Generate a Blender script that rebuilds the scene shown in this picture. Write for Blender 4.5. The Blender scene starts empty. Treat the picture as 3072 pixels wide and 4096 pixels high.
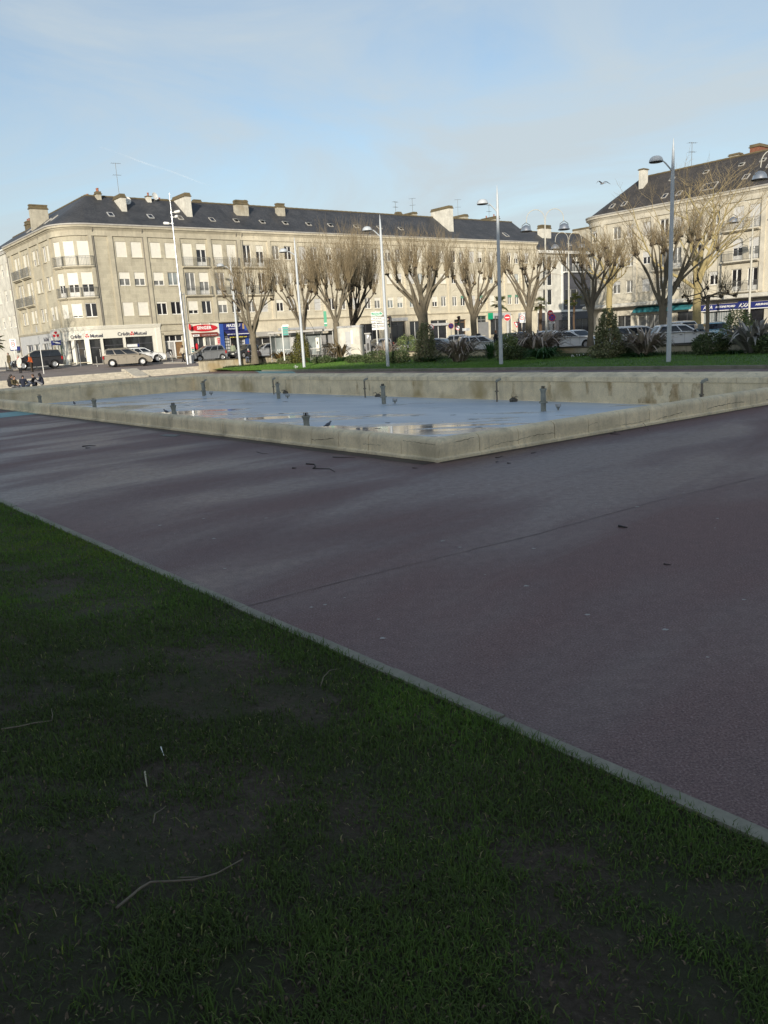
import bpy, math, random
import numpy as np
from mathutils import Vector, Matrix, noise as mnoise
C = bpy.context.scene.collection
R_ = random.Random(7)
PI = math.pi
# ------------------------------------------------------------ survey helpers (photo measurements -> metres)
HC = 2.3; FPX = 3130.; ROLL = math.atan(0.058); PITCH = math.atan((2048-1346)*math.cos(ROLL)/FPX)
def ray(x, y):
    u = (x-1536.)/FPX; v = (2048.-y)/FPX
    c, s = math.cos(ROLL), math.sin(ROLL); cp, sp = math.cos(PITCH), math.sin(PITCH)
    r = u*c+v*s; up = -u*s+v*c
    return (r, cp+up*sp, -sp+up*cp)
def G(x, y, z=0.):
    d = ray(x, y); t = (z-HC)/d[2]
    return Vector((d[0]*t, d[1]*t, z))
def V(x, y, dist):
    d = ray(x, y); t = dist/d[1]
    return Vector((d[0]*t, dist, HC+d[2]*t))
def GS(x, y, it=8):
    z=.7
    for _ in range(it):
        p=G(x,y,z); z=.5*z+.5*zst(p.x,p.y)
    p=G(x,y,z); return p
def bdir(deg):
    a = math.radians(deg); return Vector((math.sin(a), math.cos(a), 0))
A_ = bdir(-39); B_ = bdir(51)
# ------------------------------------------------------------ tagging
def tag(o, label=None, cat=None, group=None, kind=None):
    if label: o['label'] = label
    if cat: o['category'] = cat
    if group: o['group'] = group
    if kind: o['kind'] = kind
    return o
def thing(name, label, cat, loc=(0,0,0), rz=0, group=None):
    o = bpy.data.objects.new(name, None); C.objects.link(o)
    o.empty_display_size = .3
    o.location = loc; o.rotation_euler = (0,0,rz)
    return tag(o, label, cat, group)
def link(name, me, parent=None, loc=None, rz=None):
    o = bpy.data.objects.new(name, me); C.objects.link(o)
    if parent is not None: o.parent = parent
    if loc is not None: o.location = loc
    if rz is not None: o.rotation_euler = (0,0,rz)
    return o
def copy_tree(o, parent=None):
    c = o.copy(); C.objects.link(c)
    if parent is not None: c.parent = parent
    for ch in list(o.children): copy_tree(ch, c)
    return c
# ------------------------------------------------------------ mesh builder
class MB:
    def __init__(s): s.v=[]; s.f=[]; s.m=[]; s.uv=None
    def add(s, vs, fs, mi=0):
        b=len(s.v); s.v.extend([tuple(p) for p in vs])
        for f in fs: s.f.append(tuple(i+b for i in f)); s.m.append(mi)
        return s
    def box(s, x0,x1,y0,y1,z0,z1, mi=0, M=None):
        vs=[Vector(p) for p in ((x0,y0,z0),(x1,y0,z0),(x1,y1,z0),(x0,y1,z0),(x0,y0,z1),(x1,y0,z1),(x1,y1,z1),(x0,y1,z1))]
        if M is not None: vs=[M@p for p in vs]
        return s.add(vs,[(0,3,2,1),(4,5,6,7),(0,1,5,4),(1,2,6,5),(2,3,7,6),(3,0,4,7)],mi)
    def bbox(s, x0,x1,y0,y1,z0,z1, b=.02, mi=0, M=None):
        # box with chamfered vertical + top edges
        xs=[x0,x1];ys=[y0,y1]
        def ring(i,z): return [(x0+i+b,y0+i,z),(x1-i-b,y0+i,z),(x1-i,y0+i+b,z),(x1-i,y1-i-b,z),(x1-i-b,y1-i,z),(x0+i+b,y1-i,z),(x0+i,y1-i-b,z),(x0+i,y0+i+b,z)]
        rings=[ring(0,z0),ring(0,z1-b),ring(b,z1)]
        if M is not None: rings=[[M@Vector(p) for p in r] for r in rings]
        return s.loft(rings,True,True,mi)
    def loft(s, rings, cap0=True, cap1=True, mi=0, closed=True):
        n=len(rings[0]); vs=[p for r in rings for p in r]; fs=[]
        for k in range(len(rings)-1):
            for i in range(n if closed else n-1):
                j=(i+1)%n
                fs.append((k*n+i,k*n+j,(k+1)*n+j,(k+1)*n+i))
        if cap0: fs.append(tuple(range(n-1,-1,-1)))
        if cap1: fs.append(tuple((len(rings)-1)*n+i for i in range(n)))
        return s.add(vs,fs,mi)
    def tube(s, pts, rad, n=8, mi=0, cap=True):
        pts=[Vector(p) for p in pts]
        if not hasattr(rad,'__len__'): rad=[rad]*len(pts)
        rings=[]; up=None
        for i,p in enumerate(pts):
            t=(pts[min(i+1,len(pts)-1)]-pts[max(i-1,0)])
            t=t.normalized() if t.length>1e-9 else Vector((0,0,1))
            if up is None: up=Vector((0,1,0)) if abs(t.z)>.9 else Vector((0,0,1))
            x=up.cross(t)
            if x.length<1e-6: x=Vector((1,0,0)).cross(t)
            x.normalize(); y=t.cross(x).normalized(); up=y
            rings.append([p+(x*math.cos(2*PI*k/n)+y*math.sin(2*PI*k/n))*rad[i] for k in range(n)])
        return s.loft(rings,cap,cap,mi)
    def lathe(s, prof, n=16, c=(0,0,0), mi=0, M=None, cap=True):
        rings=[]
        for r,z in prof:
            ring=[Vector((c[0]+r*math.cos(2*PI*k/n),c[1]+r*math.sin(2*PI*k/n),c[2]+z)) for k in range(n)]
            if M is not None: ring=[M@p for p in ring]
            rings.append(ring)
        return s.loft(rings,cap,cap,mi)
    def prism(s, poly, ext, mi=0):
        # poly: list of 3D points (planar), ext: vector
        e=Vector(ext); a=[Vector(p) for p in poly]; b=[p+e for p in a]
        return s.loft([a,b],True,True,mi)
    def sphere(s, c, r, n=10, m=6, mi=0):
        if not hasattr(r,'__len__'): r=(r,r,r)
        rings=[]
        for k in range(m+1):
            th=PI*k/m
            rr=max(math.sin(th),1e-3)
            rings.append([Vector((c[0]+r[0]*rr*math.cos(2*PI*i/n),c[1]+r[1]*rr*math.sin(2*PI*i/n),c[2]-r[2]*math.cos(th))) for i in range(n)])
        return s.loft(rings,True,True,mi)
    def mesh(s, name, mats, smooth=False):
        me=bpy.data.meshes.new(name)
        me.from_pydata([tuple(p) for p in s.v],[],s.f)
        if not isinstance(mats,(list,tuple)): mats=[mats]
        for m in mats: me.materials.append(m)
        if any(s.m): me.polygons.foreach_set('material_index',s.m)
        if s.uv:
            uvl=me.uv_layers.new(name='UVMap')
            for li,l in enumerate(me.loops): uvl.data[li].uv=s.uv[l.vertex_index]
        if smooth: me.polygons.foreach_set('use_smooth',[True]*len(s.f))
        me.validate(); me.update()
        return me
    def build(s, name, mats, parent=None, smooth=False, loc=None, rz=None):
        return link(name, s.mesh(name,mats,smooth), parent, loc, rz)
def autosmooth(o, ang=40):
    me=o.data; me.polygons.foreach_set('use_smooth',[True]*len(me.polygons))
    bm_ang=math.radians(ang)
    me.set_sharp_from_angle(angle=bm_ang)
    return o
def rotz(a): return Matrix.Rotation(a,4,'Z')
def TR(loc, rz=0): return Matrix.Translation(Vector(loc))@Matrix.Rotation(rz,4,'Z')
# ------------------------------------------------------------ lettering (flat text -> mesh)
def text_mesh(txt, size, mat, ext=.008, bold=0., shear=0., space=1., align='CENTER', xs=1.):
    cu=bpy.data.curves.new('lettering','FONT'); cu.body=txt; cu.size=size; cu.extrude=ext; cu.offset=bold
    cu.shear=shear; cu.space_character=space; cu.align_x=align; cu.align_y='CENTER'; cu.resolution_u=3
    o=bpy.data.objects.new('tmp_text',cu); C.objects.link(o)
    bpy.context.view_layer.update()
    dg=bpy.context.evaluated_depsgraph_get()
    me=bpy.data.meshes.new_from_object(o.evaluated_get(dg))
    bpy.data.objects.remove(o); bpy.data.curves.remove(cu)
    # stand upright: text x -> x, y -> z, normal towards -y
    n=len(me.vertices); co=np.empty(n*3); me.vertices.foreach_get('co',co); co=co.reshape(-1,3)
    out=np.stack([co[:,0]*xs,-co[:,2],co[:,1]],1); me.vertices.foreach_set('co',out.ravel()); me.update()
    me.materials.clear(); me.materials.append(mat)
    return me
def text(name, txt, size, mat, parent, loc, rz=0, **k):
    return link(name, text_mesh(txt,size,mat,**k), parent, loc, rz)
# ------------------------------------------------------------ materials
MATS={}
def _nodes(name):
    m=bpy.data.materials.new(name); m.use_nodes=True; nt=m.node_tree; b=nt.nodes['Principled BSDF']
    return m,nt,b
def N(nt,t,**k):
    n=nt.nodes.new(t)
    for a,v in k.items():
        if a=='ins':
            for kk,vv in v.items(): n.inputs[kk].default_value=vv
        else: setattr(n,a,v)
    return n
def ramp(nt, src, stops, interp='LINEAR'):
    r=N(nt,'ShaderNodeValToRGB'); r.color_ramp.interpolation=interp
    els=r.color_ramp.elements
    while len(els)<len(stops): els.new(.5)
    for e,(p,c) in zip(els,stops):
        e.position=p; e.color=(c if len(c)==4 else (*c,1)) if hasattr(c,'__len__') else (c,c,c,1)
    nt.links.new(src,r.inputs[0]); return r.outputs[0]
def mixc(nt, fac, a, b, mode='MIX'):
    n=N(nt,'ShaderNodeMix',data_type='RGBA',blend_type=mode)
    for sock,v in ((n.inputs[0],fac),(n.inputs[6],a),(n.inputs[7],b)):
        if hasattr(v,'is_linked') or isinstance(v,bpy.types.NodeSocket): nt.links.new(v,sock)
        elif hasattr(v,'__len__'): sock.default_value=(*v,1) if len(v)==3 else v
        else: sock.default_value=v
    return n.outputs[2]
def noise(nt, scale, detail=4, rough=.55, co=None, dist=0., dim='3D'):
    n=N(nt,'ShaderNodeTexNoise',noise_dimensions=dim); n.inputs['Scale'].default_value=scale; n.inputs['Detail'].default_value=detail
    n.inputs['Roughness'].default_value=rough; n.inputs['Distortion'].default_value=dist
    if co is not None: nt.links.new(co,n.inputs['Vector'])
    return n.outputs['Fac']
def coords(nt, kind='Object', scale=None, rot=None):
    t=N(nt,'ShaderNodeTexCoord'); o=t.outputs[kind]
    if scale is not None or rot is not None:
        for key,val in (('Rotation',rot),('Scale',scale)):
            if val is None: continue
            mp=N(nt,'ShaderNodeMapping'); nt.links.new(o,mp.inputs[0]); mp.inputs[key].default_value=val; o=mp.outputs[0]
    return o
def bump(nt,b,h,strength=.3,dist=.02):
    n=N(nt,'ShaderNodeBump'); n.inputs['Strength'].default_value=strength; n.inputs['Distance'].default_value=dist
    nt.links.new(h,n.inputs['Height']); nt.links.new(n.outputs[0],b.inputs['Normal'])
def mat(name, col, rough=.7, var=.15, scale=6., metal=0., bmp=0., spec=.5, coat=0., dark=None, alpha=None):
    """plain surface with gentle mottling"""
    if name in MATS: return MATS[name]
    m,nt,b=_nodes(name)
    co=coords(nt)
    f=noise(nt,scale,5,.6,co)
    c2=tuple(max(0,c*(1-var)) for c in col) if dark is None else dark
    c1=tuple(min(1,c*(1+var*.6)) for c in col)
    nt.links.new(ramp(nt,f,[(.3,c2),(.7,c1)]),b.inputs['Base Color'])
    b.inputs['Roughness'].default_value=rough; b.inputs['Metallic'].default_value=metal
    b.inputs['Specular IOR Level'].default_value=spec
    if coat: b.inputs['Coat Weight'].default_value=coat; b.inputs['Coat Roughness'].default_value=.05
    if bmp: bump(nt,b,noise(nt,scale*8,4,.6,co),bmp,.01)
    MATS[name]=m; return m
def stone_blocks(name, c1, c2, mortar, grime=.5):
    m,nt,b=_nodes(name)
    uv=N(nt,'ShaderNodeTexCoord').outputs['UV']
    br=N(nt,'ShaderNodeTexBrick'); nt.links.new(uv,br.inputs['Vector'])
    br.inputs['Scale'].default_value=1.; br.inputs['Brick Width'].default_value=.95; br.inputs['Row Height'].default_value=.42
    br.inputs['Mortar Size'].default_value=.008; br.inputs['Mortar Smooth'].default_value=.3; br.inputs['Bias'].default_value=0.
    br.inputs['Color1'].default_value=(*c1,1); br.inputs['Color2'].default_value=(*c2,1); br.inputs['Mortar'].default_value=(*mortar,1)
    co=coords(nt)
    big=noise(nt,.35,5,.65,co); fine=noise(nt,9,4,.6,co)
    st=coords(nt,'UV',(1.6,.22,1)); streak=noise(nt,1.2,5,.65,st)
    g1=ramp(nt,big,[(.40,(1,1,1)),(.62,(.74,.73,.72))])
    g2=ramp(nt,fine,[(.3,(.86,.86,.85)),(.7,(1.05,1.05,1.05))])
    g3=ramp(nt,streak,[(.5,(1,1,1)),(.72,(.62,.6,.58))])
    c=mixc(nt,grime,br.outputs[0],g1,'MULTIPLY'); c=mixc(nt,.8,c,g2,'MULTIPLY'); c=mixc(nt,grime,c,g3,'MULTIPLY')
    nt.links.new(c,b.inputs['Base Color']); b.inputs['Roughness'].default_value=.9
    bump(nt,b,br.outputs['Fac'],-.25,.01)
    MATS[name]=m; return m
STONE = stone_blocks('limestone_blocks',(.54,.495,.375),(.46,.42,.32),(.62,.56,.45),.5)
STONE_B = stone_blocks('limestone_blocks_clean',(.69,.63,.49),(.63,.575,.445),(.72,.65,.52),.4)
STONE_R = stone_blocks('limestone_blocks_pale',(.66,.61,.49),(.62,.57,.46),(.6,.56,.46),.45)
def plain_stone(name, col, streaks=.5, scale=1.5, rough=.85, stain=(.35,.25,.12), stainamt=.5, hor=False):
    m,nt,b=_nodes(name)
    co=coords(nt); f=noise(nt,scale,6,.62,co); fine=noise(nt,22,4,.6,co)
    st=coords(nt,'Object',(3.2,3.2,.35) if not hor else (.4,.4,4)); s=noise(nt,1.1,5,.6,st)
    c=mixc(nt,1.,(*col,1),ramp(nt,f,[(.3,(.72,.72,.72)),(.7,(1.08,1.08,1.08))]),'MULTIPLY')
    c=mixc(nt,.7,c,ramp(nt,fine,[(.25,(.75,.75,.75)),(.7,(1.1,1.1,1.1))]),'MULTIPLY')
    k=ramp(nt,s,[(.52,(0,0,0)),(.72,(streaks,streaks,streaks))])
    c=mixc(nt,k,c,(.14,.125,.10,1))
    f2=noise(nt,.55,3,.5,co); k2=ramp(nt,f2,[(.55,(0,0,0)),(.7,(stainamt,)*3)])
    c=mixc(nt,k2,c,(*stain,1))
    nt.links.new(c,b.inputs['Base Color']); b.inputs['Roughness'].default_value=rough
    bump(nt,b,fine,.35,.006)
    MATS[name]=m; return m
COPING = plain_stone('weathered_coping_stone',(.92,.765,.51),.38,1.7,.8,(.30,.255,.17),.5)
POOLWALL = plain_stone('stained_basin_wall',(.92,.76,.50),.25,1.2,.75,(.36,.25,.09),.75)
STEPST = plain_stone('pale_step_stone',(.62,.56,.45),.3,2.0,.85,(.45,.4,.3),.3)
WALLST = plain_stone('retaining_wall_stone',(.55,.48,.34),.65,1.3,.9,(.33,.22,.08),.6)
TRIM = plain_stone('limestone_trim',(.54,.49,.37),.25,.8,.9,(.42,.37,.28),.5)
TRIM_B = plain_stone('limestone_trim_clean',(.72,.645,.49),.2,.8,.9,(.5,.45,.34),.4)
TRIM_R = plain_stone('limestone_trim_pale',(.66,.61,.50),.2,.8,.9,(.5,.46,.37),.4)
CHIM = plain_stone('chimney_render',(.52,.48,.38),.45,1.5,.9,(.3,.25,.17),.7)
CHIMW = plain_stone('chimney_render_pale',(.72,.69,.6),.25,1.2,.9,(.5,.47,.4),.4)
CHIMCAP = plain_stone('chimney_brick_cap',(.17,.135,.075),.6,3,.95,(.08,.07,.04),.7)
KERB = plain_stone('kerb_concrete',(.25,.24,.185),.25,2.5,.85,(.10,.12,.07),.5)
def slate(name,c1,c2):
    m,nt,b=_nodes(name)
    uv=N(nt,'ShaderNodeTexCoord').outputs['UV']
    br=N(nt,'ShaderNodeTexBrick'); nt.links.new(uv,br.inputs['Vector'])
    br.inputs['Brick Width'].default_value=.24; br.inputs['Row Height'].default_value=.16; br.inputs['Mortar Size'].default_value=.006
    br.inputs['Color1'].default_value=(*c1,1); br.inputs['Color2'].default_value=(*c2,1); br.inputs['Mortar'].default_value=(.012,.012,.013,1); br.inputs['Scale'].default_value=1
    co=coords(nt); big=noise(nt,.5,6,.65,co); st=coords(nt,'UV',(1.1,.18,1)); s=noise(nt,1.,5,.65,st)
    c=mixc(nt,.85,br.outputs[0],ramp(nt,big,[(.3,(.6,.6,.6)),(.7,(1.35,1.3,1.25))]),'MULTIPLY')
    c=mixc(nt,ramp(nt,s,[(.55,(0,0,0)),(.75,(.35,.35,.35))]),c,(.075,.06,.04,1))
    nt.links.new(c,b.inputs['Base Color']); b.inputs['Roughness'].default_value=.55; b.inputs['Specular IOR Level'].default_value=.35
    bump(nt,b,br.outputs['Fac'],-.4,.01)
    MATS[name]=m; return m
SLATE=slate('slate_tiles',(.052,.054,.060),(.078,.080,.084))
SLATE_R=slate('slate_tiles_brown',(.060,.053,.047),(.085,.076,.068))
def asphalt():
    m,nt,b=_nodes('red_asphalt_damp')
    co=coords(nt)
    fine=noise(nt,70,3,.75,co); mid=noise(nt,9,5,.65,co)
    wc=coords(nt,'Object',(.13,.42,1),(0,0,math.radians(-44)))
    wet=noise(nt,1.,5,.55,wc,.35)
    big=noise(nt,.12,4,.6,co)
    dry=ramp(nt,fine,[(.30,(.050,.024,.022)),(.48,(.150,.086,.080)),(.58,(.205,.135,.125)),(.70,(.36,.27,.25))])
    tone=ramp(nt,big,[(.35,(.86,.86,.90)),(.65,(1.12,1.0,.97))])
    c=mixc(nt,1.,dry,tone,'MULTIPLY'); c=mixc(nt,.6,c,ramp(nt,mid,[(.3,(.74,.74,.74)),(.7,(1.14,1.14,1.14))]),'MULTIPLY')
    wm=ramp(nt,wet,[(.38,0.),(.56,1.)])
    c=mixc(nt,wm,c,mixc(nt,1.,c,(.74,.72,.74,1),'MULTIPLY'))
    pv=noise(nt,.5,6,.65,wc,.5); pale=ramp(nt,pv,[(.54,0.),(.68,.6)])
    c=mixc(nt,pale,c,(.23,.18,.16,1))
    nt.links.new(c,b.inputs['Base Color'])
    wf=mixc(nt,.22,wm,mixc(nt,1.,wm,ramp(nt,mid,[(.35,0.),(.6,1.)]),'MULTIPLY'))
    nt.links.new(ramp(nt,wf,[(0.,(.72,)*3),(1.,(.37,)*3)]),b.inputs['Roughness']); b.inputs['Specular IOR Level'].default_value=.45
    bump(nt,b,fine,.8,.006)
    return m
ASPHALT=asphalt()
def street():
    m,nt,b=_nodes('street_asphalt'); co=coords(nt); f=noise(nt,20,4,.7,co); g=noise(nt,.25,5,.6,co)
    c=mixc(nt,1.,ramp(nt,f,[(.3,(.11,.105,.10)),(.7,(.17,.16,.15))]),ramp(nt,g,[(.3,(.8,.8,.8)),(.7,(1.15,1.1,1.05))]),'MULTIPLY')
    nt.links.new(c,b.inputs['Base Color']); b.inputs['Roughness'].default_value=.85; return m
STREET=street()
PLAZA=mat('plaza_paving',(.26,.215,.19),.85,.2,.6)
PAVE=mat('pavement_slabs',(.34,.31,.27),.85,.2,.7)
def soil():
    m,nt,b=_nodes('muddy_lawn_soil'); co=coords(nt)
    f=noise(nt,26,8,.78,co); g=noise(nt,1.3,5,.6,co); p=noise(nt,.9,4,.6,co)
    c=ramp(nt,f,[(.25,(.040,.030,.020)),(.5,(.090,.070,.050)),(.65,(.135,.108,.080)),(.82,(.21,.175,.135))])
    c=mixc(nt,ramp(nt,g,[(.42,0.),(.6,.8)]),c,(.052,.060,.026,1))
    nt.links.new(c,b.inputs['Base Color'])
    nt.links.new(ramp(nt,p,[(.45,(.95,)*3),(.7,(.75,)*3)]),b.inputs['Roughness']); b.inputs['Specular IOR Level'].default_value=.25
    bump(nt,b,f,1.,.05); return m
SOIL=soil()
def leafmat(name, c1, c2, tr=.25, rough=.55, attr=True):
    m,nt,b=_nodes(name)
    a=N(nt,'ShaderNodeAttribute',attribute_name='tint')
    c=ramp(nt,a.outputs['Fac'],[(0.,c1),(1.,c2)])
    nt.links.new(c,b.inputs['Base Color']); b.inputs['Roughness'].default_value=rough; b.inputs['Specular IOR Level'].default_value=.3
    t=N(nt,'ShaderNodeBsdfTranslucent'); nt.links.new(c,t.inputs[0])
    mx=N(nt,'ShaderNodeMixShader'); mx.inputs[0].default_value=tr
    nt.links.new(b.outputs[0],mx.inputs[1]); nt.links.new(t.outputs[0],mx.inputs[2])
    nt.links.new(mx.outputs[0],nt.nodes['Material Output'].inputs[0])
    MATS[name]=m; return m
def grassmat():
    m,nt,b=_nodes('grass_blades')
    a=N(nt,'ShaderNodeAttribute',attribute_name='tint')
    c=ramp(nt,a.outputs['Fac'],[(0.,(.060,.085,.028)),(.45,(.080,.122,.032)),(.75,(.105,.20,.034)),(.88,(.17,.22,.03)),(1.,(.34,.29,.15))])
    nt.links.new(c,b.inputs['Base Color']); b.inputs['Roughness'].default_value=.65; b.inputs['Specular IOR Level'].default_value=.10
    t=N(nt,'ShaderNodeBsdfTranslucent'); nt.links.new(c,t.inputs[0])
    mx=N(nt,'ShaderNodeMixShader'); mx.inputs[0].default_value=.25
    nt.links.new(b.outputs[0],mx.inputs[1]); nt.links.new(t.outputs[0],mx.inputs[2])
    nt.links.new(mx.outputs[0],nt.nodes['Material Output'].inputs[0]); return m
GRASS=grassmat()
LAWN=leafmat('far_lawn_blades',(.08,.17,.03),(.16,.30,.05),.2)
LAWNBASE=mat('far_lawn_ground',(.08,.145,.035),.9,.4,2.5)
def water():
    m,nt,b=_nodes('shallow_basin_water'); co=coords(nt)
    ax=coords(nt,'Object',(.5,1.5,1),(0,0,math.radians(39)))
    f=noise(nt,.30,5,.6,ax,.8); f2=noise(nt,.55,6,.62,coords(nt,'Object',(.30,1.5,1),(0,0,math.radians(8))),.6)
    c=ramp(nt,f,[(.35,(.44,.51,.58)),(.65,(.60,.66,.71))])  # pale blue sky reflection of the ruffled water put into the base colour
    nt.links.new(c,b.inputs['Base Color'])
    # calm mirror-like pools lie towards the near side of the basin, ruffled film elsewhere
    g=N(nt,'ShaderNodeVectorMath',operation='DOT_PRODUCT'); nt.links.new(co,g.inputs[0]); g.inputs[1].default_value=(.777,.629,0)
    near=N(nt,'ShaderNodeMapRange'); nt.links.new(g.outputs['Value'],near.inputs[0]); near.inputs[1].default_value=11.; near.inputs[2].default_value=22.; near.inputs[3].default_value=.17; near.inputs[4].default_value=-.10
    ad=N(nt,'ShaderNodeMath',operation='ADD'); nt.links.new(f2,ad.inputs[0]); nt.links.new(near.outputs[0],ad.inputs[1])
    rr=ramp(nt,ad.outputs[0],[(.47,(.42,)*3),(.53,(.20,)*3),(.60,(.05,)*3)])
    c2=mixc(nt,ramp(nt,ad.outputs[0],[(.5,0.),(.58,.75)]),c,(.13,.16,.19,1)); nt.links.new(c2,b.inputs['Base Color'])  # calm pools lose that painted sky tint
    nt.links.new(rr,b.inputs['Roughness']); b.inputs['IOR'].default_value=1.33; b.inputs['Specular IOR Level'].default_value=.5
    w=noise(nt,3.5,3,.5,coords(nt,'Object',(.6,1.6,1))); bump(nt,b,w,.06,.02)
    return m
WATER=water()
def glass(name,c,rough=.04):
    m,nt,b=_nodes(name); co=coords(nt); f=noise(nt,.9,3,.5,co)
    nt.links.new(ramp(nt,f,[(.3,tuple(x*.6 for x in c)),(.7,tuple(min(1,x*1.3) for x in c))]),b.inputs['Base Color'])
    b.inputs['Roughness'].default_value=rough; b.inputs['Specular IOR Level'].default_value=.6; MATS[name]=m; return m
GL_DARK=glass('window_glass_dark',(.022,.022,.026)); GL_CURT=glass('window_glass_curtain',(.20,.20,.19)); GL_GREY=glass('window_glass_grey',(.26,.29,.29))
GL_SHOP=glass('shop_glass',(.03,.032,.034),.03); GL_CAR=glass('car_glass',(.02,.023,.026),.03); GL_GREEN=glass('shop_glass_green',(.03,.06,.035),.05)
PVC=mat('white_window_frame',(.80,.79,.75),.5,.05); SHUT=mat('cream_roller_shutter',(.78,.75,.66),.6,.06,3.); SHUTW=mat('grey_roller_shutter',(.60,.59,.56),.6,.08,3.)
SHUTG=mat('green_roller_shutter',(.16,.34,.24),.6,.1,3.)
IRON=mat('railing_iron',(.16,.16,.15),.5,.2,5); GUT=mat('gutter_zinc',(.46,.44,.40),.55,.2,3.); PIPE=mat('downpipe_zinc',(.22,.20,.17),.6,.2,3)
WHITEP=mat('white_paint',(.78,.77,.72),.55,.05); CREAM=mat('cream_shopfront',(.76,.73,.63),.6,.05,2.); DARK=mat('dark_opening',(.015,.014,.013),.8,.3)
RED=mat('red_sign',(.58,.02,.03),.45,.06); REDB=mat('brown_red_awning',(.22,.045,.03),.8,.12); NAVY=mat('navy_sign',(.020,.03,.17),.5,.1); BLUEP=mat('blue_pilaster',(.035,.09,.36),.5,.1)
NAVYC=mat('navy_canvas',(.020,.022,.13),.85,.15); WHITE=mat('white_letter',(.82,.82,.80),.5,.03); BLACKL=mat('black_letter',(.035,.035,.045),.5,.1)
YEL=mat('yellow_letter',(.75,.68,.08),.5,.05); GREENS=mat('green_sign',(.0,.30,.15),.45,.06); TEAL=mat('teal_awning',(.03,.19,.22),.8,.2,2.)
GREY=mat('grey_cladding',(.24,.24,.24),.6,.12,2.); GREYD=mat('dark_grey_cladding',(.075,.075,.085),.6,.2,2.); GREYL=mat('light_grey_panel',(.48,.48,.47),.6,.1,2.)
WOOD=mat('brown_wood',(.22,.13,.06),.7,.25,4.); STEEL=mat('brushed_steel',(.62,.62,.61),.32,.08,8.,metal=.9); SILV=mat('silver_painted_pole',(.52,.55,.57),.45,.06,4.,spec=.5); WPOLE=mat('ivory_painted_pole',(.52,.50,.43),.5,.06)
LAMPD=mat('lamp_dark_rim',(.05,.05,.05),.5,.2); BLACK=mat('black_plastic',(.02,.02,.02),.5,.2); RUBBER=mat('tyre_rubber',(.025,.025,.025),.85,.2); ALLOY=mat('alloy_wheel',(.55,.55,.55),.35,.1,metal=.7)
BARK=plain_stone('grey_green_bark',(.19,.16,.112),.55,2.2,.95,(.10,.085,.06),.6); BARKY=plain_stone('yellow_plane_bark',(.42,.34,.16),.3,2.2,.9,(.24,.19,.09),.6)
KNUCK=mat('dark_pollard_knuckle',(.085,.066,.044),.95,.4,6.); SHOOT=mat('tan_shoots',(.255,.20,.12),.9,.25,1.2); TWIG=mat('brown_twigs',(.21,.145,.09),.9,.25,1.2); TWIGY=mat('yellow_twigs',(.30,.235,.13),.9,.25,1.2)
RUST=plain_stone('rusty_pipe',(.22,.185,.14),.6,5,.8,(.22,.09,.03),.8); PIPEG=plain_stone('nozzle_metal',(.33,.33,.28),.4,6,.7,(.12,.10,.06),.7)
def inset(poly,d):
    # poly counter-clockwise or clockwise list of 2D Vectors; d>0 moves towards the centroid
    n=len(poly); cen=sum((Vector(p[:2]) for p in poly),Vector((0,0)))/n; out=[]
    L=[]
    for i in range(n):
        p=Vector(poly[i][:2]); q=Vector(poly[(i+1)%n][:2]); t=(q-p).normalized(); nn=Vector((-t.y,t.x))
        if (cen-p).dot(nn)<0: nn=-nn
        L.append((p+nn*d,t))
    for i in range(n):
        p,t=L[i-1]; q,u=L[i]
        den=t.x*u.y-t.y*u.x; w=q-p; k=(w.x*u.y-w.y*u.x)/den
        out.append(p+t*k)
    return out
POOL=[Vector((1.04,14.2)),Vector((15.46,24.1)),Vector((-13.0,58.6)),Vector((-27.7,49.4))]
WZ=-.73
def zs(a):
    P=[(-999,.46),(50,.46),(69.5,.57),(75,.75),(79.5,.97),(82,1.1),(86,1.15),(9999,1.15)]
    for (a0,z0),(a1,z1) in zip(P,P[1:]):
        if a<=a1: return z0+(z1-z0)*(a-a0)/(a1-a0)
def zst(x,y): return zs(A_.x*x+A_.y*y)
# ---- the one big ground sheet, out to the horizon
m=MB(); m.add([(-3000,-3000,-1.6),(3000,-3000,-1.6),(3000,3000,-1.6),(-3000,3000,-1.6)],[(0,1,2,3)])
tag(m.build('ground',STREET),kind='structure')
# ---- path round the basin (ring of four sheets)
K0=Vector((-6.31,12.73)); K1=Vector((1.64,3.10)); KD=(K0-K1).normalized(); KN=Vector((-KD.y,KD.x))
if KN.y<0: KN=-KN          # KN points to the basin
Q=[K1-KD*45, K1-KD*45+KN*62, K0+KD*75+KN*62, K0+KD*75]
pi=inset(POOL,.25)
# pool order N,R,C,L  <-> outer order near-right.. match: N->Q0, R->Q1, C->Q2, L->Q3
m=MB(); vs=[(p.x,p.y,0) for p in Q]+[(p.x,p.y,0) for p in pi]
m.add(vs,[(0,1,5,4),(1,2,6,5),(2,3,7,6),(3,0,4,7)])
path=tag(m.build('path',ASPHALT),kind='structure')
m=MB(); rr=random.Random(5)
spots=[(900,2275),(1065,2073),(815,2075),(700,2135),(640,2102),(855,2155),(1245,2430),(1300,2420),(1378,2392),(1515,2478),(1530,2554),(2105,2345),(2135,2195),(1940,2300),(2335,2078),(2550,2028),(2735,1970),(2870,2075),(2860,2113),(2350,2460),(2660,2520),(2975,2400),(2830,2630),(2310,1950),(2090,1928),(1955,1940),(1812,1980),(420,2090),(640,2305),(1770,2165),(1840,2190),(2280,1945),(2385,2015),(2585,1892),(2845,1865),(905,1833),(1005,1775)]
for (x,y) in spots:
    p=G(x,y,0); r=.010+.016*rr.random(); a0=rr.random()*6
    m.add([(p.x+r*(1+.35*math.sin(3*k+a0))*math.cos(k*PI/5),p.y+r*.8*(1+.3*math.cos(2*k+a0))*math.sin(k*PI/5),.004) for k in range(10)],[tuple(range(10))])
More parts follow.
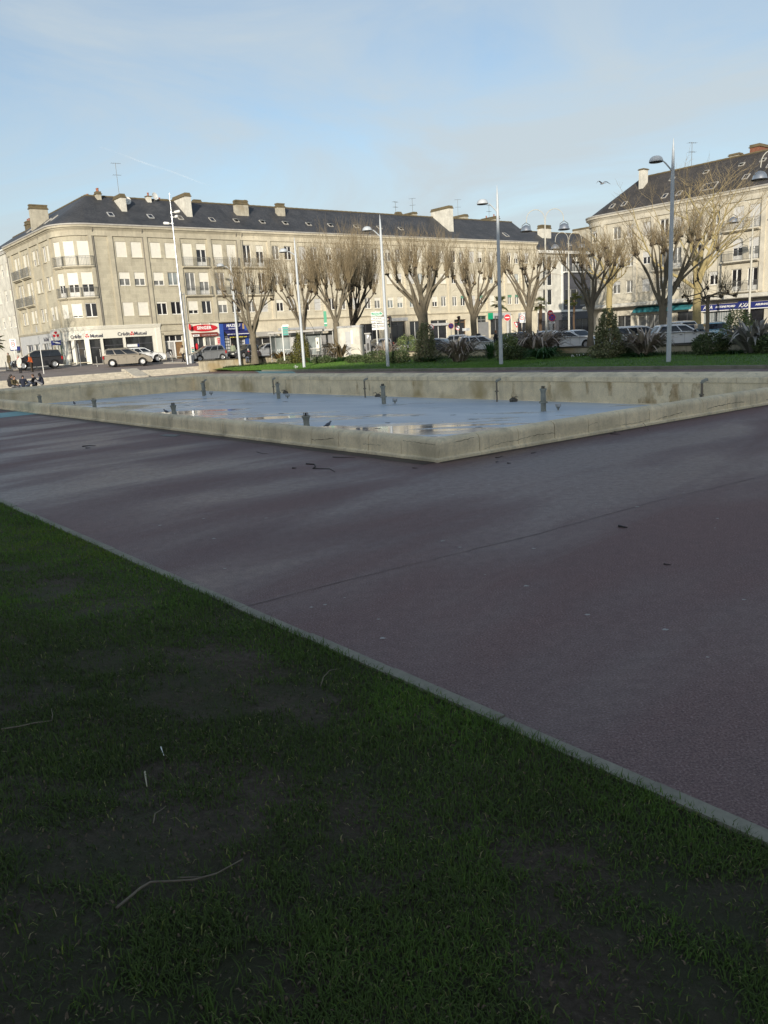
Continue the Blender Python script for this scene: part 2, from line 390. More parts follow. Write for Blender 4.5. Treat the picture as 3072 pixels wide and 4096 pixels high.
m.build('gum_spot',mat('trodden_gum',(.36,.35,.33),.8,.2),path)
def patch(name,px,z,mt):
    m=MB(); ps=[G(x,y,z) for x,y in px]; m.add(ps,[tuple(range(len(ps)))]); return tag(m.build(name,mt),kind='structure')
TURQ=mat('turquoise_ground_paint',(.17,.36,.37),.6,.18,1.5)
patch('path_marking',[(-260,1672),(0,1652),(60,1646),(106,1644),(150,1650),(166,1654),(96,1661),(0,1671),(-260,1698)],.006,TURQ)
patch('path_marking',[(1015,1483),(1090,1481.5),(1160,1483),(1176,1487),(1186,1494),(1036,1496),(1034,1489)],.006,TURQ)
# dark gutter strip along the near-left and near-right base of the basin
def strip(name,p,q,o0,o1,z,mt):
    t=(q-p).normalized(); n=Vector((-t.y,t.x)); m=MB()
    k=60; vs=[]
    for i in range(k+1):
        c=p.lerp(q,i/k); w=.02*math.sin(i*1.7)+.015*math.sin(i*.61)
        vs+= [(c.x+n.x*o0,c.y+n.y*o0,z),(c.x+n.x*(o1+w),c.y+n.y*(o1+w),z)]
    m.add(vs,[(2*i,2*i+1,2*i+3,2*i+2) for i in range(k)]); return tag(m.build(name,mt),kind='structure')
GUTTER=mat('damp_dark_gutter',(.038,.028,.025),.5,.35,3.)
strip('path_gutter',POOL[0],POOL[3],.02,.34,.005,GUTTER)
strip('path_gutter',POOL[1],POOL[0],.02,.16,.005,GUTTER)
SEAM=mat('path_seam_dark',(.075,.048,.046),.7,.4,5.)
def seam(px,w):
    pts=[G(x,y,.003) for x,y in px]; fine=[]; rr=random.Random(len(px))
    for a,b_ in zip(pts,pts[1:]):
        n=max(2,int((b_-a).length/.22)); fine+=[a.lerp(b_,k/n)+Vector((rr.uniform(-.012,.012),rr.uniform(-.012,.012),0)) for k in range(n)]
    m=MB(); vs=[]
    for k,p in enumerate(fine):
        t=(fine[min(k+1,len(fine)-1)]-fine[max(k-1,0)]).normalized(); n=Vector((-t.y,t.x,0)); ww=w*rr.uniform(.3,1.)
        vs+=[p+n*ww,p-n*ww]
    m.add(vs,[(2*k,2*k+1,2*k+3,2*k+2) for k in range(len(fine)-1)]); tag(m.build('path_seam',SEAM),kind='structure')
seam([(985,2425),(1500,2293),(2163,2132),(2600,2010),(3072,1900),(3500,1790)],.006)
# ---- the basin
basin=thing('fountain_basin','long rectangular empty stone fountain basin with rounded coping and shallow water','fountain')
PROF=[(-.06,0.),(-.06,.05),(-.01,.065),(0.,.075),(0.,.29),(.008,.335),(.03,.375),(.07,.403),(.13,.418),(.22,.415),(.5,.365),(.84,.30),(.895,.285),(.915,.262),(.915,.10),(.88,.095),(.3,.0)]
rr=random.Random(3)
m=MB()
rings=[inset(POOL,o) for o,z in PROF]
for e in range(4):
    P0=POOL[e]; P1=POOL[(e+1)%4]; L=(P1-P0).length; nb=int(round(L/1.02)); 
    for k in range(nb):
        t0=(k+ (.006 if k else 0))/nb if False else k/nb+(.006/L if k else 0); t1=(k+1)/nb-(.006/L if k<nb-1 else 0)
        jo=rr.uniform(-.004,.004); jz=rr.uniform(-.004,.004)
        rg=[]
        for t in (t0,t0+.02/L,t1-.02/L,t1):
            b_=.004 if t in (t0,t1) else 0
            ring=[]
            for (o,z),poly in zip(PROF,rings):
                a=poly[e]; c=poly[(e+1)%4]
                # keep joints square to the edge: mitre only in the end blocks
                if (0<k<nb-1):
                    base=P0.lerp(P1,t); tt=(P1-P0).normalized(); nn=Vector((-tt.y,tt.x)); cen=sum(POOL,Vector((0,0)))/4
                    if (cen-P0).dot(nn)<0: nn=-nn
                    p=base+nn*(o+jo)
                else: 
                    s=t
                    if k==0: 
                        base1=P0.lerp(P1,1/nb-.006/L); s0=t/(1/nb-.006/L)
                        tt=(P1-P0).normalized(); nn=Vector((-tt.y,tt.x)); cen=sum(POOL,Vector((0,0)))/4
                        if (cen-P0).dot(nn)<0: nn=-nn
                        p=a.lerp(base1+nn*o,s0)
                    else:
                        tb=k/nb+.006/L; base0=P0.lerp(P1,tb); s0=(t-tb)/(1-tb)
                        tt=(P1-P0).normalized(); nn=Vector((-tt.y,tt.x)); cen=sum(POOL,Vector((0,0)))/4
                        if (cen-P0).dot(nn)<0: nn=-nn
                        p=(base0+nn*o).lerp(c,s0)
                ring.append((p.x,p.y,z+(jz-b_ if z>.08 else 0)))
            rg.append(ring)
        m.loft(rg,True,True)
autosmooth(m.build('coping',COPING,basin),35)
m=MB(); wi=inset(POOL,.88); wo=inset(POOL,.4)
m.loft([[(p.x,p.y,WZ-.2) for p in wi],[(p.x,p.y,.094) for p in wi]],False,False)
m.f=[tuple(reversed(f)) for f in m.f]
# slight skirt where wall meets floor
sk=inset(POOL,.95)
m.loft([[(p.x,p.y,WZ+.05) for p in wi],[(p.x,p.y,WZ-.1) for p in sk]],False,False)
m.build('basin_wall',POOLWALL,basin)
# wall panel joints (thin dark seams), and cracks in the old coping
CRK=mat('dark_crack',(.09,.065,.04),.95,.3)
def crack(side,pts,wd=.010,off=-.003):
    wd*=.55
    P0=POOL[side]; P1=POOL[(side+1)%4]; t=(P1-P0).normalized(); n=Vector((-t.y,t.x)); cen=sum(POOL,Vector((0,0)))/4
    if (cen-P0).dot(n)<0: n=-n
    rr=random.Random(int(pts[0][0]*100)); fine=[]
    for (u0,z0),(u1,z1) in zip(pts,pts[1:]):
        k=max(2,int(abs(u1-u0)/.06)+2)
        for i in range(k): fine.append((u0+(u1-u0)*i/k,z0+(z1-z0)*i/k+rr.uniform(-.010,.010)))
    fine.append(pts[-1]); up=[];dn=[]
    for (u,z) in fine:
        c=P0+t*u+n*off; w=wd*(.4+rr.random())
        up.append((c.x,c.y,z+w)); dn.append((c.x,c.y,z-w))
    k=len(fine); m=MB(); m.add(up+dn,[(i,i+1,k+i+1,k+i) for i in range(k-1)]); m.build('crack',CRK,basin)
crack(0,[(0,.30),(.5,.315),(.9,.345)],.007,.004); crack(0,[(1.15,.10),(1.4,.14),(1.7,.16),(2.0,.155),(2.4,.19),(2.7,.20),(3.2,.17)],.006)
crack(0,[(3.2,.19),(3.6,.235),(4.1,.22),(4.4,.25)],.005); crack(0,[(6.4,.10),(7.0,.14),(7.4,.17)],.009); crack(0,[(8.4,.15),(8.9,.18),(9.6,.19),(10.0,.17)],.010); crack(0,[(5.0,.12),(5.6,.10),(6.2,.13)],.005)
crack(0,[(11.0,.12),(11.8,.15),(12.4,.13)],.007)
crack(0,[(.03,.30),(.05,.20),(.02,.10)],.012)
crack(3,[((POOL[0]-POOL[3]).length-.05,.31),((POOL[0]-POOL[3]).length-.5,.325),((POOL[0]-POOL[3]).length-.95,.335)],.006,.004)
LL=(POOL[0]-POOL[3]).length
crack(3,[(LL-3.2,.24),(LL-3.5,.20),(LL-3.9,.16),(LL-4.2,.19)],.010); crack(3,[(LL-1.6,.2),(LL-2.2,.19)],.005)
def stainmat():
    m,nt,b=_nodes('rust_stain'); co=coords(nt); f=noise(nt,3.2,6,.7,coords(nt,'Object',(1,1,.45))); 
    nt.links.new(ramp(nt,noise(nt,1.5,3,.5,co),[(.35,(.30,.155,.035)),(.65,(.45,.30,.10))]),b.inputs['Base Color']); b.inputs['Roughness'].default_value=.85
    t=N(nt,'ShaderNodeBsdfTransparent'); mx=N(nt,'ShaderNodeMixShader'); nt.links.new(ramp(nt,f,[(.40,0.),(.66,.5)]),mx.inputs[0]); nt.links.new(t.outputs[0],mx.inputs[1]); nt.links.new(b.outputs[0],mx.inputs[2]); nt.links.new(mx.outputs[0],nt.nodes['Material Output'].inputs[0]); return m
STAIN=stainmat()
fw=inset(POOL,.884); fa,fb=fw[1],fw[2]; fd=(fb-fa).normalized()
def stain(px,w0,w1,z1,z0):
    d=ray(px,1560); o=Vector((d[0],d[1])); # where the sight line meets the far wall
    den=o.x*fd.y-o.y*fd.x; t=(fa.x*fd.y-fa.y*fd.x)/den; c=o*t; rr=random.Random(int(px)); n=10; A=[];B=[]
    for k in range(n+1):
        f=k/n; w=(w0+(w1-w0)*f)*(1+rr.uniform(-.2,.2)); z=z1+(z0-z1)*f; A.append((c.x-fd.x*w/2,c.y-fd.y*w/2,z)); B.append((c.x+fd.x*w/2,c.y+fd.y*w/2,z))
    m=MB(); m.add(A+B,[(k,k+1,n+2+k,n+1+k) for k in range(n)]); m.build('rust_streak',STAIN,basin)
for a in ((2055,.10,.34,.08,-.66),(2190,.30,.45,.08,-.7),(2350,.2,.1,.08,-.4),(2440,.25,.15,.08,-.45),(2590,.3,.75,.06,-.72),(2640,.5,.2,.08,-.4),(2700,.25,.5,.05,-.7),(2790,.4,.5,.06,-.6),(1398,.12,.2,.06,-.6),(1430,.10,.28,.08,-.65),(1478,.12,.08,.08,-.45),(1560,.08,.06,.08,-.4),(1655,.12,.1,.07,-.3),(1145,.1,.3,.06,-.65),(1240,.1,.15,-.1,-.6),(1322,.06,.05,-.2,-.65)): stain(*a)
m=MB(); wt=inset(POOL,.90); m.add([(p.x,p.y,WZ) for p in wt],[(0,1,2,3)])
tag(m.build('water',WATER),kind='structure')
# ---- front kerb + foreground lawn
m=MB(); rr=random.Random(11)
for k in range(-7,26):
    a=K1+KD*(k*1.0+.004+.55); b=K1+KD*((k+1)*1.0-.004+.55); j=rr.uniform(-.006,.006); jz=rr.uniform(-.005,.005)
    w=-.10
    ring=lambda p:[(p.x+KN.x*(w+j),p.y+KN.y*(w+j),-.1),(p.x+KN.x*(w+j),p.y+KN.y*(w+j),.05+jz),(p.x+KN.x*(j-.008),p.y+KN.y*(j-.008),.05+jz),(p.x+KN.x*j,p.y+KN.y*j,.043+jz),(p.x+KN.x*j,p.y+KN.y*j,-.1)]
    m.loft([ring(a),ring(b)],True,True)
tag(m.build('kerb',KERB),kind='structure')
def lz(x,y):
    d=-( (x-K1.x)*KN.x+(y-K1.y)*KN.y )-.097      # distance behind the kerb
    d=max(d,0)
    t=min(d/3.6,1.); h=.035+.36*(t*t*(3-2*t))
    h+=.012*mnoise.noise(Vector((x*2.1,y*2.1,0)))+.012*mnoise.noise(Vector((x*5.3,y*5.3,4)))*min(d*4,1)
    return h
m=MB(); na,nb=300,150; vs=[]
for i in range(na+1):
    for j in range(nb+1):
        s=(j/nb)**2.0*14
        c=K1+KD*(-8+i/na*32)-KN*(.096+s); vs.append((c.x,c.y,lz(c.x,c.y)))
m.add(vs,[(i*(nb+1)+j,(i+1)*(nb+1)+j,(i+1)*(nb+1)+j+1,i*(nb+1)+j+1) for i in range(na) for j in range(nb)])
tag(m.build('lawn',SOIL,smooth=True),kind='structure')
# ---- blades
def blades(name, xs,ys,zs_, L, W, lean, tint, mt, label, seed=1, nrm=None):
    rg=np.random.default_rng(seed); n=len(xs)
    hd=rg.uniform(0,2*np.pi,n); fx,fy=np.cos(hd),np.sin(hd); sx,sy=-fy,fx
    l1=lean*.45; l2=lean*1.25
    z0=zs_-.004
    mx=xs+fx*np.sin(l1)*L*.5; my=ys+fy*np.sin(l1)*L*.5; mz=z0+np.cos(l1)*L*.5
    tx=mx+fx*np.sin(l2)*L*.5; ty=my+fy*np.sin(l2)*L*.5; tz=mz+np.cos(l2)*L*.5
    co=np.stack([np.stack([xs-sx*W/2,ys-sy*W/2,z0],1),np.stack([xs+sx*W/2,ys+sy*W/2,z0],1),np.stack([mx+sx*W*.42,my+sy*W*.42,mz],1),np.stack([mx-sx*W*.42,my-sy*W*.42,mz],1),np.stack([tx,ty,tz],1)],1).reshape(-1,3)
    me=bpy.data.meshes.new(name); me.vertices.add(5*n); me.vertices.foreach_set('co',co.ravel())
    base=(np.arange(n)*5)[:,None]
    loops=np.concatenate([base+np.array([0,1,2,3]),base+np.array([3,2,4])],1).ravel()
    me.loops.add(7*n); me.loops.foreach_set('vertex_index',loops.astype(np.int32))
    me.polygons.add(2*n); st=np.stack([np.arange(n)*7,np.arange(n)*7+4],1).ravel(); me.polygons.foreach_set('loop_start',st.astype(np.int32))
    at=me.attributes.new('tint','FLOAT','POINT'); at.data.foreach_set('value',np.repeat(np.clip(tint,0,1),5).astype(np.float32))
    me.materials.append(mt); me.update(calc_edges=True); me.validate()
    o=link(name,me); tag(o,label,'grass',kind='stuff'); return o
def vnoise(x,y,seed):
    # cheap smooth value noise, vectorised
    rg=np.random.default_rng(seed); T=rg.random((64,64))
    xi=np.floor(x).astype(int); yi=np.floor(y).astype(int); fx=x-xi; fy=y-yi; fx=fx*fx*(3-2*fx); fy=fy*fy*(3-2*fy)
    g=lambda i,j:T[i%64,j%64]
    return (g(xi,yi)*(1-fx)+g(xi+1,yi)*fx)*(1-fy)+(g(xi,yi+1)*(1-fx)+g(xi+1,yi+1)*fx)*fy
rg=np.random.default_rng(21)
n=640000
ty=rg.uniform(0,1,n); yy=1.1+ (ty**1.35)*15.5; xx=rg.uniform(-.62,.55,n)*(yy+1.2)
db=-((xx-K1.x)*KN.x+(yy-K1.y)*KN.y)-.097
fr=.5*vnoise(xx*1.5+9,yy*1.5+3,1)+.3*vnoise(xx*4.1,yy*4.1,2)+.2*vnoise(xx*11,yy*11,3)
far=np.clip((yy-3.)/7.,0,1)
edge=np.clip(1-db/.5,0,1)
pr=np.clip((fr-.41+.27*far+.25*edge)/.22,.13,1.)
keep=(db>-.03*rg.random(n))&(rg.random(n)<pr)
xx,yy,db,fr,far,edge=[a[keep] for a in (xx,yy,db,fr,far,edge)]
n=len(xx)
zz=np.array([lz(x,y) for x,y in zip(xx,yy)])
tn=.18+.42*(vnoise(xx*.9+5,yy*.9,7)-.3)+.38*far+rg.normal(0,.10,n)+.25*(vnoise(xx*3.,yy*3.,9)-.5)+.1*edge
L=rg.uniform(.02,.062,n)*(.8+.5*vnoise(xx*2.2,yy*2.2,5))*(1+.25*edge); lean=rg.uniform(.4,1.5,n)
W=rg.uniform(.003,.0058,n)*(1+.5*far)
dry=rg.random(n)<.035; tn=np.where(dry,rg.uniform(.86,1,n),np.clip(tn,0,.84)); lean=np.where(dry,1.45,lean); 
blades('grass',xx,yy,zz,L,W,lean,tn,GRASS,'short sparse dark green grass on the muddy foreground lawn',3)
LITTER=mat('dead_leaf_bits',(.12,.085,.05),.9,.5,30.)
n2=9000; y2=1.1+rg.uniform(0,1,n2)**1.4*13; x2=rg.uniform(-.6,.5,n2)*(y2+1.2); d2=-((x2-K1.x)*KN.x+(y2-K1.y)*KN.y)-.097; k2=d2>.0; x2,y2=x2[k2],y2[k2]; n2=len(x2)
z2_=np.array([lz(x,y) for x,y in zip(x2,y2)])+rg.uniform(.004,.02,n2)
blades('dead_leaf_litter',x2,y2,z2_,rg.uniform(.008,.030,n2),rg.uniform(.004,.011,n2),rg.uniform(1.2,1.7,n2),rg.uniform(0,1,n2),LITTER,'scattered bits of dead leaf and straw lying among the foreground grass',14)
bpy.data.objects['dead_leaf_litter']['category']='leaf litter'
# ---- far lawn strip with its kerb, between the path and the retaining wall
FRONT=[Vector((36.,11.7)),Vector((27.5,22.)),Vector((17.1,34.5)),Vector((7.3,46.4)),Vector((3.6,50.6)),Vector((-5.9,62.6)),Vector((-9.6,67.8)),Vector((-12.9,72.2))]
BACK=[Vector((45.,17.6)),Vector((36.,28.6)),Vector((25.6,41.2)),Vector((16.2,53.6)),Vector((12.4,58.6)),Vector((3.,70.)),Vector((-6.7,81.6)),Vector((-15.4,74.9))]
FZ=[.12]*6+[.09,.06]; BZ=[.2,.2,.21,.22,.25,.30,.34,.2]
def lawnpt(u,v):
    k=min(int(u*7),6); f=u*7-k
    a=FRONT[k].lerp(FRONT[k+1],f); b=BACK[k].lerp(BACK[k+1],f); za=FZ[k]*(1-f)+FZ[k+1]*f; zb=BZ[k]*(1-f)+BZ[k+1]*f
    p=a.lerp(b,v); return (p.x,p.y,za+(zb-za)*v+.05*math.sin(v*PI))
m=MB(); nu,nv=112,14; m.add([lawnpt(i/nu,j/nv) for i in range(nu+1) for j in range(nv+1)],[(i*(nv+1)+j,(i+1)*(nv+1)+j,(i+1)*(nv+1)+j+1,i*(nv+1)+j+1) for i in range(nu) for j in range(nv)])
tag(m.build('lawn',LAWNBASE,smooth=True),kind='structure')
m=MB()
for i in range(6):
    a,b=FRONT[i],FRONT[i+1]; t=(b-a).normalized(); nn=Vector((-t.y,t.x)); 
    if nn.y>0: nn=-nn
    L_=(b-a).length; nb=max(1,int(L_/1.2))
    for k in range(nb):
        p=a.lerp(b,k/nb+.004/L_); q=a.lerp(b,(k+1)/nb-.004/L_); z1=(FZ[i]*(1-k/nb)+FZ[i+1]*k/nb)+.03
        ring=lambda c:[(c.x+nn.x*.14,c.y+nn.y*.14,-.05),(c.x+nn.x*.13,c.y+nn.y*.13,z1-.02),(c.x+nn.x*.11,c.y+nn.y*.11,z1),(c.x-nn.x*.02,c.y-nn.y*.02,z1),(c.x-nn.x*.02,c.y-nn.y*.02,-.05)]
        m.loft([ring(p),ring(q)],True,True)
tag(m.build('kerb',KERB),kind='structure')
rg=np.random.default_rng(5); n=90000
pts=np.array([lawnpt(u,v) for u,v in zip(rg.uniform(.12,1,n),rg.uniform(0,1,n)**1.3*.8)])
tn=.35+.5*(vnoise(pts[:,0]*.7,pts[:,1]*.7,4)-.3)+rg.normal(0,.12,n)
blades('grass',pts[:,0],pts[:,1],pts[:,2],rg.uniform(.06,.12,n),rg.uniform(.012,.02,n),rg.uniform(.2,.9,n),tn,LAWN,'short bright green grass on the lawn strip beyond the basin',6)
# ---- street + plaza, above the path level
S1=Vector((-15.6,74.6)); SU=Vector((-.76,-.65)).normalized(); SW=Vector((SU.y,-SU.x)) 
if SW.y<0: SW=-SW
STEPN=4; TR_=.38; RZ=.1425
BND=[S1+SU*70+SW*STEPN*TR_, S1+SU*35+SW*STEPN*TR_, S1+SW*STEPN*TR_+SU*.2, Vector((-6.6,81.95)), Vector((13.75,57.45)), Vector((27.3,39.7)), Vector((48.2,14.2))]
OUT=[bdir(-52),bdir(-35),bdir(-8),bdir(0),bdir(25),bdir(35),bdir(60)]
pts=[]
for i in range(6):
    for k in range(16): pts.append((BND[i].lerp(BND[i+1],k/16),OUT[i].lerp(OUT[i+1],k/16)))
ds=[0,1,2,3,4.5,6,8,10,12.5,15,18,22,27,35,50,80,140,300]
m=MB(); vs=[]
for p,o in pts:
    for d in ds: x,y=p.x+o.x*d,p.y+o.y*d; vs.append((x,y,zst(x,y)))
nn=len(ds); fs=[(i*nn+j,(i+1)*nn+j,(i+1)*nn+j+1,i*nn+j+1) for i in range(len(pts)-1) for j in range(nn-1)]
m.add(vs,fs); m.m=[1 if (f[0]//nn)<48 and f[0]%nn<9 else 0 for f in m.f]
# rim down to the lower level
k0=len(m.v); m.add([(p.x,p.y,zst(p.x,p.y)) for p,o in pts]+[(p.x,p.y,-.1) for p,o in pts],[(i,i+1,len(pts)+i+1,len(pts)+i) for i in range(len(pts)-1)])
tag(m.build('road',[STREET,PLAZA]),kind='structure')
# steps: rows of stone blocks
def flight(label,t0,t1,seed):
    m=MB(); rr=random.Random(seed)
    for s in range(STEPN):
        t=t0
        while t<t1-.01:
            e=min(t+rr.uniform(1.5,2.1),t1)
            if t1-e<.5: e=t1
            o0=s*TR_; z=RZ*(s+1); j=rr.uniform(-.006,.006)
            a=S1+SU*(t+.006)+SW*(o0+j); b=S1+SU*(e-.006)+SW*(o0+j)
            w=SW*(TR_+.10)
            q=[(a.x,a.y),(b.x,b.y),(b.x+w.x,b.y+w.y),(a.x+w.x,a.y+w.y)]
            r0=[(x,y,z-.17) for x,y in q]; r1=[(x,y,z-.012) for x,y in q]; r2=[(x+(.012*SW.x if i<2 else 0),y+(.012*SW.y if i<2 else 0),z) for i,(x,y) in enumerate(q)]
            m.loft([r0,r1,r2],True,True); t=e
    o=m.build('stone_steps',STEPST); tag(o,label,'steps','stone steps up to the plaza'); return o
flight('short flight of pale stone steps between the retaining wall and the sloping cheek block',0,6.2,1)
flight('long flight of pale stone steps left of the sloping cheek block, behind the seated group',7.5,62,2)
m=MB(); a=S1+SU*6.93; 
ring=lambda t:[(p.x,p.y,z) for p,z in ((S1+SU*t-SW*.55,-.02),(S1+SU*t-SW*.55,.16),(S1+SU*t+SW*.1,.30),(S1+SU*t+SW*1.75,.78),(S1+SU*t+SW*2.3,.78),(S1+SU*t+SW*2.3,-.02))]
m.loft([ring(6.24),ring(7.46)],True,True); o=m.build('step_cheek_block',STEPST); tag(o,'smooth sloping stone cheek block splitting the plaza steps','stone block')
# retaining wall
wall=thing('retaining_wall','low stained stone retaining wall with dark coping behind the lawn strip','wall')
WL=[(Vector((-16.3,74.35)),1.09),(Vector((-6.6,81.8)),.97),(Vector((13.6,57.3)),.84),(Vector((18.9,49.5)),.78),(Vector((27.2,39.5)),.74),(Vector((48.,14.)),.7)]
m=MB(); mc=MB()
for (p,z0),(q,z1) in zip(WL,WL[1:]):
    t=(q-p).normalized(); n=Vector((-t.y,t.x)); 
    if n.y<0: n=-n
    L_=(q-p).length; nb=max(1,int(L_/1.25))
    for k in range(nb):
        a=p.lerp(q,k/nb+.005/L_); b=p.lerp(q,(k+1)/nb-.005/L_); za=z0+(z1-z0)*k/nb; zb=z0+(z1-z0)*(k+1)/nb
        m.loft([[(c.x,c.y,-.05),(c.x,c.y,z-.085),(c.x+n.x*.34,c.y+n.y*.34,z-.085),(c.x+n.x*.34,c.y+n.y*.34,-.05)] for c,z in ((a,za),(b,zb))],True,True)
        mc.loft([[(c.x-n.x*.05,c.y-n.y*.05,z-.083),(c.x-n.x*.05,c.y-n.y*.05,z-.008),(c.x-n.x*.04,c.y-n.y*.04,z),(c.x+n.x*.39,c.y+n.y*.39,z),(c.x+n.x*.39,c.y+n.y*.39,z-.083)] for c,z in ((a,za),(b,zb))],True,True)
m.build('wall_face',WALLST,wall); mc.build('coping',plain_stone('dark_mossy_coping',(.10,.085,.06),.5,2,.9,(.05,.05,.03),.6),wall)
# pavement along the big building
m=MB(); kp=[(-60,1494),(80,1485),(289,1468),(430,1461),(640,1450),(800,1441),(1000,1429)]
pts=[G(x,y,1.0) for x,y in kp]; pts=[Vector((p.x,p.y)) for p in pts]
pts.append(pts[-1]+Vector((.788,.616))*60)
inn=[p+Vector((-.45,.9))*14 for p in pts]; n=len(pts)
zz=[zst(p.x,p.y)+.10 for p in pts]
m.add([(p.x,p.y,z) for p,z in zip(pts,zz)]+[(p.x,p.y,1.16) for p in inn]+[(p.x,p.y,z-.2) for p,z in zip(pts,zz)],[(i,i+1,n+i+1,n+i) for i in range(n-1)]+[(2*n+i,2*n+i+1,i+1,i) for i in range(n-1)])
tag(m.build('pavement',PAVE),kind='structure')
# ---------------------------------------------------------------- fountain fittings
def nozzle(loc,label,first=[None]):
    if first[0] is None:
        t=thing('fountain_nozzle',label,'nozzle',loc,0,'nozzles standing in the basin')
        m=MB(); m.lathe([(.10,-.15),(.10,.30),(.085,.31)],14); autosmooth(m.build('base_pipe',PIPEG,t))
        m=MB(); m.lathe([(.16,.30),(.165,.31),(.165,.335),(.16,.345)],14)
        for k in range(6): m.lathe([(.014,.345),(.014,.37)],6,(.14*math.cos(k*PI/3),.14*math.sin(k*PI/3),0))
        autosmooth(m.build('flange',PIPEG,t))
        m=MB(); m.lathe([(.095,.345),(.10,.36),(.098,.52),(.088,.60),(.092,.70),(.115,.77),(.128,.79),(.128,.83),(.11,.835),(.10,.82)],16); autosmooth(m.build('bowl',PIPEG,t))
        m=MB()
        for k in range(5):
            a=k*2*PI/4; c=(.062*math.cos(a),.062*math.sin(a),0) if k<4 else (0,0,0)
            m.lathe([(.014,.82),(.012,.90),(.016,.905),(.013,.925)],7,c)
        autosmooth(m.build('jet',BLACK,t)); first[0]=t; return t
    t=copy_tree(first[0]); t.location=loc; t['label']=label; t.rotation_euler=(R_.uniform(-.02,.02),R_.uniform(-.02,.02),R_.random()*3); return t
FAR=[(815.5,1584,'flanged metal fountain nozzle at the far left corner of the water'),(1115,1594.6,'second flanged fountain nozzle along the far wall, under the lawn lamp posts'),(1536,1616,'flanged fountain nozzle in the middle of the far wall, its reflection below'),(2174,1645,'flanged fountain nozzle nearest the rusty stain on the right of the far wall')]
for x,y,l in FAR: nozzle(G(x,y,WZ),l)
NEAR=[(158,1584,'dark fountain nozzle top showing over the near coping at far left'),(374,1599.5,'dark fountain nozzle top over the near coping, below the grey people carrier'),(693,1621,'dark fountain nozzle top over the near coping, left of the bright water reflections'),(1223,1663,'largest dark fountain nozzle top over the near coping, amid the bright reflections')]
for x,y,l in NEAR:
    p=G(x,y,.10); nozzle((p.x,p.y,WZ),l)
def standpipe(loc,label,rz,first=[None]):
    if first[0] is None:
        t=thing('stand_pipe',label,'pipe',loc,rz,'rusty standpipes against the far basin wall')
        m=MB(); m.tube([(0,0,-.1),(0,0,.45)],.036,8); m.tube([(0,0,.47),(0,0,.86)],.04,8); autosmooth(m.build('pipe',RUST,t))
        m=MB(); m.lathe([(.085,.43),(.085,.47),(.07,.48)],10); m.lathe([(.03,.33),(.03,.44)],6,(.07,0,0)); autosmooth(m.build('flange',RUST,t))
        m=MB(); m.tube([(0,0,.85),(0,-.02,.90),(-.05,-.10,.95),(-.09,-.17,.965)],[.05,.06,.055,.045],8); m.lathe([(.055,.84),(.06,.88)],8); autosmooth(m.build('spout',PIPEG,t)); first[0]=t; return
    t=copy_tree(first[0]); t.location=loc; t.rotation_euler=(0,0,rz); t['label']=label
for x,y,l in [(822,1580,'rusty standpipe beside the nozzle in the far left basin corner'),(1096,1577,'rusty standpipe left of the second far nozzle'),(1461,1590,'rusty standpipe with bent spout near the middle of the far basin wall'),(1988,1607,'rusty standpipe just left of the rust streak on the far basin wall')]:
    standpipe(G(x,y,WZ),l,math.radians(-39+90+45))
p=G(2812,1534,.095); standpipe((p.x-.06,p.y-.06,WZ),'rusty standpipe with pale cap at the right end of the far basin wall',math.radians(96))
def spot(loc,label,first=[None]):
    if first[0] is None:
        t=thing('basin_spotlight',label,'spotlight',loc,0,'small spotlights in the basin')
        m=MB(); m.lathe([(.03,-.1),(.03,.06),(.06,.07),(.06,.09)],8); m.tube([(-.11,0,.1),(-.11,0,.2)],.012,5); m.tube([(.11,0,.1),(.11,0,.2)],.012,5); m.box(-.12,.12,-.012,.012,.085,.105); autosmooth(m.build('bracket',PIPEG,t))
        m=MB(); m.lathe([(.05,.11),(.10,.14),(.115,.19),(.115,.235),(.10,.24)],12); autosmooth(m.build('lamp_head',GREYL,t)); first[0]=t; return
    t=copy_tree(first[0]); t.location=loc; t.rotation_euler=(0,0,R_.random()*3); t['label']=label
for x,y,l in [(845,1581,'small round spotlight on a bracket at the far left of the basin'),(1151,1593,'small round spotlight just right of the second far nozzle'),(1580,1614,'small round spotlight right of the middle far nozzle'),(2233,1641,'pale round spotlight right of the right-hand far nozzle')]: spot(G(x,y,WZ),l)
def lump(loc,label,s,seed):
    m=MB(); rr=random.Random(seed); m.sphere((0,0,.04),(.17*s,.14*s,.11*s),9,6)
    m.v=[(x+rr.uniform(-.035,.035),y+rr.uniform(-.03,.03),max(z+rr.uniform(-.035,.035),-.05)) for x,y,z in m.v]
    for k in range(5): a=rr.random()*6; m.tube([(0,0,.1),(.12*math.cos(a),.12*math.sin(a),.22),(.25*math.cos(a),.25*math.sin(a),.2)],.012,4)
    o=m.build('water_inlet',mat('mossy_dark_debris',(.13,.12,.10),.95,.5,14.),None,False,loc); tag(o,label,'inlet','debris choked inlets at the foot of the basin wall')
for i,(x,y,s,l) in enumerate([(863,1559,.8,'debris-choked inlet at the foot of the far wall, leftmost in the basin'),(1142,1574,1.,'debris-choked inlet with tall rust streak under the lawn lamps'),(1512,1587,1.,'debris-choked inlet just left of the middle far nozzle'),(2052,1607,1.1,'dark inlet under the orange rust streak on the far wall')]):
    lump(G(x,y,WZ),l,s,i)
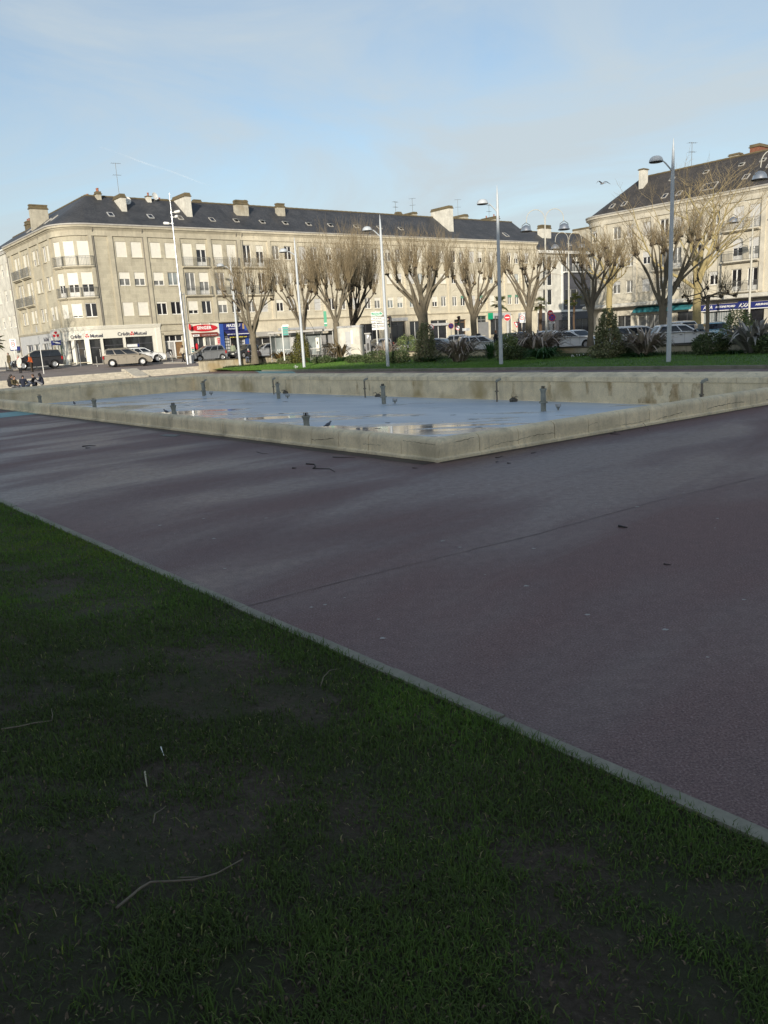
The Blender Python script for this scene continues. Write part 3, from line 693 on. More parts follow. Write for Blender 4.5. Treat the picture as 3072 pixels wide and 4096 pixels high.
def pigeon(loc,rz,label,c=(.11,.12,.14)):
    m=MB(); 
    rings=[]
    for t,r,z in ((-.19,.012,.085),(-.10,.03,.10),(-.03,.062,.115),(.05,.07,.13),(.10,.05,.155),(.125,.032,.19),(.15,.033,.215),(.175,.026,.215),(.19,.008,.21),(.205,.003,.205)):
        rings.append([(t,r*math.cos(k*PI/4),z+r*.9*math.sin(k*PI/4)) for k in range(8)])
    m.loft(rings); 
    for s in (-1,1): m.tube([(.02,s*.025,.08),(.03,s*.028,.0)],.006,4)
    o=m.build('pigeon',mat('pigeon_grey',c,.8,.3,20.),None,True,loc,rz); tag(o,label,'bird','pigeons in the basin')
p=G(299,1621,WZ); pigeon(p,2.2,'dark grey pigeon standing in the water between the two left nozzles')
p=G(1311,1712,WZ); pigeon(p,.8,'grey pigeon by the near coping, right of the largest nozzle')
p=G(667,1656,WZ); pigeon(p,2.6,'pigeon half hidden by the near coping at the third nozzle')
# floating twigs and leaves on the shallow water
def twig(name,pts,r,label,cat,grp,mt,side=5):
    m=MB(); n=len(pts); m.tube(pts,[r*(1-.6*i/(n-1)) for i in range(n)],side)
    o=m.build(name,mt,None,True); tag(o,label,cat,grp); return o
DRIFT=mat('wet_dark_leaf',(.035,.028,.02),.6,.3,20.)
lab=['short dark drift of leaves on the water','dark leaf drift on the pale reflections','thin dark leaf drift near the middle nozzle']
rr=random.Random(9)
for i,(x,y,w) in enumerate([(735,1621,26),(1115,1654,20),(980,1613,20),(870,1608,30),(1500,1713,22),(1540,1690,20),(1870,1676,40),(1800,1660,26),(1900,1708,30),(1130,1606,22),(1640,1663,36)]):
    p=G(x,y,WZ+.006); q=G(x+w,y+rr.uniform(-2,2),WZ+.006); t=(q-p); n=Vector((-t.y,t.x,0)).normalized()
    m=MB(); k=9; up=[];dn=[]
    for j in range(k+1):
        c=p.lerp(q,j/k); ww=(.03+.08*rr.random())*math.sin(PI*(j+.3)/(k+.6)); up.append(c+n*ww); dn.append(c-n*ww*.8)
    m.loft([[ (a.x,a.y,a.z-.004) for a in up+dn[::-1]],[(a.x,a.y,a.z) for a in up+dn[::-1]]])
    tag(m.build('leaf_drift',DRIFT),'dark drift of wet leaves lying in the shallow water','leaves','leaf drifts in the basin')
# ---- twigs on the path and the lawn
def pxtwig(px,r,z0,label,mt,lift=None,lawn=False,cat='twig',name='twig',grp=None):
    pts=[]
    for i,(x,y) in enumerate(px):
        p=G(x,y,z0)
        if lawn:
            for _ in range(6): p=G(x,y,lz(p.x,p.y)+.018)
        pts.append((p.x,p.y,p.z+r*.9+(lift[i] if lift else 0)))
    fine=[]
    for a,b in zip(pts,pts[1:]):
        for k in range(3): fine.append(tuple(a[j]+(b[j]-a[j])*k/3 for j in range(3)))
    fine.append(pts[-1])
    return twig(name,fine,r,label,cat,grp,mt)
TW=mat('dark_wet_twig',(.022,.017,.014),.7,.3,20.); TWD=mat('pale_dry_stick',(.15,.12,.085),.8,.3,15.); STRAW=mat('bleached_straw',(.42,.37,.26),.7,.15,20.)
def z2c(x,y): return (800+x/2.07375,1600+y/2.07375)
pxtwig([z2c(880,533),z2c(950,537),z2c(958,557),z2c(935,572),z2c(1020,574),z2c(1075,575),z2c(1105,590),z2c(1120,602)],.011,0,'thickest dark forked twig on the path below the near coping',TW)
pxtwig([z2c(1102,476),z2c(1170,479),z2c(1285,479)],.009,0,'long straight dark twig on the path close to the near coping',TW)
pxtwig([z2c(470,432),z2c(520,446),z2c(562,447)],.006,0,'thin curved twig on the path left of the thick forked one',TW)
pxtwig([z2c(765,568),z2c(800,568)],.012,0,'short dark stick end on the path left of the forked twig',TW)
def z1c(x,y): return (x/2.07375,1500+y/2.07375)
pxtwig([z1c(682,595),z1c(745,588),z1c(795,590)],.012,0,'dark stick on the path at left, upper of the pair',TW); pxtwig([z1c(710,608),z1c(750,607)],.011,0,'short dark stick on the path at left, lower of the pair',TW)
def z3c(x,y): return (1500+x/2.07375,1600+y/2.07375)
pxtwig([z3c(998,480),z3c(1030,478),z3c(1055,468)],.008,0,'small bent twig on the path right of the basin corner',TW); pxtwig([z3c(1000,517),z3c(1025,515)],.008,0,'tiny twig on the path below the bent one by the basin corner',TW); pxtwig([z3c(1097,526),z3c(1127,528)],.010,0,'short thick twig on the path right of the basin corner',TW); pxtwig([z3c(1295,444),z3c(1338,436)],.007,0,'slender straight twig on the path along the right side of the basin',TW)
pxtwig([z3c(310,566),z3c(355,568)],.008,0,'short twig on the path straight in front of the basin corner',TW)
def z4c(x,y): return (2272+x/2.07375,1450+y/2.07375)
pxtwig([z4c(500,530),z4c(540,508),z4c(590,508),z4c(635,535),z4c(668,570)],.010,0,'arched bare branch leaning at the foot of the right coping',TWD,[0,.08,.10,.05,0],name='branch',cat='branch')
pxtwig([z4c(335,555),z4c(370,572),z4c(398,577)],.012,0,'dark twig on the path under the cracked right coping, upper one',TW); pxtwig([z4c(350,594),z4c(435,598)],.009,0,'long dark twig on the path under the cracked right coping, lower one',TW)
pxtwig([(2474,2108),(2495,2112),(2510,2114)],.014,0,'dark scrap of bark lying on the path at right',TW,name='bark_scrap')
pxtwig([(2655,2258),(2683,2262)],.007,0,'thin dark twig on the path at far right',TW)
def zg(x,y): return (x/1.659,3300+y/1.659)
pxtwig([zg(775,560),zg(860,490),zg(930,430),zg(1000,388),zg(1140,382),zg(1290,372),zg(1440,330),zg(1530,280),zg(1610,235)],.0065,.35,'long crooked bare branch lying on the muddy lawn',TWD,None,True,'branch','branch')
pxtwig([zg(1180,356),zg(1270,352),zg(1370,350)],.004,.35,'straight thin side stick lying against the crooked branch',TWD,None,True,'stick','stick')
def zh(x,y): return (x/1.659,2500+y/1.659)
pxtwig([zh(962,980),zh(968,1030),zh(976,1078)],.0055,.3,'bleached straight straw standing out on the lawn at left',STRAW,None,True,'straw','straw')
pxtwig([zh(1018,1320),zh(1030,1255),zh(1080,1225),zh(1100,1205)],.0035,.35,'thin curved pale stem on the lawn left of centre',TWD,None,True,'stem','dry_stem')
pxtwig([zh(10,697),zh(120,680),zh(230,655),zh(345,640),zh(350,600),zh(340,560)],.005,.25,'hooked thin runner stem on the lawn near the left edge',TWD,None,True,'stem','dry_stem')
pxtwig([zh(1068,815),zh(1078,850),zh(1088,870)],.0045,.3,'crumpled white paper sliver on the lawn',WHITE,None,True,'litter','paper_scrap')
def z7c(x,y): return (1000+x/1.659,2350+y/1.659)
pxtwig([z7c(468,660),z7c(490,625),z7c(530,590),z7c(580,562)],.004,.1,'slim curved dry stem arching over the lawn near the kerb',TWD,[0,.03,.04,.02],True,'stem','dry_stem')
p=[G(x,y,.012) for x,y in ((636,1742),(664,1735.5),(724,1738),(700,1746))]
m=MB(); m.loft([[(a.x,a.y,-.02) for a in p],[(a.x,a.y,.010) for a in p]]); q=[p[0].lerp(p[2],.5).lerp(a,.86) for a in p]; m.loft([[(a.x,a.y,.008) for a in q],[(a.x,a.y,.014) for a in q]])
tag(m.build('manhole_cover',mat('grey_cast_cover',(.17,.165,.155),.7,.3,12.)),'pale grey rectangular manhole cover set in the path near the coping','manhole cover')
# ================================================================ buildings
D52=Vector((math.sin(math.radians(52)),math.cos(math.radians(52)))); L38=Vector((-D52.y,D52.x))
OO=Vector((-33.2,84.0))
ANG=math.atan2(D52.y,D52.x)       # 38 deg
class Path:
    """facade line: straight for q>=0, quarter arc radius R for -RA<q<0, straight beyond"""
    def __init__(s,P1,u,R=0.): 
        s.P=P1; s.u=u; s.R=R; s.n=Vector((u.y,-u.x)); s.RA=R*PI/2; s.c=P1-s.n*R
    def at(s,q):
        # returns point, outward normal
        if q>=0 or s.R==0: return s.P+s.u*q, s.n
        if q>-s.RA:
            f=q/s.R; n=Vector((s.n.x*math.cos(f)-s.n.y*math.sin(f),s.n.x*math.sin(f)+s.n.y*math.cos(f))); return s.c+n*s.R, n
        n=Vector((s.n.y,-s.n.x)); u=Vector((-n.y,n.x)); return s.c+n*s.R+u*(q+s.RA), n
    def p(s,q,off,z):
        a,n=s.at(q); return Vector((a.x+n.x*off,a.y+n.y*off,z))
    def rz(s,q):
        a,n=s.at(q); return math.atan2(n.x,-n.y)
    def samples(s,q0,q1):
        qs={q0,q1}
        if s.R:
            for k in range(0,13):
                q=-s.RA*k/12
                if q0<q<q1: qs.add(q)
        return sorted(qs)
class Bld:
    def __init__(s,name,label,path,root,wallm,trimm):
        s.root=thing(name,label,'building',root); s.o=Vector(root); s.path=path; s.wm=wallm; s.tm=trimm
        s.trim=MB(); s.cache={}
    def L(s,v): return Vector(v)-s.o
    def wall(s,name,q0,q1,z0,z1,holes,mt=None,off=0.,depth=.26,parent=None):
        qs=set(s.path.samples(q0,q1)); zz={z0,z1}
        for h in holes:
            for q in s.path.samples(max(h[0],q0),min(h[1],q1)): qs.add(q)
            zz.add(h[2]); zz.add(h[3])
        qs=sorted(q for q in qs if q0<=q<=q1); zz=sorted(z for z in zz if z0<=z<=z1)
        # split long runs
        m=MB(); uv=[]; idx={}
        def vid(q,z,o=0.):
            k=(round(q,4),round(z,4),round(o,3))
            if k not in idx:
                idx[k]=len(m.v); m.v.append(tuple(s.L(s.path.p(q,off-o,z)))); uv.append((q+ (o if o else 0),z))
            return idx[k]
        inside=lambda q,z: any(h[0]-1e-6<q<h[1]+1e-6 and h[2]-1e-6<z<h[3]+1e-6 for h in holes)
        for a,b in zip(qs,qs[1:]):
            for c,d in zip(zz,zz[1:]):
                if inside((a+b)/2,(c+d)/2): continue
                m.f.append((vid(a,c),vid(b,c),vid(b,d),vid(a,d))); m.m.append(0)
        for h in holes:
            hq=[q for q in qs if h[0]-1e-6<=q<=h[1]+1e-6]
            for a,b in zip(hq,hq[1:]):
                for z,fl in ((h[2],0),(h[3],1)):
                    f=(vid(a,z),vid(b,z),vid(b,z,depth),vid(a,z,depth)); m.f.append(f if fl else f[::-1]); m.m.append(0)
            for q,fl in ((h[0],0),(h[1],1)):
                f=(vid(q,h[2]),vid(q,h[3]),vid(q,h[3],depth),vid(q,h[2],depth)); m.f.append(f if fl else f[::-1]); m.m.append(0)
        m.uv=uv
        return m.build(name,mt or s.wm,parent or s.root)
    def sweep(s,q0,q1,prof,mb=None,mi=0):
        mb=mb if mb is not None else s.trim
        qs=s.path.samples(q0,q1)
        mb.loft([[s.L(s.path.p(q,o,z)) for o,z in prof] for q in qs],True,True,mi)
    def qbox(s,q0,q1,o0,o1,z0,z1,mb=None,mi=0): s.sweep(q0,q1,[(o0,z0),(o1,z0),(o1,z1),(o0,z1)],mb,mi)
    def pipe(s,q,z0,z1):
        m=MB(); pts=[s.L(s.path.p(q,o,z)) for o,z in ((.36,z1),(.36,z1-.15),(.08,z1-.7),(.08,z0))]; m.tube(pts,.055,6); m.build('downpipe',PIPE,s.root)
    def place(s,o,q,z,off=0.): 
        p=s.L(s.path.p(q,off,z)); o.location=p; o.rotation_euler=(0,0,s.path.rz(q)); return o
    def window(s,q,z,w,h,shut=0.,gl=None,door=False,sm=None,sill=True,mull=1,fm=None):
        gl=gl or GL_DARK; sm=sm or SHUT; fm=fm or PVC
        key=('f',round(w,2),round(h,2),door,mull,fm.name)
        if key not in s.cache:
            m=MB(); t=.065; y0,y1=.13,.20
            m.box(-w/2,w/2,y0,y1,h-t,h); m.box(-w/2,w/2,y0,y1,0,t*1.2); m.box(-w/2,-w/2+t,y0,y1,t*1.2,h-t); m.box(w/2-t,w/2,y0,y1,t*1.2,h-t)
            for k in range(mull):
                x=-w/2+w*(k+1)/(mull+1); m.box(x-.055,x+.055,y0-.012,y1,t*1.2,h-t)
            if door: m.box(-w/2+t,w/2-t,y0+.015,y1-.005,t*1.2,.50)
            s.cache[key]=m.mesh('window',fm)
        f=s.place(link('window',s.cache[key],s.root),q,z)
        zt=h*(1-shut)
        if shut<.97:
            key=('g',round(w,2),round(h,2),door,gl.name)
            if key not in s.cache:
                m=MB(); z0=.50 if door else .078
                m.add([(-w/2+.06,.168,z0),(w/2-.06,.168,z0),(w/2-.06,.168,h-.06),(-w/2+.06,.168,h-.06)],[(0,1,2,3)]); s.cache[key]=m.mesh('pane',gl)
            link('pane',s.cache[key],f)
        if shut>.02:
            key=('s',round(w,2),round(h,2),round(shut,2),sm.name)
            if key not in s.cache:
                m=MB(); n=max(2,int(h*shut/.055)); rings=[]; z=h-.002
                for k in range(n+1):
                    zz=h-.002-(h*shut-.004)*k/n
                    rings+= [[(-w/2+.004,.085,zz),(w/2-.004,.085,zz)],[(-w/2+.004,.073,zz-.5*h*shut/n),(w/2-.004,.073,zz-.5*h*shut/n)]] if k<n else [[(-w/2+.004,.085,zz),(w/2-.004,.085,zz)]]
                m.loft([r for r in rings],False,False,0,False)
                m.f=[tuple(reversed(f_)) for f_ in m.f]
                m.box(-w/2+.004,w/2-.004,.07,.10,zt+.002,zt+.05); s.cache[key]=m.mesh('shutter',sm)
            link('shutter',s.cache[key],f)
        if sill and not door: s.qbox(q-w/2-.09,q+w/2+.09,-.1,.10,z-.10,z-.012)
        return f
    def balcony(s,q0,q1,z,dep=.42,h=.95,slab=True,nb=None,mid=True):
        m=MB()
        if slab: s.sweep(q0,q1,[(-.05,z-.24),(dep*.6,z-.24),(dep*.75,z-.16),(dep+.05,z-.14),(dep+.05,z-.02),(-.05,z-.02)],m)
        else: s.qbox(q0,q1,0,dep+.03,z-.06,z-.02,m)
        b=m.build('balcony',s.tm,s.root)
        r=MB(); L_=q1-q0; nb=nb or int(L_/.13)
        for zz in (z+.06,z+h): s.sweep(q0,q1,[(dep-.018,zz-.018),(dep+.018,zz-.018),(dep+.018,zz+.018),(dep-.018,zz+.018)],r)
        for k in range(nb+1):
            q=q0+.02+(L_-.04)*k/nb; w=.009 if k%6 else .016; s.sweep(q-w,q+w,[(dep-.01,z-.02),(dep+.01,z-.02),(dep+.01,z+h),(dep-.01,z+h)],r)
        for q in (q0,q1):
            for zz in (z+.06,z+h):
                s.sweep(q-.012,q+.012,[(0,zz-.015),(dep,zz-.015),(dep,zz+.015),(0,zz+.015)],r)
            for k in range(1,4):
                o=dep*k/4; s.sweep(q-.01,q+.01,[(o-.008,z-.02),(o+.008,z-.02),(o+.008,z+h),(o-.008,z+h)],r)
        r.build('railing',IRON,b)
    def roof(s,q0,q1,ze,zr,dep,mt,eo=.42,kq=None,ks=None,two=True,corner=False):
        """front slope up to a ridge at depth dep; corner=True fans the arc into the ridge joint"""
        m=MB(); uv=[]
        qs=s.path.samples(q0,q1)
        ext=[]
        for a,b in zip(qs,qs[1:]):
            n=max(1,int((b-a)/2.)); ext+=[a+(b-a)*k/n for k in range(n)]
        ext.append(q1); qs=ext
        K=s.path.c - s.path.n*(dep-s.path.R) + s.path.u*(dep-s.path.R) if corner else None
        def ridge(q):
            if corner:
                if q<=-s.path.RA:
                    p=s.path.p(q,-dep,zr); t=-(q+s.path.RA)
                    return Vector((p.x,p.y,zr)) if t>dep-s.path.R else Vector((K.x,K.y,zr))
                if q<dep-s.path.R: return Vector((K.x,K.y,zr))
            return s.path.p(q,-dep,zr)
        nr=6
        for q in qs:
            e=s.path.p(q,eo,ze); r=ridge(q); L_=(r-e).length
            for k in range(nr+1):
                m.v.append(tuple(s.L(e.lerp(r,k/nr)))); uv.append((q,L_*k/nr))
        n1=nr+1
        for i in range(len(qs)-1):
            for k in range(nr): m.f.append((i*n1+k,(i+1)*n1+k,(i+1)*n1+k+1,i*n1+k+1)); m.m.append(0)
        if two:
            b0=len(m.v)
            for q in qs:
                r=ridge(q); e=s.path.p(q,-2*dep,ze)
                if corner and q>-s.path.RA and q<2*dep-s.path.R: 
                    k2=s.path.c-s.path.n*(2*dep-s.path.R)+s.path.u*(2*dep-s.path.R); e=Vector((k2.x,k2.y,ze))
                m.v.append(tuple(s.L(r))); uv.append((q,0)); m.v.append(tuple(s.L(e))); uv.append((q,6))
            for i in range(len(qs)-1): m.f.append((b0+2*i,b0+2*i+2,b0+2*i+3,b0+2*i+1)); m.m.append(0)
        m.uv=uv
        o=m.build('roof',mt,s.root)
        # ridge tiles
        rd=MB(); pr=None
        pts=[]
        for q in qs:
            r=ridge(q)
            if pr is None or (r-pr).length>.05: pts.append(r); pr=r
        fine=[]
        for a,b in zip(pts,pts[1:]):
            n=max(1,int((b-a).length/.4)); fine+=[a.lerp(b,k/n) for k in range(n)]
        fine.append(pts[-1])
        rd.tube([s.L(p+Vector((0,0,.01))) for p in fine],[.10+.02*(k%2) for k in range(len(fine))],6)
        rd.build('ridge_tiles',CHIMCAP,o)
        return o
    def rpt(s,q,dep,ze,zr,D,eo=.42): # height of roof slope at depth dep behind the facade
        return ze+(zr-ze)*(dep+eo)/(D+eo)
    def skylight(s,roof,q,dep,ze,zr,D,w=.62,h=.85,openang=0.,fm=None,eo=.42):
        sl=math.atan2(zr-ze,D+eo); z=s.rpt(q,dep,ze,zr,D,eo); p=s.L(s.path.p(q,-dep,z)); rz=s.path.rz(q)
        M=Matrix.Translation(p)@Matrix.Rotation(rz,4,'Z')@Matrix.Rotation(sl,4,'X')
        m=MB(); t=.07
        m.box(-w/2,w/2,-h/2,-h/2+t,-.02,.09,0,M); m.box(-w/2,w/2,h/2-t,h/2,-.02,.09,0,M); m.box(-w/2,-w/2+t,-h/2+t,h/2-t,-.02,.09,0,M); m.box(w/2-t,w/2,-h/2+t,h/2-t,-.02,.09,0,M)
        f=m.build('skylight',fm or GUT,roof); g=MB(); 
        M2=M@Matrix.Translation((0,h/2,.05))@Matrix.Rotation(-openang,4,'X')@Matrix.Translation((0,-h/2,0))
        g.box(-w/2+t,w/2-t,-h/2+t,h/2-t,-.01,.015,0,M2); g.build('pane',GL_GREY if openang else GL_DARK,f)
        if openang:
            pass
    def chimney(s,q0,q1,d0,d1,zb,zt,mt=None,cap=.35,pots=0,capm=None):
        a=(s.path.at(max(q0,0))[1]); m=MB()
        def ring(z,e): return [s.L(s.path.p(q,-d,z)) for q,d in ((q0-e,d0-e),(q1+e,d0-e),(q1+e,d1+e),(q0-e,d1+e))]
        m.loft([ring(zb,0),ring(zt-cap,0)]); c=m.build('chimney',mt or CHIM,s.root)
        m=MB(); m.loft([ring(zt-cap,.10),ring(zt-cap+.08,.10)]); n=max(2,int(cap/.11))
        for k in range(n-1):
            z0=zt-cap+.08+(cap-.08)*k/(n-1); z1=zt-cap+.08+(cap-.08)*(k+1)/(n-1); e=-.02 if k%2 else .03; m.loft([ring(z0,e),ring(z1-.004,e)])
        m.build('chimney_cap',capm or CHIMCAP,c)
        if pots:
            pm=MB(); L_=(d1-d0) if d1-d0>q1-q0 else (q1-q0)
            for k in range(pots):
                f=(k+.5)/pots; q,d=((q0+q1)/2,d0+(d1-d0)*f) if d1-d0>q1-q0 else (q0+(q1-q0)*f,(d0+d1)/2)
                p=s.L(s.path.p(q,-d,zt)); pm.lathe([(.11,-.03),(.09,.28),(.12,.30),(.12,.36)],8,p)
            pm.build('chimney_pot',mat('terracotta_pot',(.33,.12,.07),.8,.2),c)
        return c
    def finish(s):
        if s.trim.v: s.trim.build('stone_trim',s.tm,s.root)
CORN=[(-.05,14.98),(.20,14.98),(.22,15.05),(.30,15.08),(.34,15.18),(.50,15.22),(.52,15.40),(.46,15.44),(-.05,15.44)]
def antenna(loc,h,label,ang=.3,els=5):
    t=thing('tv_antenna',label,'antenna',loc,ang,'television aerials on the roofs')
    m=MB(); m.tube([(0,0,-.3),(0,0,h)],.025,5); m.build('mast',IRON,t)
    m=MB()
    for zz,L_ in ((h-.05,.9),(h*.62,.75)):
        m.tube([(-L_*.5,0,zz),(L_*.6,0,zz)],.015,4)
        for k in range(els):
            x=-L_*.5+L_*1.1*k/(els-1); m.tube([(x,-.32+.03*k,zz),(x,.32-.03*k,zz)],.010,4)
    m.build('aerial_array',IRON,t)
# ---------------------------------------------------------------- 1. corner building with the bank
P1=OO+D52*4.9
MP=Path(P1,D52,3.0)
b=Bld('apartment_building','limestone apartment building with rounded corner, bank on its ground floor and slate hipped roof',MP,(P1.x,P1.y,1.1),STONE,TRIM)
S2=lambda s:s-4.9
RAq=MP.RA
LQ=lambda t:-(RAq+t-3.0)          # depth from virtual corner along the left wing -> q
QE=S2(22.75); QL=LQ(20.6)
rowz=[(6.1,7.55),(9.3,10.72),(12.28,13.9)]; doorz=[None,(8.22,10.72),(11.40,13.9)]
holes=[]; wins=[]
def addw(q,r,w,shut=0,gl=None,door=False,**k):
    z0,z1=(doorz[r] if door else rowz[r]); holes.append((q-w/2,q+w/2,z0,z1)); wins.append((q,z0,w,z1-z0,shut,gl,door,k))
SH={ # (bay start s): rows bottom..top -> (shutter, glass, door)
 7.6:[(1,None,0),(.5,GL_CURT,0),(1,None,0)], 9.3:[(1,None,0),(.5,GL_CURT,0),(1,None,0)],
 11.5:[(.14,GL_DARK,0),(.64,GL_CURT,0),(1,None,0)], 13.2:[(.05,GL_DARK,0),(0,GL_GREY,0),(1,None,0)],
 15.3:[(.72,GL_DARK,0),(0,GL_CURT,1),(1,None,1)], 17.0:[(.03,GL_DARK,0),(.42,GL_CURT,1),(.27,GL_DARK,1)],
 19.1:[(.36,GL_CURT,0),(0,GL_CURT,1),(1,None,1)], 20.9:[(0,GL_DARK,0),(.45,GL_CURT,1),(1,None,1)]}
for s0,rows in SH.items():
    for r,(sh,gl,dr) in enumerate(rows): addw(S2(s0+.63),r,1.22,sh,gl,bool(dr))
for i,f in enumerate((13,42,71)):
    q=-3.0*math.radians(f); w=(1.22,1.15,1.0)[i]
    addw(q,2,w,1,None,True); addw(q,1,w,.5,GL_DARK,True); addw(q,0,w,(0,.88,1)[i],GL_DARK)
lb=[3.45,7.35,11.25,15.15,19.05]
rr=random.Random(2)
for i,p in enumerate(lb[:-1]):
    for k,o in enumerate((1.02,2.52)):
        q=LQ(p+o)
        for r in range(3):
            dr=(i in (1,2) and r>0) and False
            dr=(i in (2,3) and r==2) or (i in (2,3) and r==1)
            addw(q,r,1.12,rr.choice([1,1,.6,.35,0]) ,rr.choice([GL_CURT,GL_DARK]),dr)
b.wall('wall',QL,QE,5.1,15.0,holes)
for (q,z,w,h,sh,gl,dr,k) in wins: b.window(q,z,w,h,sh,gl,dr,**k)
# pilasters, frieze, cornice
for s0,s1 in ((4.75,5.15),(6.85,7.35),(10.80,11.22),(14.60,15.05),(18.42,18.92),(22.32,22.75)): b.qbox(S2(s0),S2(s1),-.05,.15,5.1,14.40)
for p in lb: b.qbox(LQ(p+.24),LQ(p-.24),-.05,.16,5.1,14.40)
b.sweep(QL,QE,[(-.05,14.40),(.15,14.40),(.15,14.98),(-.05,14.98)]); b.sweep(QL,QE,CORN)
b.sweep(S2(11.6),QE,[(-.05,5.02),(.20,5.02),(.22,5.10),(.12,5.2),(-.05,5.2)])
gm=MB(); b.sweep(QL,QE,[(.40,15.44),(.56,15.45),(.58,15.58),(.52,15.58),(.40,15.50)],gm); gm.build('gutter',GUT,b.root)
b.balcony(S2(15.05),S2(18.42),11.40,.40); b.balcony(S2(15.05),S2(18.42),8.22,.40); b.balcony(S2(18.92),S2(22.32),11.40,.40); b.balcony(S2(18.92),S2(22.32),8.22,.40)
for i,f in enumerate((13,42,71)):
    q=-3.0*math.radians(f); w=(.78,.74,.66)[i]
    for z in (11.40,8.22): b.balcony(q-w,q+w,z,.30,.95,nb=11)
for i in (2,3):
    for z in (11.40,8.22): b.balcony(LQ(lb[i]+3.6),LQ(lb[i]+.3),z,.38)
ZE,ZR,DP=15.44,19.3,5.0
rf=b.roof(QL,QE,ZE,ZR,DP,SLATE,corner=True)
for s0 in (8.15,12.65,16.2): b.skylight(rf,S2(s0),1.55,ZE,ZR,DP,.62,.85,0,GREYL if s0<13 else GUT)
b.skylight(rf,S2(20.2),1.5,ZE,ZR,DP)
for t in (6.2,8.6,12.5,15.8): b.skylight(rf,LQ(t),1.7,ZE,ZR,DP,.5,1.0,0,GUT)
b.chimney(S2(9.75),S2(10.35),2.3,4.4,16.6,19.25,CHIMW,.42)
b.chimney(S2(17.25),S2(17.95),1.9,5.4,16.2,19.75,CHIMW,.42)
b.chimney(S2(13.75),S2(14.25),4.4,4.9,18.6,19.6,CHIMW,.1,1)
b.chimney(S2(16.2),S2(17.1),6.2,9.0,16.5,19.7,CHIM,.3,1)
b.chimney(S2(20.5),S2(21.5),6.3,6.9,17.5,19.9,CHIMW,.35)
b.chimney(LQ(12.6),LQ(12.0),.95,2.9,15.6,19.3,CHIM,.5)
b.chimney(LQ(4.9),LQ(4.3),6.0,6.5,17.0,19.7,CHIM,.3,2); b.chimney(LQ(6.9),LQ(6.4),5.6,6.0,18.0,19.4,CHIMCAP,.2,2)
for s0,z0 in ((5.3,5.2),(10.72,5.2),(22.25,5.2)): b.pipe(S2(s0),z0,15.4)
b.pipe(LQ(7.0),14.5,15.4)
# back + end walls so that the block is closed
m=MB(); 
bk=[MP.p(QL,0,0),MP.p(QL,-10,0),MP.c.to_3d()-(MP.n*7).to_3d()+(MP.u*7).to_3d(),MP.p(QE,-10,0),MP.p(QE,0,0)]
m.loft([[b.L((p.x,p.y,1.0)) for p in bk],[b.L((p.x,p.y,15.44)) for p in bk]],False,False,0,False); 
m.add([b.L(MP.p(QE,.4,15.44)),b.L(MP.p(QE,-10,15.44)),b.L(MP.p(QE,-5,19.3))],[(0,1,2)]); m.add([b.L(MP.p(QL,.4,15.44)),b.L(MP.p(QL,-10,15.44)),b.L(MP.p(QL,-5,19.3))],[(0,1,2)])
m.build('rear_wall',TRIM,b.root)
# ---- ground floor: bank
def glazed(B,name,q0,q1,z0,z1,gl,fm,nx=1,nz=1,off=-.16,t=.06,tr=None):
    """a shop window: frame (part) and glass (sub-part), recessed by -off"""
    m=MB(); B.qbox(q0,q1,off-.05,off,z1-t,z1,m); B.qbox(q0,q1,off-.05,off,z0,z0+t,m)
    for k in range(nx+1):
        q=q0+(q1-q0)*k/nx; a=max(q0,q-t/2); c=min(q1,q+t/2); a,c=(q0,q0+t) if k==0 else ((q1-t,q1) if k==nx else (a,c)); B.qbox(a,c,off-.05,off+.004,z0+t,z1-t,m)
    if tr:
        B.qbox(q0+t,q1-t,off-.05,off,z1-tr-t/2,z1-tr+t/2,m)
    f=m.build(name,fm,B.root)
    g=MB(); qs=B.path.samples(q0+t/2,q1-t/2); g.loft([[B.L(B.path.p(q,off-.03,z0+t/2)),B.L(B.path.p(q,off-.03,z1-t/2))] for q in qs],False,False,0,False)
    g.build('pane',gl,f); return f
gh=[]
def op(q0,q1,z0,z1): gh.append((q0,q1,z0,z1)); return (q0,q1,z0,z1)
# bank openings measured along the facade (s): windows, doors
W1_=op(S2(7.45),S2(10.6),1.25,3.85); W2_=op(S2(4.95),S2(7.2),1.25,3.8); Dr1=op(S2(3.05),S2(4.5),1.12,3.8); Dr2=op(-3.6,-2.45,1.12,3.8)
Dr3=op(-1.45,S2(4.9)-1.55,1.12,3.8) if False else None
gh=[g for g in gh if g!=Dr1 and g!=Dr2]
Dr1=op(-1.35,-.18,1.12,3.8); Dr2=op(-3.0,-1.85,1.12,3.8); W3_=op(-4.05,-3.45,1.12,3.8); W4_=op(LQ(5.6),LQ(3.6),1.3,3.75)
b.wall('bank_front',LQ(6.4),S2(11.55),1.0,4.75,gh,CREAM,.06,.30)
b.sweep(LQ(6.4),S2(11.6),[(-.05,4.75),(.12,4.75),(.14,4.82),(.19,4.85),(.19,4.93),(.25,4.96),(.25,5.03),(.30,5.06),(.30,5.14),(-.05,5.14)],gm2:=MB()); gm2.build('bank_cornice',CREAM,b.root)
m=MB(); b.qbox(S2(11.0),S2(11.55),.06,.14,1.0,4.74,m); m.build('bank_pilaster',CREAM,b.root)
glazed(b,'shop_window',W1_[0],W1_[1],W1_[2],W1_[3],GL_SHOP,GREYD,2,1,-.12,.06,.75); glazed(b,'shop_window',W2_[0],W2_[1],W2_[2],W2_[3],GL_SHOP,GREYD,1,1,-.12,.06,.75)
glazed(b,'shop_window',W4_[0],W4_[1],W4_[2],W4_[3],GL_GREEN,PVC,2,1,-.12)
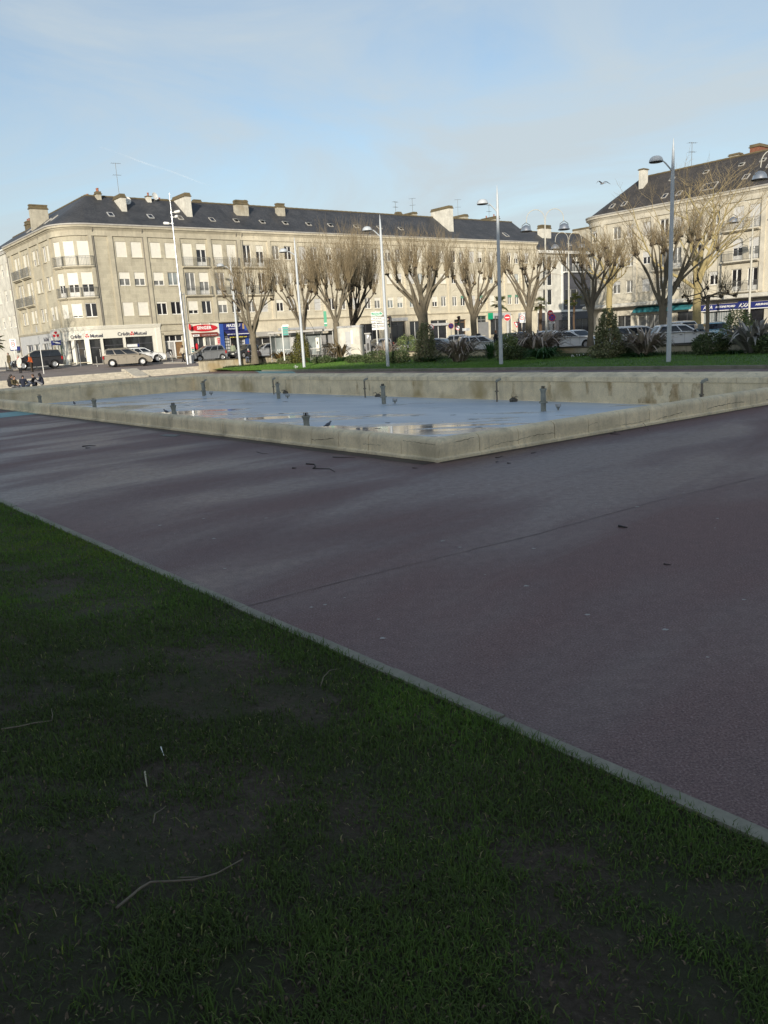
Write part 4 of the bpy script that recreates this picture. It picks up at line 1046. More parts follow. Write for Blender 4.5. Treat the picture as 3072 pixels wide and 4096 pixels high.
for dq in (Dr1,Dr2,W3_): 
    f=glazed(b,'door',dq[0],dq[1],dq[2],dq[3],GL_SHOP,GREYD,1,1,-.2,.07,.9); m=MB(); qm=(dq[0]+dq[1])/2; m.tube([b.L(MP.p(dq[1]-.18,-.13,1.9)),b.L(MP.p(dq[1]-.18,-.13,2.7))],.02,6); m.build('handle',STEEL,f)
    f.name='door'
NAVT=mat('navy_grey_letter',(.075,.075,.10),.5,.1)
def emblem(B,q,z,r,off,parent=None):
    m=MB(); p=lambda a,rr_,o:B.L(B.path.p(q+rr_*math.cos(a),o,z+rr_*math.sin(a)))
    for k in range(3):
        a0=PI/2+k*2*PI/3
        for o0,o1,w in ((.35,1.,.62),):
            pts=[(o0,-.75),(o1,-w),(o1*1.08,0),(o1,w),(o0,.75)]
            poly=[p(a0+da,r*rr_,off) for rr_,da in pts]; back=[p(a0+da,r*rr_,off-.03) for rr_,da in pts]
            m.loft([back,poly])
    return m.build('emblem',RED,parent or B.root)
def wtext(B,txt,q,z,size,mt,off,name='lettering',**k):
    t=text(name,txt,size,mt,B.root,(0,0,0),0,**k); p=B.L(B.path.p(q,off,z)); t.location=p; t.rotation_euler=(0,0,B.path.rz(q)); return t
for sc in (8.1,):
    wtext(b,'Crédit',S2(7.3),4.18,.52,NAVT,.09,bold=.010); wtext(b,'Mutuel',S2(9.2),4.18,.52,NAVT,.09,bold=.010); emblem(b,S2(8.24),4.2,.21,.10)
def arctext(B,txt,q0,z,size,mt,off,adv):
    # one letter after the other round the corner, joined in one mesh
    def half(c):
        t_=text_mesh(c,size,mt); w_=max(v.co.x for v in t_.vertices); bpy.data.meshes.remove(t_); return w_
    m=MB(); q=q0
    for ch,nx in zip(txt,list(txt[1:])+[None]):
        me=text_mesh(ch,size,mt,bold=.012); M=Matrix.Translation(B.L(B.path.p(q,off,z)))@Matrix.Rotation(B.path.rz(q),4,'Z')
        m.add([M@v.co for v in me.vertices],[tuple(p.vertices) for p in me.polygons]); bpy.data.meshes.remove(me); w=half(ch)+half(nx)+.05*size if nx else 0; q+=w
    return m.build('lettering',mt,B.root)
arctext(b,'Crédit',-3.2,4.12,.50,NAVT,.10,.27); emblem(b,-1.50,4.16,.20,.11); arctext(b,'Mutuel',-1.02,4.12,.50,NAVT,.10,.29)
# projecting bank sign on the left wing + blue panel
qs_=LQ(3.5); a,n=MP.at(qs_); u=Vector((-n.y,n.x))
m=MB(); P_=lambda o,du,z:b.L((a.x+n.x*o+u.x*du,a.y+n.y*o+u.y*du,z))
m.loft([[P_(o,du,z) for o,z in ((.25,3.95),(1.25,3.95),(1.25,4.95),(.25,4.95))] for du in (-.09,.09)]); sg=m.build('bank_sign',WHITEP,b.root)
m=MB(); m.loft([[P_(o,du,z) for o,z in ((.32,3.40),(1.32,3.40),(1.32,3.88),(.32,3.88))] for du in (-.08,.08)]); sg2=m.build('bank_sign',NAVY,b.root); sg2['label']='small blue projecting panel under the white bank sign'
m=MB()
for k in range(3):
    a0=PI/2+k*2*PI/3; cx,cz=.75,4.5
    pts=[(.10,-.8),(.33,-.62),(.36,0),(.33,.62),(.10,.8)]
    for du in (.091,):
        m.loft([[P_(cx+r_*math.cos(a0+da),d_,cz+r_*math.sin(a0+da)) for r_,da in pts] for d_ in (.088,.10)])
m.build('emblem',RED,sg); m=MB(); m.loft([[P_(o,d_,z) for o,z in ((.42,3.52),(.9,3.6),(1.2,3.75),(1.1,3.8),(.7,3.72),(.42,3.62))] for d_ in (.078,.09)]); m.build('emblem',WHITE,sg2)
# window sign in the bank window
m=MB(); b.qbox(S2(7.55),S2(8.75),-.10,-.07,2.75,3.05,m); m.build('window_sign',WHITE,b.root); m=MB(); b.qbox(S2(8.76),S2(8.95),-.10,-.065,2.75,3.05,m); m.build('window_sign',NAVY,b.root)
m=MB(); b.qbox(S2(7.9),S2(8.6),-.10,-.08,2.0,2.3,m); m.build('window_sign',GREYL,b.root)
# left wing ground floor: grey-white shop with dark windows
gh=[]
for t0,t1 in ((7.2,8.9),(9.3,11.6),(12.6,15.2),(15.6,18.4)): gh.append((LQ(t1),LQ(t0),1.4,3.72))
b.wall('shop_front',QL,LQ(6.4),1.0,5.1,gh,GREYL,.03,.28)
for g in gh: glazed(b,'shop_window',g[0],g[1],g[2],g[3],GL_SHOP,PVC,2,1,-.14)
b.sweep(QL,LQ(6.4),[(-.05,4.80),(.12,4.80),(.16,4.90),(.22,4.95),(.22,5.12),(-.05,5.12)])
m=MB(); b.qbox(LQ(7.0),LQ(6.55),.03,.14,1.0,4.79,m); m.build('stone_pier',TRIM,b.root)
wtext(b,'So.Déal',LQ(9.6),4.15,.62,NAVT,.06,bold=.008); wtext(b,'Soleil',LQ(4.4),4.0,.42,STEEL,.08)
# entrance bay s 11.6..15
gh=[(S2(11.95),S2(14.3),1.15,3.85)]
b.wall('entrance_front',S2(11.55),S2(15.0),1.0,5.02,gh,STONE,.02,.55)
b.qbox(S2(11.6),S2(14.75),.0,.10,4.3,4.42); b.qbox(S2(11.72),S2(11.95),.02,.09,1.05,4.1); b.qbox(S2(14.3),S2(14.53),.02,.09,1.05,4.1); b.qbox(S2(11.72),S2(14.53),.02,.09,3.85,4.1)
m=MB()
for q0,q1,z0,z1 in ((12.02,12.72,3.2,3.78),(12.8,13.5,3.2,3.78),(13.58,14.24,3.2,3.78)): b.qbox(S2(q0),S2(q1),-.44,-.42,z0,z1,m)
m.build('transom_window',GL_DARK,b.root)
m=MB(); b.qbox(S2(11.95),S2(14.3),-.5,-.40,3.06,3.2,m); b.qbox(S2(11.95),S2(14.3),-.5,-.40,3.78,3.85,m)
for q in (11.95,12.70,13.46,14.22): b.qbox(S2(q),S2(q+.1),-.5,-.405,3.2,3.78,m)
b.qbox(S2(11.95),S2(12.02),-.5,-.4,1.15,3.06,m); b.qbox(S2(12.62),S2(12.70),-.5,-.4,1.15,3.06,m); b.qbox(S2(13.26),S2(13.38),-.5,-.4,1.15,3.06,m)
m.build('door_frame',PVC,b.root)
m=MB()
for k in range(5):
    for o in (12.04,12.72): b.qbox(S2(o+.02+k*.115),S2(o+.06+k*.115),-.46,-.43,1.2,3.04,m)
dr=m.build('door',PVC,b.root); m=MB(); b.qbox(S2(12.02),S2(13.3),-.52,-.48,1.15,3.06,m); m.build('pane',DARK,dr)
m=MB(); b.qbox(S2(13.38),S2(14.3),-.56,-.53,1.15,3.06,m); m.build('door_leaf',WOOD,b.root)
# red sewing shop s 15..18.75
gh=[(S2(15.5),S2(16.9),1.2,3.55),(S2(17.0),S2(18.4),1.75,3.4)]
b.wall('shop_front',S2(15.0),S2(18.92),1.0,5.02,gh,CREAM,.03,.35)
glazed(b,'door',gh[0][0],gh[0][1],1.2,3.55,GL_SHOP,PVC,2,1,-.25); glazed(b,'shop_window',gh[1][0],gh[1][1],1.75,3.4,GL_CURT,PVC,2,1,-.2)
m=MB(); n=36
def ell(q,z,a,c,o0,o1,mt,name,par):
    m=MB(); m.loft([[b.L(MP.p(q+a*math.cos(2*PI*k/n),o,z+c*math.sin(2*PI*k/n))) for k in range(n)] for o in (o0,o1)]); return m.build(name,mt,par)
es=ell(S2(16.95),4.47,1.70,.385,.05,.14,RED,'shop_sign',b.root); es['label']='red oval shop sign with white letters'
t=wtext(b,'SINGER',S2(16.95),4.47,.50,WHITE,.155,bold=.022,space=1.12); t.parent=es
m=MB(); b.sweep(S2(15.25),S2(18.6),[(.05,3.95),(.35,3.78),(.35,3.50),(.33,3.50),(.33,3.76),(.05,3.92)],m); aw=m.build('awning',REDB,b.root)
m=MB(); b.qbox(S2(15.3),S2(16.15),.352,.36,3.53,3.76,m); m.build('awning_label',WHITE,aw); t=wtext(b,'SINGER',S2(15.72),3.645,.16,BLACKL,.365); t.parent=aw
t=wtext(b,'MACHINES A COUDRE  TAPIS MERCERIE',S2(17.4),3.645,.105,WHITE,.36); t.parent=aw
m=MB(); b.qbox(S2(18.55),S2(18.82),.06,.10,1.6,3.25,m); vs_=m.build('shop_sign',RED,b.root); vs_['label']='upright narrow red sign with stacked white letters'
for k,ch in enumerate('SINGER'):
    t=wtext(b,ch,S2(18.685),3.05-.27*k,.25,WHITE,.11,bold=.01); t.parent=vs_
m=MB(); m.loft([[b.L(MP.p(S2(15.05)+.04*dx,.12+.5*(.5+.5*math.cos(2*PI*k/20)),4.6+.36*math.sin(2*PI*k/20))) for k in range(20)] for dx in (-1,1)]); m.build('round_sign',RED,b.root)
m=MB(); b.qbox(S2(15.05),S2(15.45),.05,.09,1.2,3.3,m); m.build('display_board',WHITEP,b.root)
for k,mt in enumerate((RED,GREENS,TEAL,YEL,RED)):
    m=MB(); b.qbox(S2(15.1),S2(15.4),.092,.10,2.2-.2*k,2.32-.2*k,m); m.build('colour_label',mt,b.root)
m=MB(); m.sphere(b.L(MP.p(S2(15.85),.0,2.4)),(.16,.16,.38),8,6); m.build('hanging_garment',RED,b.root)
for s0 in (16.45,17.55):
    m=MB(); m.tube([b.L(MP.p(S2(s0),.03,4.98)),b.L(MP.p(S2(s0),.35,5.0)),b.L(MP.p(S2(s0),.4,4.92))],.02,5); m.sphere(b.L(MP.p(S2(s0),.42,4.88)),.08,6,4); m.build('sign_lamp',WHITEP,b.root)
# blue estate agency s 18.92..22.75
gh=[(S2(19.45),S2(20.35),1.3,3.4),(S2(20.5),S2(21.35),1.15,3.4),(S2(21.45),S2(22.25),1.3,3.4)]
b.wall('shop_front',S2(18.92),QE,1.0,5.02,gh,DARK,.0,.3)
for q_ in (18.95,22.26): m=MB(); b.qbox(S2(q_),S2(q_+.46),-.02,.14,1.0,4.85,m); m.build('blue_pilaster',BLUEP,b.root)
m=MB(); b.qbox(S2(19.42),S2(22.28),.02,.10,4.08,4.85,m); fs_=m.build('shop_sign',NAVY,b.root); fs_['label']='navy fascia sign with white italic letters'
t=wtext(b,'MAZEAU',S2(20.75),4.60,.46,WHITE,.105,shear=.25,bold=.012); t.parent=fs_
t=wtext(b,'Immobilier',S2(20.75),4.25,.30,WHITE,.105,shear=.35); t.parent=fs_
m=MB(); b.qbox(S2(22.0),S2(22.25),.10,.112,4.15,4.8,m); m.build('sign_patch',mat('tan_sign_patch',(.45,.3,.14),.6,.1),fs_)
m=MB(); b.sweep(S2(19.5),S2(22.7),[(.06,4.02),(.85,3.62),(.85,3.40),(.83,3.40),(.83,3.60),(.06,3.98)],m); aw=m.build('awning',NAVYC,b.root)
m=MB(); b.qbox(S2(19.5),S2(22.7),.852,.86,3.56,3.63,m); m.build('awning_trim',WHITE,aw)
m=MB(); b.qbox(S2(19.7),S2(22.5),.50,.52,3.14,3.36,m); lp=m.build('hanging_panel',NAVYC,b.root); t=wtext(b,'mazeau-immobilier.com',S2(21.1),3.25,.24,YEL,.525,bold=.006); t.parent=lp
f=glazed(b,'shop_window',gh[0][0],gh[0][1],1.3,3.4,GL_SHOP,PVC,1,1,-.12); f2=glazed(b,'shop_window',gh[2][0],gh[2][1],1.3,3.4,GL_SHOP,PVC,1,1,-.12); glazed(b,'door',gh[1][0],gh[1][1],1.15,3.4,GL_SHOP,PVC,1,1,-.2)
for f_,q0 in ((f,19.5),(f2,21.5)):
    m=MB()
    for i in range(2):
        for k in range(5): b.qbox(S2(q0+.05+i*.36),S2(q0+.33+i*.36),-.145,-.14,1.5+k*.36,1.78+k*.36,m)
    m.build('property_card',GREYL,f_)
b.sweep(S2(15.0),QE,[(-.05,5.0),(.10,5.0),(.14,5.06),(.22,5.10),(.22,5.18),(-.05,5.18)])
b.finish()
antenna((MP.p(S2(9.9),-2.9,19.2)),3.3,'tall double television aerial on the white chimney above the bank',.5)
def dish(loc,rz,label):
    t=thing('satellite_dish',label,'satellite dish',loc,rz,'satellite dishes on the roofs')
    m=MB(); M=Matrix.Rotation(math.radians(80),4,'X'); m.lathe([(.02,.0),(.25,.03),(.42,.09),(.43,.10),(.25,.045),(.02,.02)],16,(0,0,0),0,M); m.build('reflector',WHITEP,t)
    m=MB(); m.tube([(0,0,-.9),(0,.05,0)],.03,5); m.tube([(0,0,-.35),(0,-.55,-.1)],.015,4); m.build('bracket',IRON,t)
dish(MP.p(S2(11.0),-3.6,18.75),.6,'white satellite dish right of the white chimney above the bank'); dish(MP.p(S2(14.75),-4.6,19.6),1.0,'white satellite dish on the ridge beside the small red chimney pot')
# ---------------------------------------------------------------- 2. long middle building, 3. end building
def row_building(label,s0,s1,starts,seed,shops,wallm,trimm,off=0.):
    B=Bld('apartment_building',label,MP,(MP.p(S2((s0+s1)/2),0,1.1)),wallm,trimm); rr=random.Random(seed)
    hs=[]; ws=[]
    for i,(sa,w,bal) in enumerate(starts):
        for r in range(3):
            dr=bal and r>0
            z0,z1=doorz[r] if dr else rowz[r]; q=S2(sa+w/2)
            sh=rr.choice([0,0,0,.12,.3,.55,1,1,1]); gl=rr.choice([GL_DARK,GL_DARK,GL_CURT,GL_CURT,GL_GREY])
            sm=SHUTG if (r==0 and 55<sa<72 and rr.random()<.75) else rr.choice([SHUT,SHUTW])
            if sm is SHUTG: sh=.25
            hs.append((q-w/2,q+w/2,z0,z1)); ws.append((q,z0,w,z1-z0,sh,gl,dr,sm))
    B.wall('wall',S2(s0),S2(s1),5.0,15.0,hs)
    for w in ws: B.window(*w)
    B.sweep(S2(s0),S2(s1),[(-.05,14.40),(.13,14.40),(.13,14.98),(-.05,14.98)]); B.sweep(S2(s0),S2(s1),CORN)
    gm=MB(); B.sweep(S2(s0),S2(s1),[(.40,15.44),(.56,15.45),(.58,15.58),(.52,15.58),(.40,15.50)],gm); gm.build('gutter',GUT,B.root)
    rf=B.roof(S2(s0),S2(s1),ZE,ZR,DP,SLATE)
    for s_ in (s0+.01,s1-.01):
        m=MB(); m.add([B.L(MP.p(S2(s_),o,z)) for o,z in ((0,1.),(-10,1.),(-10,15.44),(-5,19.28),(.4,15.44),(0,15.2))],[(0,1,2,3,4,5)]); m.build('gable_wall',trimm,B.root)
    m=MB(); m.add([B.L(MP.p(S2(s_),-10,z)) for s_,z in ((s0,1.),(s1,1.),(s1,15.44),(s0,15.44))],[(0,1,2,3)]); m.build('rear_wall',trimm,B.root)
    return B,rf
st=[]
for a_ in (23.1,27.1,31.0,35.0,38.9,42.6,44.9,48.9,53.2): 
    st.append((a_,1.05,a_<25))
    if a_ not in (42.6,): st.append((a_+(1.75 if a_!=38.9 else 2.05),1.05,a_<25))
B2,rf2=row_building('long limestone apartment building behind the pollarded trees, with a row of small open roof windows',22.75,56.9,st,4,None,STONE_B,TRIM_B)
for p in (26.65,30.5,34.6,38.45,44.3,48.35,52.6,56.6): B2.qbox(S2(p-.2),S2(p+.2),-.05,.13,5.1,14.40)
B2.balcony(S2(22.95),S2(26.45),11.40,.40); B2.balcony(S2(22.95),S2(26.45),8.22,.40)
for s_ in (23.4,27.0,30.3,33.8,37.2,41.4,45.4,49.2): B2.skylight(rf2,S2(s_),1.55,ZE,ZR,DP,.62,.75,.45 if s_ not in (26.,) else 0)
B2.chimney(S2(24.2),S2(25.9),2.7,3.4,16.8,19.5,CHIM,.55); B2.chimney(S2(23.0),S2(24.0),6.2,7.0,17,19.4,CHIMCAP,.5); B2.chimney(S2(30.3),S2(31.4),3.1,3.7,17.3,19.5,CHIM,.5); B2.chimney(S2(32.2),S2(33.4),6.5,7.2,17,19.35,CHIMCAP,.4)
B2.chimney(S2(27.0),S2(27.15),5.4,5.5,18,20.0,WHITEP,.05); B2.chimney(S2(52.2),S2(53.0),5.6,6.3,17,19.9,CHIM,.35); B2.chimney(S2(55.6),S2(56.3),6.0,9.0,17,20.1,CHIM,.3)
B2.pipe(S2(23.0),5.2,15.4); B2.pipe(S2(38.6),5.2,15.4)
gh=[]
def shopbay(B,s0,s1,z1,gl,fm,nx=2,tr=None,z0=1.2,name='shop_window'): 
    gh.append((S2(s0),S2(s1),z0,z1)); return (s0,s1,z0,z1,gl,fm,nx,tr,name)
bays=[shopbay(B2,23.6,26.0,3.1,GL_SHOP,PVC),shopbay(B2,27.2,30.2,3.5,GL_CURT,GREYL),shopbay(B2,31.,34.,3.5,GL_CURT,GREYL),shopbay(B2,34.6,38.2,3.7,GL_SHOP,PVC,3),shopbay(B2,39.9,43.3,4.1,GL_SHOP,GREYD,3),shopbay(B2,45.4,48.0,4.25,GL_SHOP,GREYD,2,.5),shopbay(B2,48.7,52.2,4.2,GL_SHOP,PVC,3),shopbay(B2,52.7,56.1,4.2,GL_DARK,PVC,2,.5)]
B2.wall('ground_floor_front',S2(22.75),S2(56.9),.9,5.0,gh,TRIM_B,.02,.4)
for (s0,s1,z0,z1,gl,fm,nx,tr,nm) in bays: glazed(B2,nm,S2(s0),S2(s1),z0,z1,gl,fm,nx,1,-.28,.09,tr)
m=MB(); B2.sweep(S2(23.5),S2(26.3),[(.04,3.72),(.7,3.35),(.7,3.15),(.68,3.15),(.68,3.33),(.04,3.68)],m); B2_a=m.build('awning',mat('striped_grey_awning',(.42,.40,.36),.8,.25,9.),B2.root)
for q0,q1,z0,z1 in ((45.2,48.3,4.3,4.75),(52.6,56.2,3.4,3.75),(27.,34.2,3.75,4.05)): m=MB(); B2.qbox(S2(q0),S2(q1),.04,.11,z0,z1,m); m.build('shop_fascia',GREYL,B2.root)
B2.sweep(S2(22.75),S2(56.9),[(-.05,5.0),(.12,5.0),(.16,5.07),(.28,5.12),(.28,5.22),(-.05,5.22)]); B2.finish()
st=[]
for a_ in (57.2,61.,65.1,69.1): st+= [(a_,1.0,False),(a_+1.7,1.0,False)]
st.append((73.2,1.0,False))
B3,rf3=row_building('limestone apartment building with green shutters at the far end of the row',56.9,75.9,st,8,None,STONE_B,TRIM_B)
for p in (60.5,64.6,68.6,72.6): B3.qbox(S2(p-.2),S2(p+.2),-.05,.13,5.1,14.40)
B3.chimney(S2(58.55),S2(59.4),1.5,5.4,16.0,20.45,CHIMW,.40); B3.chimney(S2(65.8),S2(66.6),5.6,9.2,17,20.2,CHIM,.35); B3.chimney(S2(72.9),S2(73.7),5.6,9.0,17,20.25,CHIM,.45,2)
B3.skylight(rf3,S2(70.4),1.3,ZE,ZR,DP,.75,1.1,0,GUT)
gh=[]; bays=[shopbay(B3,57.4,59.9,4.15,GL_DARK,WOOD,1,.4),shopbay(B3,62.3,64.4,4.55,GL_SHOP,GREY,2,.6),shopbay(B3,65.1,67.9,4.1,GL_SHOP,GREY,2),shopbay(B3,68.7,70.2,4.6,GL_CURT,PVC,2),shopbay(B3,71.3,73.8,3.9,GL_DARK,WOOD,2)]
B3.wall('ground_floor_front',S2(56.9),S2(75.9),.9,5.0,gh,TRIM_B,.02,.4)
for (s0,s1,z0,z1,gl,fm,nx,tr,nm) in bays: glazed(B3,nm,S2(s0),S2(s1),z0,z1,gl,fm,nx,1,-.28,.09,tr)
m=MB(); B3.qbox(S2(65.0),S2(69.6),.04,.14,4.05,4.85,m); bk=m.build('shop_sign',GREYL,B3.root); t=wtext(B3,'BNP PARIBAS',S2(67.4),4.25,.52,BLACKL,.15,bold=.015); t.parent=bk; bk['label']='grey bank fascia with dark capital letters'
m=MB(); m.loft([[B3.L(MP.p(S2(64.5)+.06*dx,.15+o,z)) for o,z in ((0,3.95),(.95,3.95),(.95,4.9),(0,4.9))] for dx in (-1,1)]); m.build('projecting_sign',GREENS,B3.root)
m=MB(); B3.qbox(S2(62.5),S2(64.6),-.24,.06,1.1,3.6,m); m.build('grey_panel',GREY,B3.root)
B3.sweep(S2(56.9),S2(75.9),[(-.05,4.98),(.10,4.98),(.14,5.05),(.24,5.10),(.24,5.2),(-.05,5.2)]); B3.finish()
antenna(MP.p(S2(51.7),-5.4,19.2),2.0,'short television aerial on the ridge behind the middle trees',.9); antenna(MP.p(S2(56.0),-6.6,19.5),2.6,'thin television aerial left of the tall pale chimney wall',-.4); antenna(MP.p(S2(64.6),-5.8,19.3),3.0,'television aerial just right of the tall pale chimney wall',.2,4); antenna(MP.p(S2(71.3),-5.6,19.2),2.6,'television aerial at the far right end of the long slate ridge',.8)
# ---------------------------------------------------------------- 4. house in the gap, 5. annex at the far left
B4=Bld('town_house','white and dark grey house with recessed balconies closing the gap between the two big buildings',MP,(MP.p(S2(86),0,1.1)),WHITEP,WHITEP)
hs=[]
for z0,z1 in ((5.8,8.3),(8.9,11.2),(11.6,13.4)): hs.append((S2(77.6),S2(79.9),z0,z1))
hs+= [(S2(82.6),S2(93.5),11.1,13.5)]
for z0,z1 in ((5.6,8.3),): hs+= [(S2(83.2),S2(86.4),z0,z1),(S2(87.2),S2(92.),z0,z1)]
m=None
B4.wall('wall',S2(76.1),S2(82.2),4.9,13.9,hs[:3],CHIMW); B4.wall('wall',S2(82.2),S2(98),4.9,13.9,hs[3:],GREYD)
for z0,z1 in ((5.8,8.3),(8.9,11.2),(11.6,13.4)): B4.window(S2(78.75),z0,2.3,z1-z0,0,GL_DARK,False,None,False)
for s_,w in ((83.8,1.3),(86.2,1.6),(89.5,1.6),(92.4,1.3)): B4.window(S2(s_),11.1,w,2.4,rr.choice([0,.3]),GL_CURT,False,None,False)
B4.window(S2(84.8),5.6,3.2,2.7,0,GL_DARK,False,None,False,1,GREYL); B4.window(S2(89.6),5.6,4.8,2.7,0,GL_DARK,False,None,False,2,GREYL)
m=MB(); B4.qbox(S2(82.5),S2(93.6),-.45,-.27,11.0,13.6,m); m.build('balcony_back',GREYD,B4.root); B4.balcony(S2(82.6),S2(93.5),11.1,.5)
for s_ in (83.3,85.2): B4.window(S2(s_),8.8,.9,1.1,.5,GL_DARK,False,SHUTW,False)
m=MB(); B4.qbox(S2(82.2),S2(82.6),0,.1,4.9,13.9,m); B4.qbox(S2(76.1),S2(98),0,.12,4.6,4.95,m); B4.qbox(S2(76.1),S2(98),0,.5,13.9,14.35,m); m.build('white_band',WHITEP,B4.root)
gh=[(S2(77.2),S2(80.8),1.1,3.3),(S2(81.4),S2(84.4),1.1,3.3),(S2(86.),S2(90.),1.1,3.4)]
B4.wall('shop_front',S2(76.1),S2(98),.7,4.6,gh,GREYD,.03,.35)
for g in gh: glazed(B4,'shop_window',g[0],g[1],g[2],g[3],GL_DARK,GREY,2,1,-.25)
LET=mat('steel_letter',(.30,.30,.30),.4,.1)
wtext(B4,'OFFICE',S2(83.6),4.0,.75,LET,.06,space=1.25,bold=.01)
rf4=B4.roof(S2(76.1),S2(99),14.3,18.0,5.,SLATE); B4.chimney(S2(81.3),S2(83.6),3.2,4.2,16.2,18.9,CHIMW,.6); B4.chimney(S2(79.3),S2(80.6),5.6,6.4,17,18.6,CHIMCAP,.4); B4.chimney(S2(93.5),S2(94.6),1.,6.5,14.4,19.0,CHIM,.3)
B4.skylight(rf4,S2(86.3),1.5,14.3,18.,5.,.6,.8,0,GUT)
for s_ in (76.12,98.9): m=MB(); m.add([B4.L(MP.p(S2(s_),o,z)) for o,z in ((0,.8),(-10,.8),(-10,14.3),(-5,17.9),(.4,14.3))],[(0,1,2,3,4)]); m.build('gable_wall',CHIMW,B4.root)
B4.finish()
B5=Bld('apartment_building','white rendered block adjoining the left wing at the very left edge of the photo',MP,(MP.p(LQ(28),0,1.1)),WHITEP,WHITEP)
hs=[];ws=[]
for t in (21.6,24.2,27.4,30.4):
    for z0,z1 in rowz: hs.append((LQ(t+.6),LQ(t-.6),z0,z1)); ws.append((LQ(t),z0,1.2,z1-z0,random.Random(int(t*10+z0)).choice([0,.4,1]),GL_DARK))
B5.wall('wall',LQ(36),LQ(20.62),1.0,15.0,hs,CHIMW)
for w in ws: B5.window(*w)
B5.sweep(LQ(36),LQ(20.62),CORN); B5.roof(LQ(36),LQ(20.62),ZE,18.8,DP,SLATE); B5.chimney(LQ(31.),LQ(29.5),5.4,6.2,17,20.2,CHIMCAP,.5,2); B5.pipe(LQ(20.9),1.2,15.4)
m=MB(); B5.qbox(LQ(22.3),LQ(21.),.1,1.0,3.2,3.7,m); m.build('projecting_sign',NAVY,B5.root); B5.finish()
# ---------------------------------------------------------------- 6. right-hand building
RP1=D52*80+L38*58.5
RP=Path(RP1,-L38,3.0)
RQ=lambda l:58.5-l
B6=Bld('apartment_building','pale limestone apartment building with concrete canopy and brown slate roof on the right',RP,(RP.p(RQ(44),0,.5)),STONE_R,TRIM_R)
rz6=[(5.6,6.95),(8.5,9.85),(11.6,12.95)]; dz6=[(4.75,6.95),(7.75,9.85),(10.75,12.95)]
hs=[];ws=[]; rr=random.Random(12)
bays6=[(56.9,0),(55.1,0),(53.0,0),(50.9,1),(49.3,1),(47.0,0),(45.0,0),(42.6,2),(40.95,2),(38.4,0),(36.2,0),(33.9,1),(32.,1),(29.6,0),(27.5,0)]
for l,bal in bays6:
    for r in range(3):
        dr=bal==2 or (bal==1 and r>0); z0,z1=dz6[r] if dr else rz6[r]; q=RQ(l-.53)
        hs.append((q-.53,q+.53,z0,z1)); ws.append((q,z0,1.06,z1-z0,rr.choice([0,0,0,.3,.45,1]) if not(bal==2) else (0,.42,1)[r],rr.choice([GL_DARK,GL_CURT]),dr,SHUTW))
for f in (22,55):
    q=-3.0*math.radians(f)
    for z0,z1 in rz6: hs.append((q-.5,q+.5,z0,z1)); ws.append((q,z0,1.,z1-z0,.2,GL_DARK,False,SHUTW))
QE6=RQ(24); QL6=-RP.RA-9
B6.wall('wall',QL6,QE6,4.5,14.,hs)
for w in ws: B6.window(*w)
for l in (58.2,53.9,51.7,47.95,43.75,39.5,35.,30.6): B6.qbox(RQ(l+.22),RQ(l-.22),-.05,.15,4.6,13.4)
B6.sweep(QL6,QE6,[(-.05,13.4),(.15,13.4),(.15,13.95),(-.05,13.95)]); B6.sweep(QL6,QE6,[(o,z-1.05) for o,z in CORN])
gm=MB(); B6.sweep(QL6,QE6,[(.40,14.39),(.56,14.40),(.58,14.53),(.52,14.53),(.40,14.45)],gm); gm.build('gutter',GUT,B6.root)
for z in (4.75,7.75,10.75): B6.balcony(RQ(43.5),RQ(39.75),z,.55)
for z in (7.75,10.75): B6.balcony(RQ(51.5),RQ(48.),z,.5); B6.balcony(RQ(34.8),RQ(31.),z,.5)
B6.sweep(QL6,QE6,[(-.05,4.0),(.9,4.05),(.95,4.1),(.95,4.32),(.85,4.42),(.7,4.45),(-.05,4.5)],gm3:=MB()); gm3.build('canopy',CHIMW,B6.root)
ZE6,ZR6=14.4,18.6
rf6=B6.roof(QL6,QE6,ZE6,ZR6,5.,SLATE_R,corner=True)
for l in (57.6,56.,50.9,49.2): B6.skylight(rf6,RQ(l),.85,ZE6,ZR6,5.,.55,.8,0,GUT)
for l in (51.7,47.7,43.8,41.6): B6.skylight(rf6,RQ(l),3.5,ZE6,ZR6,5.,.55,.55,.4,GUT)
B6.skylight(rf6,RQ(42.2),1.4,ZE6,ZR6,5.,.6,.8,0,GUT); B6.skylight(rf6,RQ(40.2),2.6,ZE6,ZR6,5.,.9,1.1,0,GUT); B6.skylight(rf6,RQ(45.9),1.0,ZE6,ZR6,5.,1.6,1.2,0,GUT)
B6.chimney(RQ(55.6),RQ(55.),3.,3.9,16.2,19.2,CHIMW,.15); B6.chimney(RQ(43.9),RQ(42.9),5.2,8.2,17.4,19.5,mat('brick_chimney',(.24,.10,.06),.9,.3,6.),.3); B6.chimney(RQ(46.3),RQ(45.2),5.5,6.3,17.5,19.1,CHIM,.2)
antenna(RP.p(RQ(50.3),-5.,18.5),2.6,'television aerial on the brown slate ridge of the right-hand building',.3)
gh=[(RQ(56.5),RQ(54.6),.6,3.1),(RQ(53.8),RQ(49.5),1.2,3.1),(RQ(48.8),RQ(46.6),.6,3.1),(RQ(45.8),RQ(42.6),.9,3.0),(RQ(41.4),RQ(39.2),.6,3.0),(RQ(38.2),RQ(34.),.9,3.0),(RQ(33.2),RQ(28.),.9,3.)]
B6.wall('ground_floor_front',QL6,QE6,.3,4.05,gh,TRIM_R,-.3,.35)
for i,g in enumerate(gh): glazed(B6,'shop_window',g[0],g[1],g[2],g[3],[GL_SHOP,GL_CURT,GL_SHOP,GL_GREY,GL_DARK,GL_SHOP,GL_SHOP][i],[GREYL,PVC,GREYD,GREYL,WOOD,PVC,PVC][i],[2,4,2,12,1,4,4][i],1,-.55,.05)
